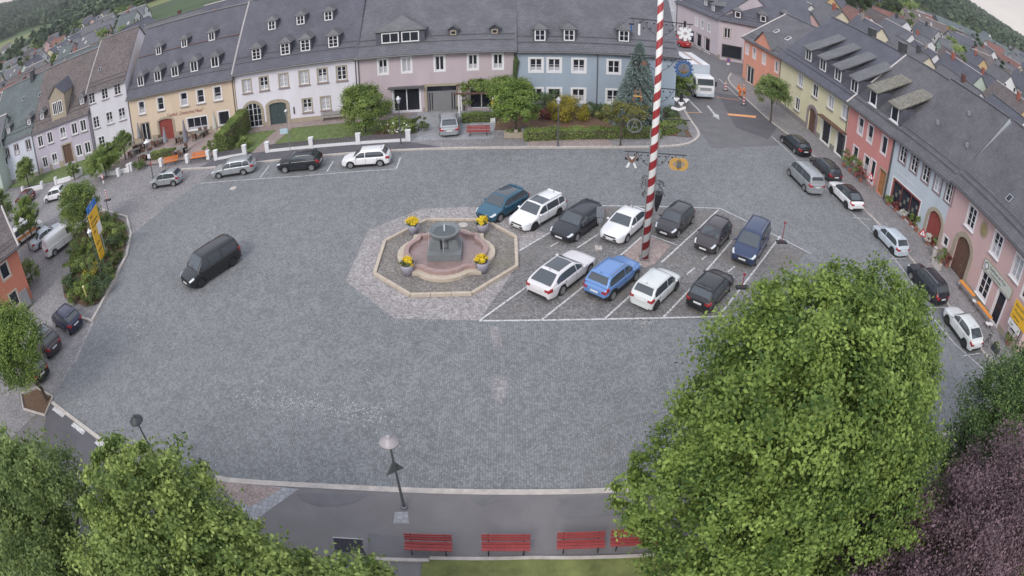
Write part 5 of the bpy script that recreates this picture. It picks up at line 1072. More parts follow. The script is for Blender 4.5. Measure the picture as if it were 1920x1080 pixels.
bush(1020, 205, 'dark green shrub under the left windows of the blue house', 1.5, 2.6, 'dark', 5000, 44)
bush(1112, 216, 'dark spiky shrub under the middle window of the blue house', 1.3, 1.2, 'dark', 3000, 45); bush(1140, 215, 'low dark juniper beside the spiky shrub', 1.2, 1.0, 'olive', 3000, 46)
bush(748, 248, 'bush with white roses beside the driveway', 1.6, 1.3, 'hedge', 6000, 47)
p = P(752, 250, .1); o = leaves('rose_blossom', LM['white'], [(p.x, p.y, .9, 1.6, 1.4, .8)], 60, .2, None, 5, ncl=14); tag(o, 'white rose blossoms scattered over the bush by the driveway', 'blossoms', kind='stuff')
bush(870, 208, 'potted palm-like plant left of the pergola', .7, 1.9, 'olive', 1500, 48); bush(1250, 225, 'green shrub at the corner below the spruce', 1.3, 1.5, 'dark', 3500, 49); bush(785, 245, 'grassy bush by the driveway edge', .9, 1.3, 'grassy', 2500, 50)
bush(395, 282, 'round bush at the edge of the inn terrace', .8, 1.0, 'hedge', 2000, 51); bush(262, 318, 'low shrub at the terrace corner by the sign pole', 1.0, .9, 'olive', 2500, 52); bush(186, 262, 'slim green conifer against the white three-storey house', .8, 2.6, 'dark', 2500, 53); bush(62, 528, 'dark bush against the orange house', 1.1, 2.0, 'olive', 5000, 54)
# west flower bed
bed = PX([(190, 398), (232, 415), (240, 440), (232, 475), (205, 530), (183, 570), (160, 576), (122, 560), (118, 540), (135, 470), (150, 430)])
sheet('flower_bed_soil', bed, .1, M['soil'])
kerbline('flower_bed_kerb', PX([(190, 394), (238, 408), (246, 440), (238, 480), (212, 530), (186, 580), (172, 605)]), M['kerb'], .22, 0, .16)
kerbline('flower_bed_kerb', PX([(150, 597), (172, 603)]), M['kerb'], .2, 0, .16)
FB = 'shrubs planted in the west flower bed'; g = random.Random(9)
LB = [('hedge', 'round green shrub'), ('olive', 'grey-green shrub'), ('gold', 'golden yellow shrub'), ('grassy', 'pale tufted shrub'), ('clipped', 'light green shrub'), ('dark', 'dark green shrub')]
spots = [(205, 420, 1, .9, 'at the far tip of the bed'), (222, 440, 0, .8, 'at the rounded end of the bed'), (196, 445, 0, 1.0, 'between the sign posts and the bed end'), (225, 462, 3, .8, 'by the kerb right of the sign'), (206, 470, 5, .9, 'right of the yellow sign'), (215, 490, 3, .7, 'by the kerb below the sign'), (170, 470, 4, 1.1, 'left of the yellow sign'), (150, 480, 1, 1.2, 'between the delivery van and the lamp'), (142, 505, 4, 1.0, 'left of the white lamp'), (165, 505, 1, 1.1, 'at the foot of the white lamp'), (190, 512, 5, .9, 'between the sign posts'), (178, 528, 2, 1.0, 'in the middle of the bed'), (205, 520, 3, .7, 'near the kerb below the sign posts'), (192, 545, 5, .9, 'near the kerb in the lower bed'), (160, 545, 4, 1.0, 'above the yellow post'), (135, 540, 5, .9, 'by the dark notice board'), (150, 560, 4, .9, 'left of the yellow post'), (175, 562, 3, .7, 'right of the yellow post'), (128, 520, 3, .6, 'behind the dark notice board'), (185, 490, 4, .8, 'behind the sign posts')]
for i, (px, py, k, rr_, pl) in enumerate(spots): bush(px, py, LB[k][1]+' '+pl, rr_*1.15, rr_*1.2, LB[k][0], 2600, 60+i, FB, 'bed_shrub', .1, .13)
bp = np.array(bed); gg = np.random.default_rng(3); bl = [(x, y, .22, .9, .9, .28) for x, y in [tuple(P(px, py, .1))[:2] for px, py, *_ in spots]]
tag(leaves('ground_cover', LM['hedge'], bl, 12000, .12, None, 9, clump=.5), 'low leafy ground cover between the shrubs of the west flower bed', 'ground cover', kind='stuff')
# vine over the pergola
pg = empty('pergola', tuple(P(925, 215, .1)), label='wooden pergola overgrown with vine beside the driveway', cat='pergola')
b = MB()
for x in (-3.2, 0, 3.0):
    for y in (-1.6, 1.4): MB().box((x, y, 1.4), (.14, .14, 2.8)).build('post', M['white'], pg)
for y in (-1.6, 1.4): MB().box((0, y, 2.86), (7.4, .12, .16)).build('beam', M['wood_brown'], pg)
for x in np.linspace(-3.4, 3.4, 8): MB().box((float(x), -.1, 3.0), (.08, 4.0, .1)).build('rafter', M['wood_brown'], pg)
leaves('vine', LM['clipped'], [(1.0, 0, 3.25, 2.6, 1.8, .5), (-1.6, .2, 3.2, 1.6, 1.5, .4), (2.8, -.8, 2.8, 1.0, 1.2, .7)], 14000, .17, pg, 77, clump=.35)
# ================================================================ fountain
FC = Vector((-4.12, 36.45, 0))
fo = empty('fountain', FC, label='stone fountain with grey bowl on a pedestal in a curved pink basin', cat='fountain')
def quatre(sc, a=2.3, b_=1.55, c_=.72, n=10):
    pts = []
    for q in range(4):
        A_ = math.pi/2*q; L_ = [(-a, -a), (-b_-.25, -a), (-b_, -a-.08)]
        rr = (b_*b_+c_*c_)/(2*c_); cy = -a-.08-c_+rr; t0 = math.asin(b_/rr)
        L_ += [(rr*math.sin(-t0+2*t0*k/n), cy-rr*math.cos(-t0+2*t0*k/n)) for k in range(1, n)]+[(b_, -a-.08), (b_+.25, -a)]
        pts += [(x*math.cos(A_)-y*math.sin(A_), x*math.sin(A_)+y*math.cos(A_)) for x, y in L_]
    return [(x*sc, y*sc) for x, y in pts]
def ring(s1, s2, z0, z1, m, nm, par):
    o_, i_ = quatre(s1), quatre(s2); b = MB(); n = len(o_)
    for k in range(n):
        j = (k+1) % n; b.prism([o_[k], o_[j], i_[j], i_[k]], z0, z1)
    return b.build(nm, m, par)
cream = mat('cream_sandstone', (.5, .43, .35), .85, .16, 3, .3); pinkst = mat('pink_sandstone', (.36, .255, .24), .85, .15, 3, .3); grey = mat('grey_granite', (.185, .2, .21), .7, .14, 4, .3)
ring(1.0, .86, 0, .28, cream, 'step', fo); ring(.86, .76, 0, .52, pinkst, 'basin_wall', fo)
q = quatre(.765); MB().prism(q, .0, .16).build('basin_floor', mat('basin_floor', (.28, .2, .19), .5, .25, 1.2), fo)
MB().prism(q, .2, .3).build('water', mat('thin_water', (.27, .19, .18), .15, .2, 1.5), fo)
MB().box((0, -.1, .5), (2.1, 2.1, .5)).build('pedestal', grey, fo)
for sx in (-1, 1):
    b = MB().xprism([(sx*.25, .7), (sx*.95, .75), (sx*.75, 1.35), (sx*.5, 1.5), (sx*.25, 1.5)], -.55, .45); o = b.build('bracket', grey, fo); md = o.modifiers.new('b', 'BEVEL'); md.width = .03
MB().lathe([(.42, .7), (.34, .95), (.3, 1.3), (.42, 1.62)], n=16).build('column', grey, fo, smooth=True)
MB().lathe([(.34, 1.35), (.62, 1.45), (.88, 1.63), (.97, 1.82), (.99, 1.94), (.9, 1.94), (.83, 1.84), (.4, 1.74), (.05, 1.72)], n=36).build('bowl', grey, fo, smooth=True)
MB().lathe([(.02, 1.8), (.8, 1.81)], n=30).build('bowl_water', mat('bowl_water', (.07, .085, .09), .22, .2, 4), fo)
MB().tube([(0, 0, 1.75), (0, 0, 2.12), (0.01, 0, 2.3)], [.05, .045, .02]).build('jet', mat('spray', (.75, .77, .8), .2, 0), fo)
for a in (.3, 1.9, 3.4, 4.7): MB().tube([(math.cos(a)*.95, math.sin(a)*.95, 1.93), (math.cos(a)*1.04, math.sin(a)*1.04, 1.2), (math.cos(a)*1.08, math.sin(a)*1.08, .3)], .014, n=5).build('water_thread', mat('spray_thread', (.6, .62, .65), .2, 0), fo)
oc = PX([(703, 516), (770, 556), (885, 553), (969, 502), (967, 447), (908, 415), (800, 415), (722, 455)])
sheet('fountain_bed_paving', oc, .06, M['cobble_brown'])
okb = empty('stone_border', FC, label='eight-sided cream stone border around the fountain', cat='border')
for k in range(8):
    a, c = Vector(oc[k])-FC.xy, Vector(oc[(k+1) % 8])-FC.xy; d = c-a; ns = 3
    for i in range(ns):
        p, r_ = a+d*(i/ns), a+d*((i+1)/ns); t = d.normalized()*.012; nn = Vector((-d.y, d.x)).normalized()*.1; p, r_ = p+t, r_-t
        MB().prism([p+nn, p-nn, r_-nn, r_+nn] if True else [], 0, .2).build('kerb_stone', cream, okb)
for px, py, nm in ((776, 437, 'back left'), (905, 436, 'back right'), (765, 514, 'front left'), (905, 509, 'front right')):
    p = P(px, py, .06); t = empty('flower_tub', p, label='grey tub of yellow flowers at the %s corner of the fountain' % nm, cat='flower tub', group='flower tubs around the fountain')
    MB().lathe([(.3, 0), (.38, .5), (.4, .72), (.35, .72), (.34, .66)], n=18).build('tub', mat('lavender_tub', (.34, .33, .4), .6, .05, 3), t, smooth=True)
    leaves('leaves', LM['dark'], [(0, 0, .8, .38, .38, .12)], 500, .1, t, int(px), clump=.5); leaves('blossoms', LM['flowers'], [(0, 0, .9, .33, .33, .2)], 2600, .085, t, int(py), clump=.45)
for px, py, nm in ((822, 422, 'left'), (868, 422, 'right')): p = P(px, py, .064); tag(MB().lathe([(.33, 0), (.33, .03)], n=20).build('manhole_cover', M['kerb'], loc=p), 'small round cover behind the fountain bowl, %s one' % nm, 'manhole cover')
# ================================================================ maypole
mp_ = empty('maypole', tuple(P(1208, 485)), label='tall red and white striped maypole hung with guild emblems', cat='maypole')
m, N_, L_, bs = newmat('maypole_stripes'); bs.inputs['Roughness'].default_value = .5
tc = N_.new('ShaderNodeTexCoord'); sx = N_.new('ShaderNodeSeparateXYZ'); L_.new(tc.outputs['Object'], sx.inputs[0])
def MN(op, a, b=None, c=None):
    n = N_.new('ShaderNodeMath'); n.operation = op
    for i, v in enumerate((a, b, c)):
        if v is None: continue
        if isinstance(v, (int, float)): n.inputs[i].default_value = v
        else: L_.new(v, n.inputs[i])
    return n.outputs[0]
an = MN('ARCTAN2', sx.outputs['Y'], sx.outputs['X']); fr = MN('FRACT', MN('ADD', MN('MULTIPLY', sx.outputs['Z'], .9), MN('MULTIPLY', an, -1/(2*math.pi)))); st = MN('GREATER_THAN', fr, .5)
mm = N_.new('ShaderNodeMix'); mm.data_type = 'RGBA'; L_.new(st, mm.inputs['Factor']); mm.inputs['A'].default_value = (.3, .025, .03, 1); mm.inputs['B'].default_value = (.74, .73, .72, 1); L_.new(mm.outputs['Result'], bs.inputs['Base Color'])
MB().tube([(0, 0, .0), (0, 0, 8), (0, 0, 21)], [.25, .22, .15], n=20).build('pole', m, mp_, smooth=True)
MB().box((0, 0, .05), (.62, .62, .1)).build('foot', M['asphalt_warm'], mp_)
for sx_ in (-1, 1): MB().tube([(sx_*.25, -.1, 0), (sx_*.27, -.05, 8.9)], .03, n=5).build('guard_pipe', M['steel'], mp_)
iron = M['black']; wh = M['white']; blu = mat('emblem_blue', (.05, .11, .28), .5, .1, 4); ylw = mat('emblem_yellow', (.55, .33, .1), .5, .1, 4); brn = mat('emblem_brown', (.2, .1, .07), .6, .1, 4); gry = mat('emblem_grey', (.14, .15, .15), .5, .1, 4)
def disc(b, x, z, r, y0, y1, m=0, n=16): return b.xprism([(x+r*math.cos(2*math.pi*k/n), z+r*math.sin(2*math.pi*k/n)) for k in range(n)], y0, y1, m)
def ringx(b, x, z, r0, r1, y0, y1, m=0, n=20):
    for k in range(n):
        a, c = 2*math.pi*k/n, 2*math.pi*(k+1)/n
        b.xprism([(x+r0*math.cos(a), z+r0*math.sin(a)), (x+r1*math.cos(a), z+r1*math.sin(a)), (x+r1*math.cos(c), z+r1*math.sin(c)), (x+r0*math.cos(c), z+r0*math.sin(c))], y0, y1, m)
for i, (z, hl, hr) in enumerate(((7.35, 1.75, 2.05), (9.65, 1.7, 2.1), (11.55, 1.6, 1.9), (13.55, 1.75, 1.95), (15.8, 1.75, 1.95), (18.2, 1.4, 1.6))):
    b = MB().tube([(-hl, 0, z), (hr, 0, z)], .035, n=6)
    for s_, e in ((-1, hl), (1, hr)):
        b.tube([(s_*.2, 0, z-.9), (s_*.6, 0, z-.65), (s_*1.0, 0, z-.05)], .018, n=5)
        for k in (.3, .8): b.tube([(s_*(e-k+.1), 0, z), (s_*(e-k+.1), 0, z-.28)], .018, n=5)
        for k in range(5): b.box((s_*(.35+.2*k), 0, z-.2-.35*(k % 2)), (.09, .03, .09))
    b.build('cross_arm', iron, mp_)
    for s_, e in ((-1, hl), (1, hr)):
        x = s_*(e-.45); zc = z-.62; b = MB(); ms = [iron, wh, brn, blu, ylw, gry]; k = (i, s_)
        if k == (0, -1):
            b.xprism([(x-.3, zc+.35), (x-.1, zc-.1), (x+.1, zc-.1), (x+.3, zc+.35), (x, zc+.15)], -.03, .03, 2); b.xprism([(x-.16, zc+.3), (x, zc+.1), (x+.16, zc+.3)], -.05, -.03, 1)
            for q in (-1, 1): b.xprism([(x+q*.08, zc-.1), (x+q*.2, zc-.12), (x+q*.34, zc-.42), (x+q*.2, zc-.45)], -.03, .03, 1); b.xprism([(x+q*.2, zc+.05), (x+q*.4, zc+.3), (x+q*.42, zc+.1)], -.03, .03, 0)
        elif k == (0, 1):
            for q in (-1, 1): ringx(b, x+q*.2, zc, .16, .42, -.03, .03, 4, 14)
            b.box((x, -.03, zc), (.3, .08, .4), 5)
        elif k == (1, -1):
            ringx(b, x, zc, .38, .46, -.03, .03, 5); b.tube([(x, 0, zc+.35), (x-.22, 0, zc-.3)], .03, 5); b.tube([(x, 0, zc+.35), (x+.22, 0, zc-.3)], .03, 5); b.tube([(x-.2, 0, zc-.1), (x+.2, 0, zc-.1)], .03, 5)
        elif k == (1, 1):
            b.box((x, 0, zc), (.12, .05, .8), 5); b.xprism([(x-.4, zc+.1), (x-.2, zc+.3), (x+.2, zc+.3), (x+.4, zc+.1), (x+.2, zc), (x-.2, zc)], -.03, .03, 5); b.xprism([(x-.3, zc-.4), (x+.3, zc-.4), (x+.15, zc-.2), (x-.15, zc-.2)], -.04, .04, 5)
        elif k == (2, -1):
            for q in (-1, 1): b.xprism([(x+q*.05, zc+.4), (x+q*.16, zc+.4), (x+q*.3, zc-.3), (x+q*.2, zc-.35)], -.03, .03, 2)
            b.box((x, -.02, zc), (.5, .04, .08), 4)
        elif k == (2, 1):
            b.box((x, 0, zc+.25), (.16, .1, .45), 0)
            for q, dz in ((-.3, 0), (.3, 0), (0, -.25)): b.xprism([(x+q-.2, zc+dz+.1), (x+q+.2, zc+dz+.1), (x+q, zc+dz-.15)], -.03, .03, 1)
            b.xprism([(x-.6, zc-.62), (x-.1, zc-.72), (x-.1, zc-.56), (x-.55, zc-.48)], -.03, .03, 1); b.xprism([(x-.1, zc-.72), (x+.3, zc-.52), (x+.3, zc-.4), (x-.1, zc-.56)], -.04, .04, 1)
        elif k == (3, -1): ringx(b, x, zc+.1, .12, .22, -.03, .03, 0, 12); disc(b, x+.45, zc+.1, .14, -.03, .03, 2)
        elif k == (3, 1):
            ringx(b, x, zc, .36, .48, -.03, .03, 3)
            for q in range(14): a = 2*math.pi*q/14; b.box((x+.53*math.cos(a), 0, zc+.53*math.sin(a)), (.1, .06, .1), 3)
            b.box((x, 0, zc), (.05, .05, .62), 2); b.xprism([(x-.3, zc-.05), (x, zc-.3), (x+.3, zc-.05), (x, zc-.15)], -.03, .03, 2)
        elif k == (4, -1): b.box((x+.1, 0, zc-.05), (.12, .05, .7), 1); b.box((x-.35, 0, zc), (.1, .04, .4), 3); b.box((x-.35, 0, zc+.25), (.3, .04, .08), 0)
        elif k == (4, 1):
            ringx(b, x, zc, .12, .3, -.03, .03, 1, 12)
            for q in range(8): a = 2*math.pi*q/8; b.box((x+.38*math.cos(a), 0, zc+.38*math.sin(a)), (.18, .05, .18), 1)
            b.box((x-.05, -.02, zc+.6), (.14, .08, .4), 0); b.box((x+.4, 0, zc), (.06, .04, .4), 3)
        else: disc(b, x, zc, .3, -.03, .03, 1); disc(b, x, zc, .15, -.05, -.03, 2)
        b.build('emblem', ms, mp_)
b = MB(); g = random.Random(2)   # wrought iron wreath with hanging lantern cone
for i in range(26):
    a = g.uniform(0, 6.28); r_ = g.uniform(.35, .75); z = 4.9+g.uniform(-.5, .6); c = Vector((.1+r_*math.cos(a), .2+r_*math.sin(a)*.6, z))
    b.tube([c+Vector((math.cos(k)*.16, 0, math.sin(k)*.16)) for k in (0, .9, 1.8, 2.7, 3.6, 4.5)], .016, n=4)
b.lathe([(.34, 4.6), (.28, 4.1), (.05, 3.3)], n=12, c=(.5, .25, 0)); b.build('iron_wreath', iron, mp_)
mp_.rotation_euler = (0, 0, R(-4))
# ================================================================ benches
def bench(p, rz, label, seatm, legm=None, n=1.9, group=None, name='park_bench', concrete=False):
    r_ = empty(name, p, rz, label, 'bench', group); legm = legm or M['black']
    s = MB()
    for k in range(3): s.box((0, -.18+.16*k, .45), (n, .13, .04))
    s.build('seat', seatm, r_); s = MB()
    for k in range(3): s.box((0, .24+.03*k, .58+.13*k), (n, .035, .1))
    s.build('backrest', seatm, r_)
    for x in (-n*.36, n*.36):
        b = MB().tube([(x, -.2, 0), (x, -.17, .42), (x, .2, .42)], .025, n=6).tube([(x, .27, 0), (x, .2, .42), (x, .31, .9)], .025, n=6); b.build('leg', legm, r_)
    return r_
redw = mat('red_bench_slats', (.3, .05, .05), .55, .2, 5, streak=.1)
for i, (x0, x1, y, nm) in enumerate(((762, 849, 1033, 'leftmost, beside the dark pavement strip'), (905, 993, 1035, 'second from the left'), (1043, 1132, 1032, 'third from the left'), (1142, 1228, 1027, 'partly under the linden'))):
    a, c = P(x0, y, .1), P(x1, y-(3 if i > 1 else -3 if i == 0 else 0), .1); d = c-a; bench((a+c)/2+Vector((0, .02, 0)), math.atan2(d.y, d.x), 'red slatted bench at the lawn edge, %s' % nm, redw, group='red benches along the lawn')
bench(P(897, 254, .1), 0, 'red slatted bench in front of the driveway', redw, n=2.1, group='benches along the north pavement')
brw = mat('brown_bench_slats', (.26, .11, .08), .6, .2, 5)
bench(P(1079, 256, .1), 0, 'brown bench in front of the hedge, left of the other brown one', brw, n=2.2, group='benches along the north pavement')
bench(P(1149, 256, .1), 0, 'brown bench in front of the hedge beside the small yellowish tree', brw, n=2.2, group='benches along the north pavement')
bench(tuple(N5.W @ Vector((11.4, -.55, .08))), 0, 'weathered grey bench against the white house wall under its two ground floor windows', mat('grey_bench_slats', (.32, .3, .3), .8, .2, 5), n=2.6)
orw = mat('orange_bench_slats', (.62, .2, .05), .55, .12, 5)
bench(P(321, 309, .06), R(8), 'orange bench left of the small terrace table', orw, n=1.9, group='orange benches of the inn terrace')
bench(P(374, 301, .06), R(4), 'orange bench right of the small terrace table', orw, n=1.9, group='orange benches of the inn terrace')
# beer benches and tables along the pink inn
w_E = lambda x, y: E5.W @ Vector((x, y, 0))
for (a, c, lb, h_) in (((230, 400), (340, 525), 'long orange beer table against the pink inn, nearer the gateway', .75), ((360, 560), (460, 685), 'long orange beer table against the pink inn, nearer the door', .75)):
    p, q = [P(1740+u/3.857, 420+v/3.857, .85) for u, v in (a, c)]; d = q-p; Lb = 2.2
    t = empty('beer_table', ((p.x+q.x)/2, (p.y+q.y)/2, .1), math.atan2(d.y, d.x), lb, 'table', 'beer tables before the pink inn')
    MB().box((0, 0, .75), (Lb, .5, .04)).build('tabletop', M['orange'], t)
    for x in (-.8, .8): MB().tube([(x, -.2, 0), (x, -.15, .72), (x, .15, .72), (x, .2, 0)], .018, n=5).tube([(x, -.19, .2), (x, .19, .2)], .014, n=5).build('leg', M['black'], t)
for u, v, lb in ((225, 465, 'white round stool top by the gateway end of the beer tables'), (323, 590, 'white round stool between the two beer tables'), (418, 755, 'white round stool at the door end, left of its twin'), (442, 757, 'white round stool at the door end, right of its twin')):
    p = P(1740+u/3.857, 420+v/3.857, .1); t = empty('stool', p, label=lb, cat='stool', group='white stools by the beer tables')
    MB().lathe([(.03, .42), (.24, .43), (.24, .47), (.03, .48)], n=16).build('seat', wh, t); MB().tube([(0, 0, 0), (0, 0, .43)], .03, n=6).build('leg', M['black'], t)
# ================================================================ lamps and signs
def lamp(p, h, label, head='hood', hm=None, group='street lamps', lean=0):
    r_ = empty('street_lamp', p, label=label, cat='street lamp', group=group)
    MB().tube([(0, 0, 0), (0, 0, .8), (0, 0, h)], [.085, .06, .04], n=8).build('post', M['metal'], r_); MB().lathe([(.17, 0), (.15, .06), (.08, .1)], n=12).build('base', M['metal'], r_)
    if head == 'hood':
        MB().lathe([(.1, h-.42), (.16, h-.3), (.16, h-.1)], n=14).build('globe', M['curtain'], r_, smooth=True)
        MB().lathe([(.4, h-.14), (.385, h-.1), (.13, h+.08), (.09, h+.12), (.09, h+.2), (.02, h+.22)], n=24).build('hood', hm or M['steel'], r_, smooth=True)
    else:
        MB().lathe([(.1, h), (.2, h+.42), (.14, h+.44)], n=6).build('lantern', M['curtain'], r_); MB().lathe([(.26, h+.42), (.08, h+.62), (.02, h+.7)], n=6).build('hood', hm or M['steel'], r_)
    return r_
GL = 'street lamps'
lf = lamp(P(758, 951, .1), 4.35, 'street lamp with wide pale conical hood on the near pavement', 'hood', mat('pale_hood', (.36, .33, .35), .4, .05, 4))
b = MB(); b.xprism([(-.42, 2.35), (.42, 2.35), (0, 3.05)], .07, .09); b.xprism([(-.36, 2.39), (.36, 2.39), (0, 2.98)], .055, .07, 1); b.M = None
sgn = b.build('triangle_sign', [M['red'], mat('sign_back', (.1, .115, .12), .6, .05, 3)]); sgn.parent = lf; sgn.rotation_euler = (0, 0, R(35)); sgn.data.materials[0] = mat('sign_edge', (.14, .15, .16), .5, .05, 3)
lamp((-17.0, 16.7, .1), 4.0, 'street lamp with small dark hood rising behind the lower left trees', 'hood', M['darkgrey'])
lamp(P(1046, 274, .1), 4.0, 'street lamp with lantern head in front of the garden hedge', 'lantern')
lamp(P(752, 272, .1), 4.1, 'street lamp with lantern head beside the white rose bush', 'lantern')
lamp((-31.4, 34.07, .1), 4.0, 'white headed lamp in the west flower bed', 'lantern', wh)
l2 = lamp((-36.3, 52.9, .05), 4.3, 'street lamp with red and white band beside the inn terrace', 'hood', wh); MB().tube([(0, 0, 1.5), (0, 0, 1.95)], .062, n=8).build('red_band', M['red'], l2); MB().box((0, -.07, 2.6), (.4, .04, .5)).build('plate', wh, l2)
lamp(P(56, 470, 0), 3.6, 'white hooded lamp among the small trees at the left edge', 'hood', wh); lamp(P(84, 318, 0), 3.4, 'pale lamp in front of the mauve house', 'hood', wh)
def post(nm, p, h, label, r=.035, m=None, cat='sign', group=None):
    r_ = empty(nm, p, label=label, cat=cat, group=group); MB().tube([(0, 0, 0), (0, 0, h)], r, n=7).build('post', m or M['steel'], r_); return r_
s_ = post('information_sign', (-20.55, 55.3, .1), 4.0, 'post with pale blue information board and lantern beside the garden path', cat='sign'); MB().box((-.42, -.04, 2.3), (.8, .04, .55)).build('board', mat('pale_blue_board', (.42, .55, .62), .5, .15, 5), s_); MB().lathe([(.1, 3.95), (.18, 4.3), (.22, 4.32), (.05, 4.5)], n=6).build('lantern', M['steel'], s_)
s_ = post('parking_sign', (5.54, 37.18, .0), 3.0, 'grey post with the grey back of a parking board among the bays', group=None); MB().box((0, .04, 2.65), (.5, .03, .75)).build('board', M['steel'], s_); MB().box((0, .04, 2.05), (.36, .03, .32)).build('board', M['steel'], s_); MB().box((0, 0, .06), (.45, .45, .12)).build('foot', M['kerb'], s_)
for (p, lb) in (((32.5, 36.5, .1), 'red-edged warning triangle on a post before the gateway'), ((33.5, 48.3, .1), 'red-edged warning triangle before the salmon red house')):
    h_ = 2.3 if p[1] < 40 else 1.5; s_ = post('warning_sign', p, h_, lb, group='warning triangles on the east pavement'); b = MB(); b.xprism([(-.42, h_-.25), (.42, h_-.25), (0, h_+.5)], -.05, -.03); b.xprism([(-.26, h_-.16), (.26, h_-.16), (0, h_+.3)], -.065, -.05, 1); b.box((0, -.07, h_+.0), (.06, .01, .22), 2); o = b.build('triangle', [M['red'], wh, iron], s_); o.rotation_euler.z = R(-38)
s_ = post('sign_pole', (31.3, 60.35, .1), 3.9, 'bare grey pole before the stone portal of the yellow house', cat='pole')
s_ = post('sign_pole', (-37.9, 45.2, 0), 1.8, 'short grey post with crossbar at the tip of the flower bed', cat='pole', r=.05); MB().box((-.1, 0, 1.75), (.5, .05, .05)).build('crossbar', M['metal'], s_)
s_ = post('barrier_sign', (-40.9, 49.1, 0), 2.95, 'red and white barrier sign with round top on the west road', cat='sign'); o = disc(MB(), 0, 2.75, .28, -.04, -.02, 0); disc(o, 0, 2.75, .19, -.05, -.04, 1); o.box((0, -.03, 2.15), (.3, .02, .3), 1)
for k in range(8): o.box((0, -.03, .2+.14*k), (.26, .02, .14), k % 2)
o.build('board', [M['red'], wh], s_).rotation_euler.z = R(-25); MB().box((0, 0, .05), (.9, .35, .1)).build('foot', iron, s_)
for px, py, h_, lb in ((1465, 455, 1.6, 'red-topped sign on a black foot at the corner of the bays'), (1391, 540, .95, 'small red-topped post at the end of the bay line')):
    s_ = post('marker_post', P(px, py), h_, lb, cat='sign', m=mat('red_post', (.3, .06, .08), .5, 0)); disc(MB(), 0, h_+.05, .1, -.02, .02, 0).build('disc', mat('dull_red', (.28, .04, .06), .5, 0), s_); MB().box((0, 0, .06), (.85, .38, .1)).build('foot', PLAS, s_)
# yellow direction sign in the west bed
ds = empty('direction_sign', (-32.83, 36.06, .1), math.atan2(37.5-36.06, -33.11+32.83), 'tall yellow direction sign on two posts in the flower bed', 'road sign')
for x in (0, 1.46): MB().tube([(x, 0, 0), (x, 0, 4.6)], .06, n=7).build('post', M['steel'], ds)
def board(x0, x1, z0, z1_, m, nm='board', y=-.12):
    return MB().box(((x0+x1)/2, y, (z0+z1_)/2), (x1-x0, .06, z1_-z0)).build(nm, m, ds)
bm_ = board(-.25, 1.75, 2.5, 4.9, M['yellow']); board(-.25, 1.75, 4.93, 5.5, M['blue'], 'blue_panel'); board(.75, 1.65, 2.6, 3.5, wh, 'white_panel', -.165); board(-.2, .9, 1.9, 2.46, M['yellow']); board(-.2, .9, 1.3, 1.86, M['yellow']); board(-.2, .9, .75, 1.26, M['yellow'])
for t_, x, z, s__ in (('Hof', -.1, 4.4, .4), ('Kirchenlamitz', -.15, 3.95, .28), ('Wunsiedel', -.1, 3.6, .3), ('Selb', -.1, 3.1, .3), ('Gefrees', -.12, 2.1, .26), ('Bayreuth', -.12, 1.5, .25), ('A 9', .3, 5.1, .36)):
    text(t_, s__, wh if t_ == 'A 9' else M['darkgrey'], ds, (x, -.16, z), (R(90), 0, 0), .004)
nb = post('notice_board', P(138, 540, .1), 1.3, 'dark notice board on a leaning post at the flower bed edge', m=PLAS, cat='board'); o = MB().box((-.5, 0, 1.35), (.9, .08, .9)).build('board', mat('dark_board', (.09, .09, .1), .4, .1, 3), nb); o.rotation_euler = (R(-25), 0, R(20))
s_ = post('marker_post', (-31.55, 31.3, .1), 1.35, 'slim pale yellow post at the lower end of the flower bed', r=.07, m=mat('pale_yellow', (.62, .55, .2), .5, 0), cat='post'); MB().lathe([(.11, 1.3), (.11, 1.4)], n=10).build('cap', mat('pale_yellow_cap', (.7, .65, .35), .5, 0), s_)
p = P(662, 1043, .1); ib = empty('info_board', (p.x, p.y+.0, .1), R(3), 'dark slanted info board between the low tree and the pavement', 'board'); o = MB().box((0, 0, 0), (1.2, .6, .05)).build('panel', mat('info_panel', (.06, .06, .085), .35, .2, 6), ib); o.rotation_euler = (R(50), 0, 0); o.location = (0, 0, .85); MB().box((0, .2, 1.1), (1.24, .05, .05)).build('frame', M['steel'], ib)
for x in (-.5, .5): MB().box((x, .1, .4), (.06, .06, .85)).build('leg', M['black'], ib)
# yellow pole with base, bin, planter on the north side
s_ = post('yellow_marker', P(924, 228, .1), 2.3, 'grey post with yellow top and white foot beside the pergola', cat='pole'); MB().tube([(0, 0, 1.7), (0, 0, 2.3)], .09, n=8).build('yellow_top', M['yellow'], s_); MB().box((0, 0, .2), (.45, .45, .4)).build('foot', wh, s_)
p = P(983, 256, .1); t = empty('litter_bin', p, label='round grey litter bin at the left end of the garden hedge', cat='bin'); MB().lathe([(.24, 0), (.27, .85), (.22, .85), (.2, .5)], n=16).build('bucket', M['steel'], t); MB().lathe([(.28, .85), (.28, .9), (.2, .9)], n=16).build('rim', M['metal'], t)
p = P(963, 256, .1); t = empty('stone_planter', p, label='rough stone planter at the foot of the round light green tree', cat='planter'); MB().box((0, 0, .25), (1.7, .8, .5)).build('box', M['stone'], t); leaves('plants', LM['hedge'], [(0, 0, .55, .8, .35, .2)], 700, .1, t, 3); MB().box((.2, -.1, .5), (.3, .2, .4)).build('stone', M['kerb'], t)
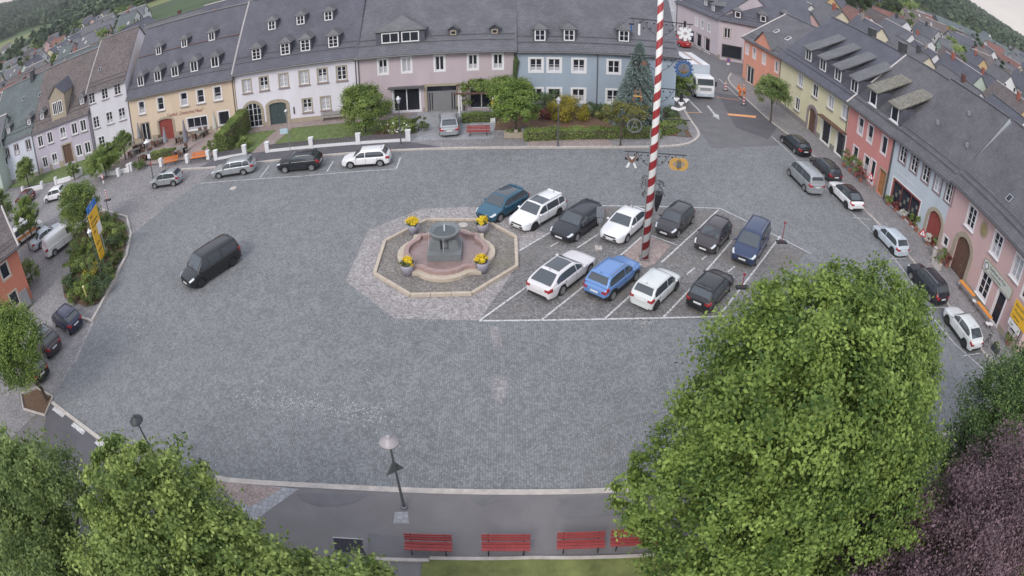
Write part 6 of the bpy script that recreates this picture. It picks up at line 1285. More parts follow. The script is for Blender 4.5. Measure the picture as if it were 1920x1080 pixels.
# white garden wall with brick infill, pier by pier
def gwall(p0, p1, label, piers, last=True, gate=None):
    a, c = Vector(p0), Vector(p1); d = c-a; Lw = d.length; r_ = empty('garden_wall', (a.x, a.y, .1), math.atan2(d.y, d.x), label, 'wall', 'white garden walls on the north side')
    MB().box((Lw/2, 0, .12), (Lw, .34, .24)).build('base', wh, r_); gm = mat('wall_slats', (.13, .115, .14), .8, .2, 6)
    for i in range(piers+1):
        x = Lw*i/piers
        if i < piers:
            b = MB(); n_ = int(Lw/piers/.16)
            for k in range(n_): b.box((x+.25+(Lw/piers-.5)*k/(n_-1), 0, .5), (.1, .06, .5))
            b.box((x+Lw/piers/2, .04, .66), (Lw/piers-.3, .04, .07)); b.build('slat_panel', gm, r_)
        MB().box((x, -.003, .5), (.42, .42, 1.0)).build('pier', wh, r_); MB().box((x, 0, 1.03), (.48, .48, .06)).build('cap', wh, r_)
gwall((-29.2, 55.6), (-25.9, 56.0), 'white pier wall with slat panel left of the garden path', 1)
gwall((-23.3, 56.1), (-9.2, 56.2), 'long white pier wall with slat panels right of the garden path', 3)
for px, py, lb in ((303, 312, 'white gate pier left of the orange benches'), (352, 305, 'white gate pier between the orange benches'), (391, 298, 'white gate pier right of the orange benches'), (242, 322, 'white gate pier by the west terrace corner'), (223, 330, 'white gate pier at the end of the low grey wall')):
    p = P(px, py, .03); t = empty('gate_pier', p, label=lb, cat='pier', group='white gate piers on the north side'); MB().box((0, 0, .45), (.38, .38, .9)).build('shaft', wh, t); MB().box((0, 0, .92), (.44, .44, .06)).build('cap', wh, t)
def lowwall(pts, label, h=.55):
    q = PX(pts, .02); b = MB(); r_ = empty('low_wall', (q[0][0], q[0][1], 0), label=label, cat='wall', group='low walls of the front yards')
    for i in range(len(q)-1):
        a, c = Vector(q[i])-Vector(q[0]), Vector(q[i+1])-Vector(q[0]); d = (c-a).normalized(); nn = Vector((-d.y, d.x))*.13; b.prism([a+nn, a-nn, c-nn, c+nn], 0, h-.04*i)
    b.build('stonework', wh, r_)
    for k in (0, len(q)-1): MB().box((q[k][0]-q[0][0], q[k][1]-q[0][1], .5), (.4, .4, 1.0)).build('pier', wh, r_)
lowwall([(44, 362), (80, 353)], 'low white yard wall near the small clipped tree'); lowwall([(106, 345), (134, 337), (152, 328)], 'low white yard wall beside the brown door path'); lowwall([(186, 330), (225, 326), (247, 320)], 'low grey-white wall under the wide bushy tree')
# inn terrace: closed parasols, tables, chairs
for u, v, h_, mm_, lb in ((195, 690, 3.0, 'grey', 'leftmost of the grey ones, beside the glass door'), (470, 740, 2.8, 'grey', 'before the red double door'), (690, 745, 3.6, 'dark', 'tallest, before the triple window'), (1000, 600, 3.1, 'cream', 'cream coloured, beside the tall sloping hedge')):
    p = P(230+u/5.683, 150+v/5.683, .06); r_ = empty('parasol', p, label='closed parasol on the inn terrace, '+lb, cat='parasol', group='closed parasols on the inn terrace')
    MB().tube([(0, 0, 0), (0, 0, h_)], .03, n=6).build('pole', wh, r_); MB().lathe([(.28, .9), (.32, 1.15), (.22, h_*.65), (.07, h_), (.02, h_+.08)], n=10).build('canopy', mat('parasol_'+mm_, {'grey': (.27, .27, .31), 'dark': (.2, .2, .24), 'cream': (.5, .49, .43)}[mm_], .8, .12, 5), r_); MB().box((0, 0, .06), (.6, .6, .12)).build('base', M['kerb'], r_)
tg = mat('terrace_grey', (.2, .21, .2), .6, .2, 5)
tbl = empty('terrace_table', (0, 0, 0), label='', cat='table'); MB().box((0, 0, .74), (1.5, .8, .04)).build('tabletop', tg, tbl)
for x in (-.6, .6): MB().box((x, 0, .37), (.06, .5, .72)).build('leg', M['black'], tbl)
chp = empty('terrace_chair', (0, 0, 0), label='', cat='chair'); MB().box((0, 0, .45), (.46, .46, .05)).build('seat', M['wood_brown'], chp); MB().box((0, .22, .72), (.46, .04, .5)).build('backrest', M['wood_brown'], chp)
for x in (-.2, .2):
    for y in (-.2, .2): MB().box((x, y, .22), (.04, .04, .44)).build('leg', iron, chp)
T = [((825, 615), 'under the triple window'), ((620, 660), 'between the tall parasol and the red door'), ((390, 690), 'before the red door, left side'), ((190, 740), 'left of the glass door'), ((140, 800), 'at the west end of the terrace'), ((220, 850), 'near the west pavement edge'), ((300, 830), 'behind the lamp with the red band'), ((615, 800), 'between the two orange benches')]
first = True; fc = True
for i, ((u, v), lb) in enumerate(T):
    p = P(230+u/5.683, 150+v/5.683, .06); t = tbl if first else copy_tree(tbl); first = False; t.location = p; t.rotation_euler.z = .15*i; t['label'] = 'grey terrace table '+lb; t['group'] = 'tables of the inn terrace'
    for k, (dx, dy, a) in enumerate(((-.4, .75, 0), (.45, .75, .2), (-.4, -.75, 3.2), (.4, -.75, 3.0))):
        if (i+k) % 4 == 3: continue
        c = chp if fc else copy_tree(chp); fc = False; c.location = p+Vector((dx, dy, 0)); c.rotation_euler.z = a; c['label'] = 'dark chair at the terrace table '+lb; c['group'] = 'chairs at the terrace table '+lb
# flowers and pots before the shops
def pot(p, label, hgt, m, rad=.3, group='potted plants along the east house fronts', seed=1):
    r_ = empty('potted_plant', p, label=label, cat='potted plant', group=group); MB().lathe([(.17, 0), (.24, .38), (.2, .38)], n=12).build('pot', mat('terracotta', (.3, .12, .09), .8, .1, 4), r_); leaves('foliage', m, [(0, 0, .4+hgt/2, rad, rad, hgt/2)], 900, .12, r_, seed, clump=.4)
for i, (u, v, h_, mk, lb) in enumerate(((105, 650, 1.6, 'olive', 'at the yellow end of the salmon red house'), (160, 700, 1.5, 'clipped', 'second from the yellow house'), (215, 740, 1.5, 'olive', 'third from the yellow house'), (260, 790, 1.2, 'rosy', 'nearest the warning triangle'))): pot(P(1560+u/4.906, 180+v/4.906, .1), 'tall potted shrub '+lb, h_, LM[mk], .5, seed=90+i)
for i, (u, v, h_, mk, lb) in enumerate(((110, 470, .5, 'hedge', 'left end of the shop window'), (170, 520, .5, 'rosy', 'with red blooms under the shop window'), (235, 585, .5, 'white', 'with white blooms under the shop window'), (300, 640, .7, 'hedge', 'right end of the shop window'), (345, 690, 1.1, 'clipped', 'tall one at the shop pier'), (440, 800, .6, 'white', 'before the red arched door, left'), (500, 830, .7, 'olive', 'before the red arched door, right'))): pot(P(1640+u/4.5, 280+v/4.5, .1), 'potted plant '+lb, h_, LM[mk], .38, seed=100+i)
for i, (u, v, h_, mk, lb) in enumerate(((90, 285, 1.0, 'olive', 'left of the gateway'), (130, 310, .8, 'rosy', 'with pink blooms at the gateway'), (570, 870, .5, 'olive', 'at the corner of the pink inn'))): pot(P(1740+u/3.857, 420+v/3.857, .1), 'potted plant '+lb, h_, LM[mk], .4, seed=110+i)
# yellow flag, blue person-height stand and corner board at the pink inn
fl = empty('yellow_banner', P(1740+520/3.857, 420+760/3.857, .1), R(-60), 'orange-yellow banner hanging at the inn door', 'banner'); MB().tube([(0, 0, 0), (0, 0, 2.6)], .03, n=6).build('pole', iron, fl)
V_ = [(x, .06*math.sin(x*6+z*2), z) for x in np.linspace(0, .9, 6) for z in np.linspace(1.3, 2.5, 5)]; MB().add(V_, [(i*5+j, i*5+j+1, (i+1)*5+j+1, (i+1)*5+j) for i in range(5) for j in range(4)]).build('cloth', mat('banner_yellow', (.72, .36, .02), .7, .05, 4), fl)
st_ = empty('display_stand', P(1740+545/3.857, 420+800/3.857, .1), R(-60), 'blue and white display stand beside the yellow banner', 'stand'); MB().box((0, 0, .8), (.5, .4, 1.3)).build('frame', M['blue'], st_); MB().box((-.27, -.05, .8), (.06, .3, .8)).build('leaflets', wh, st_)
for x in (-.2, .2): MB().box((x, 0, .08), (.05, .4, .16)).build('foot', iron, st_)
cs_ = empty('corner_sign', (36.1, 25.2, .1), R(-86), 'large yellow sign board on posts at the right end of the pink inn', 'sign')
for x in (0, 1.9): MB().tube([(x, 0, 0), (x, 0, 3.6)], .05, n=6).build('post', M['steel'], cs_)
MB().box((.95, -.08, 3.0), (2.2, .06, 1.5)).build('board', M['yellow'], cs_); MB().box((.7, -.08, 1.9), (1.7, .06, .5)).build('board', wh, cs_)
for k, t_ in enumerate(('Bayreuth', 'Wunsiedel', 'Gefrees')): text(t_, .32, M['darkgrey'], cs_, (.05, -.12, 3.35-.45*k), (R(90), 0, 0), .003)
text('Zell', .3, M['darkgrey'], cs_, (.1, -.12, 1.8), (R(90), 0, 0), .003)
# bicycle-like scooter by the last white car, litter bin and box at the gateway
for px, py, lb, m_, d_ in ((1895-30, 658, 'dark grey trough with plants at the pavement corner', 'darkgrey', (.8, .5, .4)), (1755, 500, 'grey stone trough before the red arched door', 'kerb', (1.1, .5, .5))):
    p = P(px, py, .1); t = empty('planter', p, R(-80), lb, 'planter'); MB().box((0, 0, d_[2]/2), d_).build('box', M[m_], t); leaves('plants', LM['olive'], [(0, 0, d_[2]+.12, d_[0]*.45, d_[1]*.45, .2)], 500, .1, t, 4)
p = P(1750, 483, .1); t = empty('litter_bin', p, label='round grey litter bin with lid before the gateway', cat='bin'); MB().lathe([(.25, 0), (.27, .95), (.1, 1.08)], n=16).build('bucket', M['kerb'], t); MB().lathe([(.29, .9), (.29, .98)], n=16).build('rim', M['steel'], t)
bk = empty('bicycle', P(1740+420/3.857, 420+870/3.857, .1), R(20), 'dark bicycle leaning behind the last white car', 'bicycle')
for x in (-.5, .5):
    b = MB(); b.M = Matrix.Translation((x, 0, .33)) @ Matrix.Rotation(R(90), 4, 'X')
    n_ = 20
    b.tube([(.32*math.cos(k*.3142), .32*math.sin(k*.3142), 0) for k in range(21)], .02, n=5); b.build('wheel', TY, bk)
MB().tube([(-.5, 0, .33), (-.15, 0, .8), (.35, 0, .82), (.5, 0, .33)], .02, n=5).tube([(-.15, 0, .8), (0, 0, .33), (.35, 0, .82)], .02, n=5).build('frame', M['darkgrey'], bk)
MB().box((-.18, 0, .92), (.24, .12, .05)).build('saddle', iron, bk); MB().tube([(.38, -.25, 1.0), (.36, 0, .95), (.38, .25, 1.0)], .018, n=5).build('handlebar', iron, bk)
# roadworks at the street mouth
for px, py, lb in ((1360, 170, 'red and white beacon nearest the lorry'), (1394, 197, 'red and white beacon beside the worker')):
    s_ = empty('beacon', P(px, py), R(20), lb, 'traffic beacon', 'roadwork beacons'); b = MB()
    for k in range(5): b.box((0, 0, .2+.2*k), (.3, .04, .2), k % 2)
    b.build('panel', [wh, M['red']], s_); MB().box((0, 0, .05), (.7, .35, .1)).build('foot', PLAS, s_); MB().lathe([(.05, 1.1), (.1, 1.15), (.1, 1.28), (.03, 1.32)], n=10).build('light', ylw, s_)
s_ = post('no_entry_sign', P(1364, 142), 2.4, 'round red sign on a post behind the lorry', cat='sign'); b = disc(MB(), 0, 2.35, .33, -.04, -.02, 0); disc(b, 0, 2.35, .22, -.05, -.04, 1); b.box((0, -.03, 1.8), (.4, .02, .3), 2); b.build('plate', [M['red'], M['blue'], wh], s_)
# ================================================================ person (worker)
def person(p, rz, label, jacket, trousers, skin, hair, lean=.25, group=None):
    r_ = empty('person', p, rz, label, 'person', group)
    def skinned(nm, V_, E_, Rr, m):
        me = bpy.data.meshes.new(nm); me.from_pydata(V_, E_, []); o = bpy.data.objects.new(nm, me); col.objects.link(o); o.parent = r_
        md = o.modifiers.new('skin', 'SKIN'); md.use_smooth_shade = True
        for i, v in enumerate(me.skin_vertices[0].data): v.radius = (Rr[i], Rr[i]*.9); v.use_root = i == 0
        o.modifiers.new('s', 'SUBSURF').render_levels = 1; me.materials.append(m); return o
    l = lean
    V_ = [(0, 0, .95), (l*.35, 0, 1.2), (l*.8, 0, 1.42), (l*1.05, 0, 1.55), (l*1.15, 0, 1.66), (0, .1, .88), (.08, .12, .48), (-.03, .13, .08), (.1, .13, .05), (0, -.1, .88), (.0, -.12, .48), (-.12, -.13, .08), (.02, -.13, .05),
          (l*.8, .2, 1.4), (l*.8+.1, .27, 1.12), (l*.8+.32, .2, 1.0), (l*.8+.4, .19, .98), (l*.8, -.2, 1.4), (l*.8+.05, -.28, 1.12), (l*.8+.26, -.22, .96), (l*.8+.34, -.2, .94)]
    E_ = [(0, 1), (1, 2), (2, 3), (3, 4), (0, 5), (5, 6), (6, 7), (7, 8), (0, 9), (9, 10), (10, 11), (11, 12), (2, 13), (13, 14), (14, 15), (15, 16), (2, 17), (17, 18), (18, 19), (19, 20)]
    Rr = [.15, .15, .16, .06, .095, .1, .075, .055, .045, .1, .075, .055, .045, .08, .055, .04, .035, .08, .055, .04, .035]
    b = skinned('body', V_, E_, Rr, skin)
    skinned('jacket', [V_[0], V_[1], V_[2], V_[13], V_[14], V_[15], V_[17], V_[18], V_[19]], [(0, 1), (1, 2), (2, 3), (3, 4), (4, 5), (2, 6), (6, 7), (7, 8)], [.19, .18, .185, .1, .08, .06, .1, .08, .06], jacket)
    skinned('trousers', [V_[0], V_[5], V_[6], V_[7], V_[9], V_[10], V_[11]], [(0, 1), (1, 2), (2, 3), (0, 4), (4, 5), (5, 6)], [.17, .12, .1, .085, .12, .1, .085], trousers)
    MB().lathe([(.02, .14), (.09, .1), (.12, .03), (.13, -.01)][::-1], n=12, c=(l*1.15, 0, 1.7)).build('helmet', hair, r_, smooth=True)
    for y in (-.13, .13): MB().box((.03, y, .05), (.28, .1, .09)).build('shoe', PLAS, r_)
    return r_
hv = mat('hivis_orange', (.85, .22, .04), .7, .05, 4); skn = mat('skin', (.5, .3, .22), .6, .03, 5)
person(P(1387, 182, .0), R(215), 'worker in orange jacket and trousers, bending slightly at the kerb', hv, hv, skn, hv, .3, 'workers at the kerb')
person(P(1395, 185, .1), R(150), 'worker in orange jacket with dark trousers, standing on the pavement edge', hv, mat('work_trousers', (.5, .14, .05), .8, .1, 4), skn, hv, .12, 'workers at the kerb')
# ================================================================ houses at the street mouth and the town beyond
h = House('corner_house', 'long mauve-white building with shop windows up the street behind the lorry', (27.6, 106), (30.8, 92.6), 6.6, 11.5, 6.5, plaster('palemauve', (.44, .39, .42)), M['slate'], ov=.4, hipL=0, hipR=0)
h.row(Z(1200, 0, 4, [(425, 155), (468, 185), (517, 215)]), .8, 1.4, sur=M['white'], sw=.1)
for a in Z(1200, 0, 4, [(387, 280), (440, 320), (502, 372)]):
    u, _ = h.uz(*a); h.window(u, 1.5, 1.5, 2.2, nx=1, sur=M['greyplinth'], sw=.12)
h.shell(M['greyplinth'], .5); h.roof_build(); h.downpipe(.1)
for p in Z(1200, 0, 4, [(495, 45), (550, 85)]): h.dormer(p[0], p[1], 1.3, 1.2, 'hip', .7, .9)
wp = h.wm
h = House('corner_house', 'pale mauve corner house with one tall window and a large shop window', (30.8, 92.6), (46, 89.0), 6.62, 13.0, 8, wp, M['slate'], ov=.4, hipL=6.5)
u, z_ = h.uz(1200+655/4, 250/4); h.window(u, z_, .95, 1.6, sur=M['stone'], sw=.12)
u, _ = h.uz(1200+687/4, 405/4); h.window(u, 1.6, 3.1, 2.1, nx=1, frame=M['darkgrey'], sur=M['greyplinth'], sw=.1)
h.window(9, 4.6, .95, 1.6, sur=M['stone']); h.window(12, 4.6, .95, 1.6, sur=M['stone'])
h.shell(M['greyplinth'], .8); h.roof_build()
for p in Z(1200, 0, 4, [(733, 140), (922, 170), (1095, 160)]): h.dormer(p[0], p[1], 1.35, 1.35, 'hip', .75, .9, 1, 1)
h = House('town_house', 'pale grey-white house with plain windows farther up the street', (22.6, 119.5), (27.5, 106.2), 8.2, 12.5, 6, plaster('greywhite', (.45, .46, .5)), M['slate2'])
h.row(Z(1160, 0, 7.714, [(720, 60), (780, 80), (865, 130), (950, 180)]), .85, 1.5, sur=M['white'], sw=.08)
h.row(Z(1160, 0, 7.714, [(720, 270), (775, 300), (870, 340)]), .85, 1.5, z=2.0, sur=M['white'], sw=.08)
h.shell(); h.roof_build()
h = House('red_shop_house', 'narrow red house with wide shop window farther up the street', (17.9, 132.5), (22.5, 119.7), 8.6, 13, 6, plaster('brick', (.36, .12, .09)), M['tile_grey'])
u, z_ = h.uz(1160+470/7.714, 110/7.714); h.window(u, max(z_, 2), 4.2, 1.9, nx=3, sur=M['white'])
h.shell(); h.roof_build()
h = House('town_house', 'white house with blue awning sign at the far end of the street', (9, 150), (17.8, 132.7), 7.5, 12, 6, plaster('farwhite', (.5, .52, .56)), M['slate'])
h.row(Z(1160, 0, 7.714, [(240, 10), (330, 60), (370, 110)]), 1.2, 1.6, sur=M['white']); MB().box((8, -.3, 3.2), (4.5, .5, .8)).build('awning', M['blue'], h.root); MB().box((2, -.3, 3.2), (3.5, .5, .8)).build('sign_board', M['yellow'], h.root)
h.shell(); h.roof_build()
h = House('corner_house', 'orange terracotta house at the left edge behind the small tree', PX([(20, 622)])[0], PX([(62, 590)])[0], 5.6, 8, 5, plaster('terracotta', (.46, .17, .115)), M['tile_brown'], ov=.3)
bpy.data.objects.remove(h.root)
# orange house at the left edge: gable-free wall facing the square
Aw, Bw = (-43.9, 27.6), (-39.4, 30.6)
h = House('orange_house', 'terracotta orange house cut by the left edge of the picture', (-46.5, 20.3), (-39.4, 31.4), 5.2, 7.6, 6, plaster('terracotta', (.46, .17, .115)), M['tile_brown'], ov=.35, verge='R')
for a, b_ in (((30, 568), 1.8), ((9, 508), 4.4)):
    u, z_ = h.uz(*a); h.window(u, max(1.4, z_), .95, 1.35, nx=1, sur=cream, sw=.14)
h.window(2.5, 1.8, .95, 1.35, nx=1, sur=cream); h.shell(M['greyplinth'], .5); h.roof_build(ext=(.1, .3))
MB().box((h.L-.9, -.25, .95), (1.0, .4, 1.5)).build('notice_case', M['steel'], h.root)
# ---- procedural town
WALLS = dict(white=plaster('t_white', (.58, .58, .6)), cream=plaster('t_cream', (.52, .47, .36)), grey=plaster('t_grey', (.36, .36, .38)), ochre=plaster('t_ochre', (.46, .33, .17)), pink=plaster('t_pink', (.45, .31, .3)), mint=plaster('t_mint', (.38, .45, .4)))
ROOFS = dict(slate=M['slate'], grey=M['slate2'], brown=M['tile_brown'], red=M['tile_red'], green=M['tile_green'], dark=M['tile_grey'])
WNM = MB(); WNM.box((0, 0, 0), (.9, .04, 1.3)); WNM.box((0, -.03, 0), (.72, .03, 1.1), 1); WNM = WNM.build('window', [M['frame'], M['glass']]); WMESH = WNM.data; bpy.data.objects.remove(WNM)
used = set(); rt = random.Random(21)
def bghouse(x, y, rz, Lw, D, he, rh, wk, rk, place, z=0., nwin=3, chim=True, skyl=0):
    lab = '%s house with %s roof %s' % (wk, {'slate': 'dark slate', 'grey': 'grey slate', 'brown': 'brown tiled', 'red': 'red tiled', 'green': 'greenish slate', 'dark': 'dark grey tiled'}[rk], place)
    r_ = empty('town_house', (x, y, z), rz, lab, 'house', 'houses of the town '+place); hr = he+rh; o_ = .35
    b = MB(); hx, hy = Lw/2, D/2
    b.add([(-hx, -hy, -2), (hx, -hy, -2), (hx, hy, -2), (-hx, hy, -2), (-hx, -hy, he), (hx, -hy, he), (hx, hy, he), (-hx, hy, he), (-hx, 0, hr-.1), (hx, 0, hr-.1)],
          [(0, 1, 5, 4), (2, 3, 7, 6), (1, 2, 6, 9, 5), (3, 0, 4, 8, 7)])
    b.build('wall', WALLS[wk], r_)
    sl = rh/hy; ze = he-o_*sl+.1; Ls = math.hypot(hy+o_, hr+.1-ze); R_ = MB(); e = hx+.25
    for s_ in (-1, 1):
        q = [(-e, s_*(hy+o_), ze), (e, s_*(hy+o_), ze), (e, 0, hr+.1), (-e, 0, hr+.1)]
        if s_ > 0: q = [q[1], q[0], q[3], q[2]]
        R_.add(q, [(0, 1, 2, 3)], 0, [[(0, 0), (2*e, 0), (2*e, Ls), (0, Ls)]])
    ro = R_.build('roof', ROOFS[rk], r_); md = ro.modifiers.new('t', 'SOLIDIFY'); md.thickness = .15; md.offset = -1
    MB().tube([(-e, 0, hr+.14), (e, 0, hr+.14)], .12, n=4).build('ridge_cap', M['zinc'] if rt.random() < .45 else M['gutter'], ro)
    if chim:
        cx = rt.uniform(-.3, .3)*Lw; MB().box((cx, .5, hr+.1), (.7, .7, 1.8)).build('chimney', rt.choice([M['darkgrey'], M['tile_red'], M['wall_chim'], M['greyplinth']]), ro)
    for k in range(skyl):
        t_ = rt.uniform(.25, .7); s_ = MB(); s_.M = Matrix.Translation((rt.uniform(-.35, .35)*Lw, -hy*(1-t_), he+rh*t_+.12)) @ Matrix.Rotation(math.atan(sl), 4, 'X'); s_.box((0, 0, 0), (.8, 1.1, .1)); s_.build('skylight', rt.choice([M['steel'], M['zinc']]), ro)
    fs = []
    if nwin:
        n_ = max(2, int(Lw/3))
        for zz in ([he-1.5] if he < 5 else [he-1.4, he-4.2]):
            for k in range(n_): fs.append((-hx+Lw*(k+.5)/n_, -hy-.02, zz, 0))
        for zz in (he-1.4, he+rh*.3):
            for k in (-.22, .22): fs += [(-hx-.02, k*D, zz, -90), (hx+.02, k*D, zz, 90)]
    for fx, fy, fz, a in fs:
        o = bpy.data.objects.new('window', WMESH); col.objects.link(o); o.parent = r_; o.location = (fx, fy, fz); o.rotation_euler.z = R(a)
    return r_
M['wall_chim'] = mat('chimney_brick', (.3, .1, .07), .9, .2, 5)
def pick(): return rt.choice(list(WALLS)+['white', 'cream', 'white']), rt.choice(list(ROOFS)+['slate', 'brown', 'dark', 'grey'])
NB = 0
# yards and parallel rows behind the east row
occupied = []
def free(x, y, r_):
    for (a, c, q) in occupied:
        if (a-x)**2+(c-y)**2 < (q+r_)**2: return False
    return True
def scatter(n, gen, rows, zf=0, lo=(7, 14), he=(3.2, 6.2), far=False):
    global NB; k = 0; tries = 0
    while k < n and tries < n*30:
        tries += 1; x, y, rz, place = gen()
        Lw = rt.uniform(*lo); D = rt.uniform(7.5, 10)
        if not free(x, y, Lw*.52): continue
        occupied.append((x, y, Lw*.5)); w_, r_ = pick(); z = ground_h(x, y)+.1
        bghouse(x, y, rz, Lw, D, rt.uniform(*he), rt.uniform(3.2, 5), w_, r_, place, z, nwin=1, chim=rt.random() < .7, skyl=rt.choice([0, 0, 1, 2, 3]) if not far else 0); k += 1; NB += 1
def on_row(xc, y0, y1, place):
    y = y0
    while y < y1:
        Lw = rt.uniform(9, 16); D = rt.uniform(8.5, 11); w_, r_ = pick(); yy_ = y+Lw/2
        bghouse(xc+rt.uniform(-1, 1)+(-.11*(yy_-50)), yy_, R(90-6.5+rt.uniform(-2, 2)), Lw, D, rt.uniform(4.2, 6.0), rt.uniform(4.0, 5.2), w_, r_, place, 0, 1, rt.random() < .8, rt.choice([0, 1, 2, 3])); occupied.append((xc-.11*(yy_-50), yy_, Lw*.6)); y += Lw+rt.choice([.2, .3, 2.5])
on_row(58, 22, 105, 'in the first row behind the east houses')
on_row(74, 30, 120, 'in the second row behind the east houses')
on_row(92, 35, 150, 'in the third row behind the east houses')
bghouse(52, 62, R(83), 34, 5, 5.5, 3.2, 'pink', 'red', 'with long brick-red roof behind the yellow house', 0, 0, False)
def gE():
    az = R(rt.uniform(24, 52)); d = rt.uniform(125, 300); x, y = d*math.sin(az), d*math.cos(az); return x, y, R(rt.choice([-8, 82])+rt.uniform(-12, 12)), 'on the rising ground beyond the east rows' if d > 210 else 'beyond the third east row'
scatter(64, gE, 0)
def gE2():
    az = R(rt.uniform(34, 52)); d = rt.uniform(300, 620); x, y = d*math.sin(az), d*math.cos(az); return x, y, R(rt.choice([-20, 70])+rt.uniform(-20, 20)), 'at the foot of the eastern hill'
scatter(26, gE2, 0, he=(3, 5), far=True)
for d, az, Lw, k in ((300, 43.6, 46, 'left'), (285, 47.0, 36, 'right')):
    x, y = d*math.sin(R(az)), d*math.cos(R(az)); r_ = empty('apartment_block', (x, y, ground_h(x, y)), R(-18), 'long orange apartment block below the eastern hill, %s of the pair' % k, 'building', 'orange apartment blocks')
    MB().box((0, 0, 3.5), (Lw, 11, 9)).build('wall', plaster('blockorange', (.56, .26, .12)), r_)
    b = MB(); b.add([(-Lw/2-.5, -6, 8), (Lw/2+.5, -6, 8), (Lw/2+.5, 0, 11), (-Lw/2-.5, 0, 11), (Lw/2+.5, 6, 8), (-Lw/2-.5, 6, 8)], [(0, 1, 2, 3), (3, 2, 4, 5), (0, 3, 5), (1, 4, 2)], 0, [[(0, 0), (Lw, 0), (Lw, 6), (0, 6)]]*2+[[(0, 0), (1, 1), (0, 1)]]*2); b.build('roof', M['tile_green'], r_)
    for i in range(int(Lw/4.2)):
        for zz in (2, 5.6):
            o = bpy.data.objects.new('window', WMESH); col.objects.link(o); o.parent = r_; o.location = (-Lw/2+2.4+4.2*i, -5.52, zz); o.scale = (1.5, 1, 1.2)
# west: behind the north row's left end
def on_rowW(y0, x0, x1, place):
    x = x0
    while x < x1:
        Lw = rt.uniform(10, 18); D = rt.uniform(9, 11); w_, r_ = pick(); xc = x+Lw/2
        bghouse(xc, y0+rt.uniform(-1, 1)+.12*(xc+80), R(7+rt.uniform(-2, 2)), Lw, D, rt.uniform(4.8, 6.2), rt.uniform(4.2, 5.2), w_, r_, place, 0, 1, rt.random() < .8, rt.choice([0, 2, 3, 4])); occupied.append((xc, y0+.12*(xc+80), Lw*.6)); x += Lw+.3
on_rowW(88, -118, -50, 'in the first row behind the north row')
on_rowW(108, -140, -48, 'in the second row behind the north row')
on_rowW(62, -118, -78, 'continuing the north row past the left edge')
def gW():
    az = R(rt.uniform(-53, -33)); d = rt.uniform(160, 330); x, y = d*math.sin(az), d*math.cos(az); return x, y, R(rt.choice([10, 100])+rt.uniform(-15, 15)), 'on the western slope below the fields'
scatter(44, gW, 0)
def gW2():
    az = R(rt.uniform(-53, -36)); d = rt.uniform(330, 560); x, y = d*math.sin(az), d*math.cos(az); return x, y, R(rt.uniform(0, 180)), 'scattered at the foot of the western hills'
scatter(26, gW2, 0, he=(3, 4.5), far=True)
# trees of the town
def bgtree_proto(m, seed, rad, hgt):
    root = empty('town_tree', (0, 0, 0), label='', cat='tree'); MB().tube([(0, 0, -1), (0, 0, hgt*.6)], [.3, .15], n=5).build('trunk', M['bark'], root)
    leaves('crown', m, [(0, 0, hgt*.6, rad, rad, hgt*.42), (rad*.4, .3, hgt*.5, rad*.7, rad*.7, hgt*.3), (-rad*.4, -.3, hgt*.66, rad*.6, rad*.6, hgt*.28)], 1500, .75, root, seed, clump=.3); return root
PR = [[bgtree_proto(LM['olive'], 201, 3.6, 10), 'olive green'], [bgtree_proto(LM['dark'], 202, 3.2, 12), 'dark green'], [bgtree_proto(LM['clipped'], 203, 3.0, 8), 'light green']]
fresh = [True]*3
def bgtree(x, y, k, place, sc=1.):
    p, c_ = PR[k]; o = p if fresh[k] else copy_tree(p); fresh[k] = False
    o.location = (x, y, ground_h(x, y)); o.scale = (sc, sc, sc); o.rotation_euler.z = rt.random()*6; o['label'] = '%s tree %s' % (c_, place); o['group'] = '%s trees %s' % (c_, place)
k = 0
while k < 50:
    az = R(rt.uniform(-53, -33)); d = rt.uniform(135, 420); x, y = d*math.sin(az), d*math.cos(az)
    if free(x, y, 3): bgtree(x, y, rt.randrange(3), 'among the houses of the western slope', rt.uniform(.7, 1.1)); k += 1
k = 0
while k < 46:
    az = R(rt.uniform(26, 52)); d = rt.uniform(150, 480); x, y = d*math.sin(az), d*math.cos(az)
    if free(x, y, 3): bgtree(x, y, rt.randrange(3), 'among the houses below the eastern hill', rt.uniform(.7, 1.1)); k += 1
for k in range(14):
    p = P(1600+rt.uniform(0, 105), rt.uniform(2, 42), 5); bgtree(p.x, p.y, k % 2, 'in the large clump beyond the east rows', rt.uniform(1.2, 1.6))
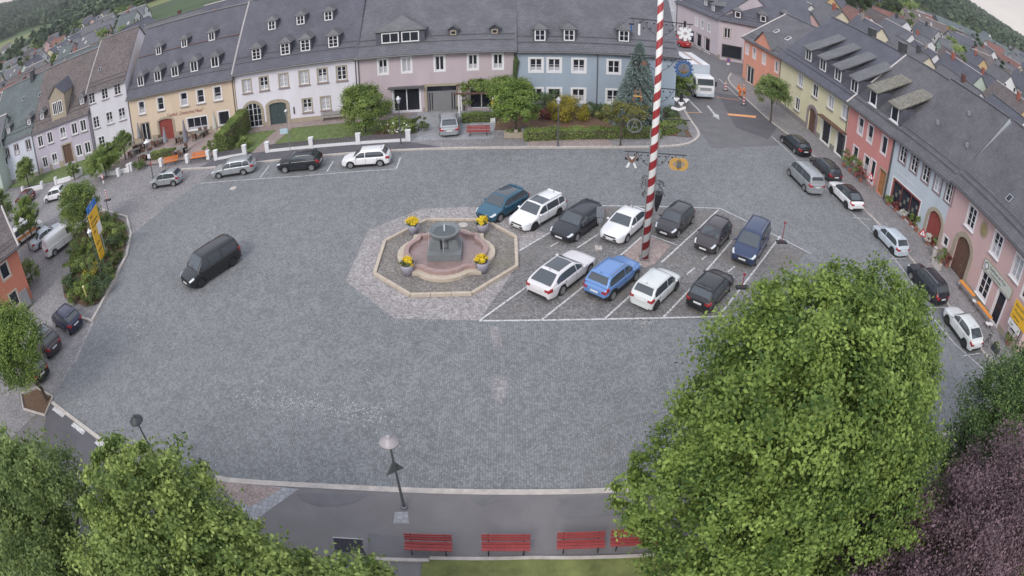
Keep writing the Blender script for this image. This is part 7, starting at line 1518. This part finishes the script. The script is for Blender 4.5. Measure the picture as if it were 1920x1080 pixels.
# wooded hills: one mass of crowns
def forest(n, az0, az1, d0, d1, seed, dens=None):
    g = np.random.default_rng(seed); P_ = []
    while len(P_) < n:
        az = g.uniform(az0, az1); d = math.sqrt(g.uniform(d0*d0, d1*d1)); x, y = d*math.sin(R(az)), d*math.cos(R(az))
        f = math.sin(x*.011+seed)*math.sin(y*.008+x*.004)+.35*math.sin(x*.03)*math.sin(y*.033)
        if f < (dens if dens is not None else -.15): continue
        P_.append((x, y, ground_h(x, y)))
    P_ = np.array(P_); m = 34; k = np.repeat(np.arange(n), m); rad = g.uniform(2.6, 4.6, n)[k]; hg = g.uniform(9, 15, n)[k]
    d_ = g.normal(size=(n*m, 3)); d_ /= np.linalg.norm(d_, axis=1)[:, None]; d_[:, 2] = np.abs(d_[:, 2])
    taper = 1-.45*d_[:, 2]; pos = P_[k]+np.stack([d_[:, 0]*rad*taper, d_[:, 1]*rad*taper, hg*.3+d_[:, 2]*hg*.7], 1)
    nn = d_+g.normal(0, .4, d_.shape); nn /= np.linalg.norm(nn, axis=1)[:, None]; t = np.cross(nn, g.normal(size=nn.shape)); t /= np.linalg.norm(t, axis=1)[:, None]; b = np.cross(nn, t); s = (rad*g.uniform(.45, .8, n*m))[:, None]
    V_ = np.stack([pos-t*s, pos-b*s, pos+t*s, pos+b*s], 1).reshape(-1, 3); tone = np.clip(g.random(n)[k]*.7+g.random(n*m)*.3, 0, 1)
    return npmesh('forest', V_, np.arange(4*n*m).reshape(-1, 4), LM['wood'], None, tone)
tag(forest(10500, -56, -18, 400, 1500, 3, -.6), 'dense forest and field hedges on the western hills', 'forest', kind='stuff')
tag(forest(3600, 33, 56, 480, 1330, 8, -.6), 'dense forest on the eastern hillside', 'forest', kind='stuff')
# ================================================================ thin morning haze over the town
hz = MB().box((0, 700, 45), (3900, 2500, 300)).build("haze", M["white"])
m = bpy.data.materials.new('morning_haze'); m.use_nodes = True; nt = m.node_tree; nt.nodes.clear()
o_ = nt.nodes.new('ShaderNodeOutputMaterial'); v_ = nt.nodes.new('ShaderNodeVolumePrincipled'); v_.inputs['Color'].default_value = (.93, .95, 1, 1); v_.inputs['Density'].default_value = .0002; v_.inputs['Anisotropy'].default_value = .2
nt.links.new(v_.outputs[0], o_.inputs['Volume']); hz.data.materials.clear(); hz.data.materials.append(m); tag(hz, 'thin pale morning haze over the whole town', 'haze', kind='stuff')
scene.cycles.volume_bounces = 0
